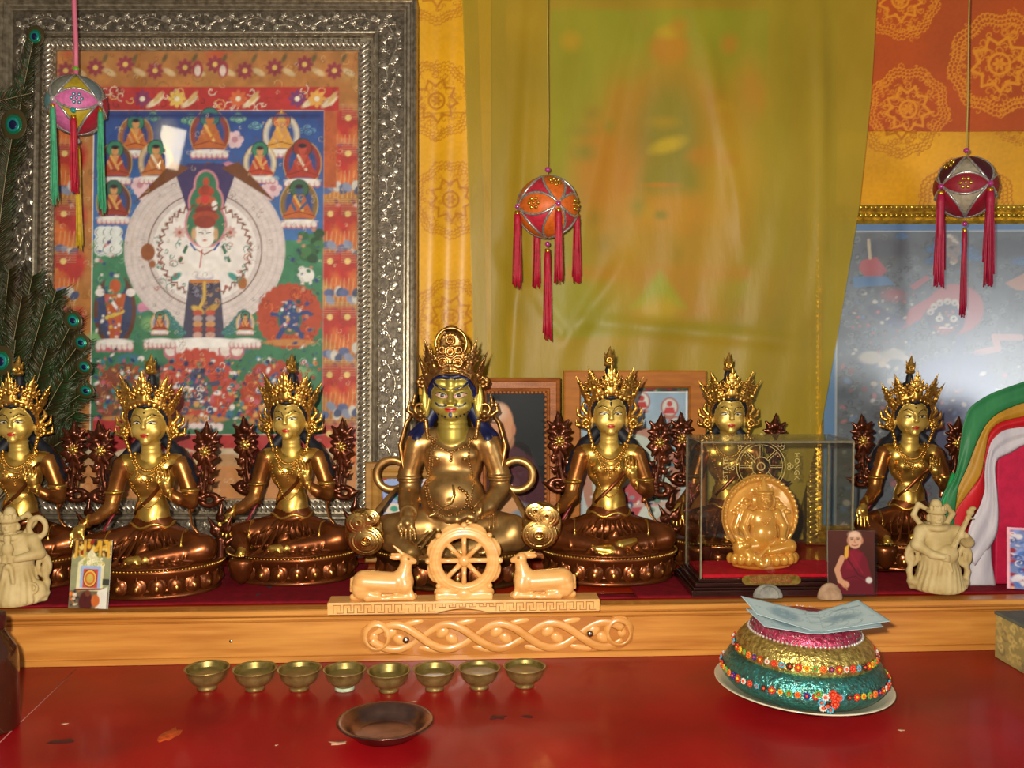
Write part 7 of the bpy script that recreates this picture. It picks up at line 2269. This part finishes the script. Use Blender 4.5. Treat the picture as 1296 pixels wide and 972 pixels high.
def ornament(label, px, py, Y, R, yaw, face_cols, petal_cols, tassels, cord_top, cord_m, cord_r, bead_m, motif=None):
    c0 = P(px, py, Y)
    e = empty('hanging_ball_ornament', c0)
    tag(e, label, 'ornament', 'hanging tasselled balls')
    # eight fabric faces
    ax = [Vector((math.cos(yaw + k * PI / 2), math.sin(yaw + k * PI / 2), 0)) for k in range(4)]
    up, dn = Vector((0, 0, 1)), Vector((0, 0, -1))
    verts = ax + [up, dn]
    for pole, off in ((up, 0), (dn, 4)):
        for k in range(4):
            a_, b_ = ax[k], ax[(k + 1) % 4]
            N_ = 8
            v, f, ix = [], [], {}
            for i in range(N_ + 1):
                for j in range(N_ + 1 - i):
                    q = (pole * (N_ - i - j) + a_ * i + b_ * j).normalized() * R
                    ix[i, j] = len(v); v.append(q)
            for i in range(N_):
                for j in range(N_ - i):
                    f.append((ix[i, j], ix[i + 1, j], ix[i, j + 1]))
                    if i + j < N_ - 1: f.append((ix[i + 1, j], ix[i + 1, j + 1], ix[i, j + 1]))
            if pole is dn: f = [q[::-1] for q in f]
            MB().add(v, f).obj('fabric_face', face_cols[(k + off) % len(face_cols)], e)
    # twelve lens panels along the edges, edged with silver braid
    edges = [(ax[k], ax[(k + 1) % 4]) for k in range(4)] + [(ax[k], up) for k in range(4)] + [(ax[k], dn) for k in range(4)]
    for n_, (a_, b_) in enumerate(edges):
        side = a_.cross(b_).normalized()
        wmax = .36
        def pt(t, s, lift=1.012):
            c_ = slerp(a_, b_, t)
            w_ = wmax * math.sin(PI * t) ** .8 * s
            return (c_ * math.cos(w_) + side * math.sin(w_)) * R * (lift + .02 * (1 - s * s))
        pn = MB().grid(lambda u_, v_: pt(.02 + .96 * u_, -1 + 2 * v_), 14, 8).obj('lens_panel', petal_cols[n_ % len(petal_cols)], e)
        for s_ in (-1, 1):
            MB().tube([pt(i / 18, s_, 1.02) for i in range(19)], R * .045, 6).obj('silver_braid', M_silverb, pn)
        if motif and n_ in motif:
            m_, kind = motif[n_]
            b = MB()
            for k in range(6):
                t = 2 * PI * k / 6
                q = pt(.5 + .10 * math.cos(t), .42 * math.sin(t), 1.03); b.ball(q, (R * .07,) * 3, 0, 6, 4)
            b.ball(pt(.5, 0, 1.04), (R * .06,) * 3, 0, 6, 4)
            b.obj('sequin_flower', m_, pn)
    for vi, ln, m_, tr in tassels:
        d = verts[vi]
        top = d * R * 1.06 + (Vector((0, 0, -.012)) if vi < 4 else Vector((0, 0, -.022)))
        tassel(e, top, ln, m_, tr, bead_m, vi + int(px))
    # cord
    z1 = P(px, cord_top, Y).z - c0.z
    MB().tube([(0, 0, R), (.001, 0, R + .3 * (z1 - R)), (-.001, 0, R + .7 * (z1 - R)), (0, 0, z1)], cord_r, 6).obj('cord', cord_m, e)
    MB().ball((0, 0, R + .016), (.0062,) * 3, 0, 12, 8).obj('bead', bead_m if bead_m is not M_pearl else mat('green_glass_bead', '#6a9a2c', .15, coat=.6), e)
    return e
C = cloth_m
red_t, green_t, yel_t, mag_t = C('red_tassel_silk', '#b51630'), C('green_tassel_silk', '#43a878'), C('yellow_tassel_silk', '#c9a41c'), C('crimson_tassel_silk', '#a8143c')
M_seq = mat('gold_sequin', '#d8b04a', .25, .9)
ornament('red ball ornament with orange petals and red tassels before the olive veil', 693, 262, 2.05, .0655, -PI / 2 + .30,
         [C('coral_red_satin', '#c4283c')], [C('orange_velour', '#d8661a')], [(0, .155, red_t, .0115), (1, .150, red_t, .0105), (2, .160, red_t, .0115), (3, .165, red_t, .0115), (5, .200, red_t, .011)],
         -40, mat('pale_gold_cord', '#b09a4a', .5), .0016, M_pbead, {3: (M_seq, 0), 4: (M_seq, 0), 0: (M_seq, 0)})
ornament('cream and dark red ball ornament with crimson tassels over the blue painting', 1222, 237, 2.05, .0640, math.radians(-71),
         [C('cream_satin', '#a89c84')], [C('dark_red_velvet', '#8e1226'), C('black_red_velvet', '#4a1220'), C('dark_red_velvet', '#8e1226')], [(0, .205, mag_t, .0125), (1, .15, mag_t, .011), (2, .16, mag_t, .011), (3, .205, mag_t, .0125), (5, .195, mag_t, .0085)],
         -40, MATS['pale_gold_cord'], .0016, M_pbead, {3: (M_seq, 0), 7: (M_seq, 0)})
ornament('multicoloured ball ornament with green, yellow and red tassels on a pink cord', 97, 133, 1.965, .0590, math.radians(-20),
         [C('olive_yellow_satin', '#b59a1e')], [C('red_satin', '#b01a2c'), C('pink_satin', '#d26aa0'), C('teal_satin_panel', '#5a8a8c'), C('pink_satin', '#d26aa0'), C('slate_satin', '#6a7a7c'), C('slate_satin', '#6a7a7c'), C('grey_satin', '#7c7a6c'), C('grey_satin', '#7c7a6c'), C('crimson_satin', '#a3122a'), C('teal_green_satin', '#1f7a78')],
         [(0, .215, green_t, .0085), (1, .12, green_t, .008), (2, .12, red_t, .008), (3, .200, green_t, .0085), (5, .215, yel_t, .0085)], -40, mat('pink_ribbon_cord', '#c8647c', .5), .0050, M_pearl, {3: (mat('pale_blue_sequin', '#7aa0b0', .3, .6), 0)})
# one more red tassel that hangs from the front of the left ball
e = [o for o in bpy.data.objects if o.get('label', '').startswith('multicoloured ball')][0]
tassel(e, Vector((.020, -.058, -.035)), .155, red_t, .0095, mat('teal_bead', '#2a8a80', .2, coat=.5), 77)

# ================================================================== peacock feathers
M_barb = mat('green_feather_barb', '#21431c', .42, .15, color2='#382a14', nscale=9, spec=.6)
M_barb2 = mat('bronze_feather_barb', '#4a3a1c', .4, .3, color2='#2c2a12', nscale=14)
M_shaft = mat('pale_feather_shaft', '#9a8a64', .5)
M_e1, M_e2, M_e3, M_e4 = mat('bronze_eye_ring', '#43381a', .4, .3), mat('emerald_eye_ring', '#17704a', .3, .5), mat('turquoise_eye', '#15807a', .35, .4), mat('midnight_blue_eye', '#141640', .3, .4)
def feather(path, eye, er, barb, label, seed, eye_tilt=0.0, dense=2, holder=None, t0=.22):
    """path: pixel points (px,py,Y) from root to tip; barbs leave the shaft on both sides."""
    r = random.Random(seed)
    pts = [P(*q) for q in path]
    base = pts[0]
    L_ = [0]
    for i in range(len(pts) - 1): L_.append(L_[-1] + (pts[i + 1] - pts[i]).length)
    def at(t):
        d = t * L_[-1]
        i = 0
        while i < len(L_) - 2 and L_[i + 1] < d: i += 1
        return pts[i].lerp(pts[i + 1], (d - L_[i]) / max(1e-9, L_[i + 1] - L_[i]))
    b = MB()
    n = 70 * dense
    for i in range(n * 2):
        t = t0 + (.99 - t0) * (i // 2) / n
        p, q = at(t), at(min(1, t + .02))
        d = (q - p).normalized() if (q - p).length > 0 else Vector((0, 0, 1))
        nrm = d.cross(Vector((0, 1, 0))).normalized() * (1 if i % 2 else -1)
        ln = barb * r.uniform(.6, 1.1) * (.55 + .45 * math.sin(PI * min(1, t * .9 + .1)))
        a1 = p + nrm * ln * .5 + d * ln * .42 + Vector((0, r.uniform(-.003, .003), 0))
        a2 = p + nrm * ln * .85 + d * ln * .95 + Vector((0, r.uniform(-.004, .004), 0))
        w_ = d * .0017
        b.add([p - base - w_, p - base + w_, a1 - base + w_, a1 - base - w_, a2 - base], [(0, 1, 2, 3), (3, 2, 4)], 0 if r.random() < .7 else 1)
    if holder is None:
        e = empty('peacock_feather', base)
        tag(e, label, 'feather')
        tag(b.obj('barbs', [M_barb, M_barb2], e, solid=.0003), kind='stuff')
    else:
        e = b.obj('feather', [M_barb, M_barb2], holder, base - holder.location, solid=.0003)
    MB().tube([at(i / 14) - base + Vector((0, -.001, 0)) for i in range(15)], [.0015 * (1 - .7 * i / 14) for i in range(15)], 5).obj('shaft', M_shaft, e)
    if eye:
        c0 = P(eye[0], eye[1], path[-1][2]) - base
        rot = Matrix.Rotation(eye_tilt, 3, 'Y')
        for k, (m_, s_, dz) in enumerate(((M_e1, 2.1, 0), (M_e2, 1.35, -.06), (M_e3, 1.0, -.10), (M_e4, .62, -.16))):
            MB().ball(c0 + Vector((0, -.0016 * k - .001, 0)) + rot @ Vector((0, 0, dz * er)), (er * s_ * .86, .0016, er * s_), 0, 20, 8, rot).obj(('bronze_ring', 'green_ring', 'turquoise_spot', 'blue_spot')[k], m_, e)
FY = 1.965
pf = empty('peacock_feather_fan', P(-14, 655, FY))
tag(pf, 'dense dark green fan of peacock feathers standing at the left behind the statues', 'feather fan')
hz_ = CZ - pf.location.z
MB().tube([(0, .004, hz_ + .001), (0, .004, hz_ * .5), (.004, .006, .05)], [.012, .009, .008], 10).obj('handle', mat('dark_fan_handle', '#3a2416', .5, noise=.2), pf)
fan = [((60, 470), (96, 400), (93, 405), .0105, -.5), ((60, 490), (106, 428), (103, 433), .0098, -.6), ((60, 510), (110, 456), (107, 464), .0092, -.8), ((60, 530), (112, 492), (109, 494), .0092, -1.0), ((-2, 540), (5, 448), (2, 456), .0150, .1)]
for i, (m_, t_, ey, er, tl_) in enumerate(fan):
    feather([(-12, 645, FY + .002 * i), (m_[0], m_[1], FY - .006 - .004 * i), (t_[0], t_[1], FY - .014 - .004 * i)], ey, er, .050, '', i, tl_, 2, pf)
for i, (m_, t_) in enumerate((((20, 450), (42, 346)), ((0, 450), (12, 338)), ((40, 460), (72, 366)), ((54, 480), (84, 396)), ((-20, 450), (-10, 345)), ((62, 520), (98, 440)), ((30, 480), (58, 384)), ((10, 470), (28, 374)), ((58, 550), (98, 520)), ((10, 520), (20, 430)), ((36, 520), (60, 440)), ((46, 540), (80, 480)), ((24, 560), (40, 500)), ((60, 570), (96, 548)))):
    feather([(-14, 645, FY + .012), (m_[0], m_[1], FY + .008 - .003 * i), (t_[0], t_[1], FY + .002 - .003 * i)], None, 0, .058, '', 20 + i, 0, 3, pf)
feather([(-26, 640, FY + .02), (-16, 420, FY + .02), (6, 230, FY + .02), (20, 148, FY + .02)], (18, 157), .0158, .060, 'tall peacock feather with a large eye beside the hanging pink cord ornament', 40, .1, 1, None, .6)
feather([(-22, 640, FY + .036), (-8, 380, FY + .036), (26, 130, FY + .046), (46, 34, FY + .056)], (45, 46), .0110, .050, 'tallest peacock feather, its eye before the top left corner of the silver frame', 41, .1, 1, None, .7)
feather([(-30, 640, FY + .030), (-34, 400, FY + .030), (-10, 130, FY + .034), (40, 118, FY + .036)], None, 0, .055, 'loose bending peacock plume above the large feather eye', 42, 0, 1, None, .6)
stage('hanging')
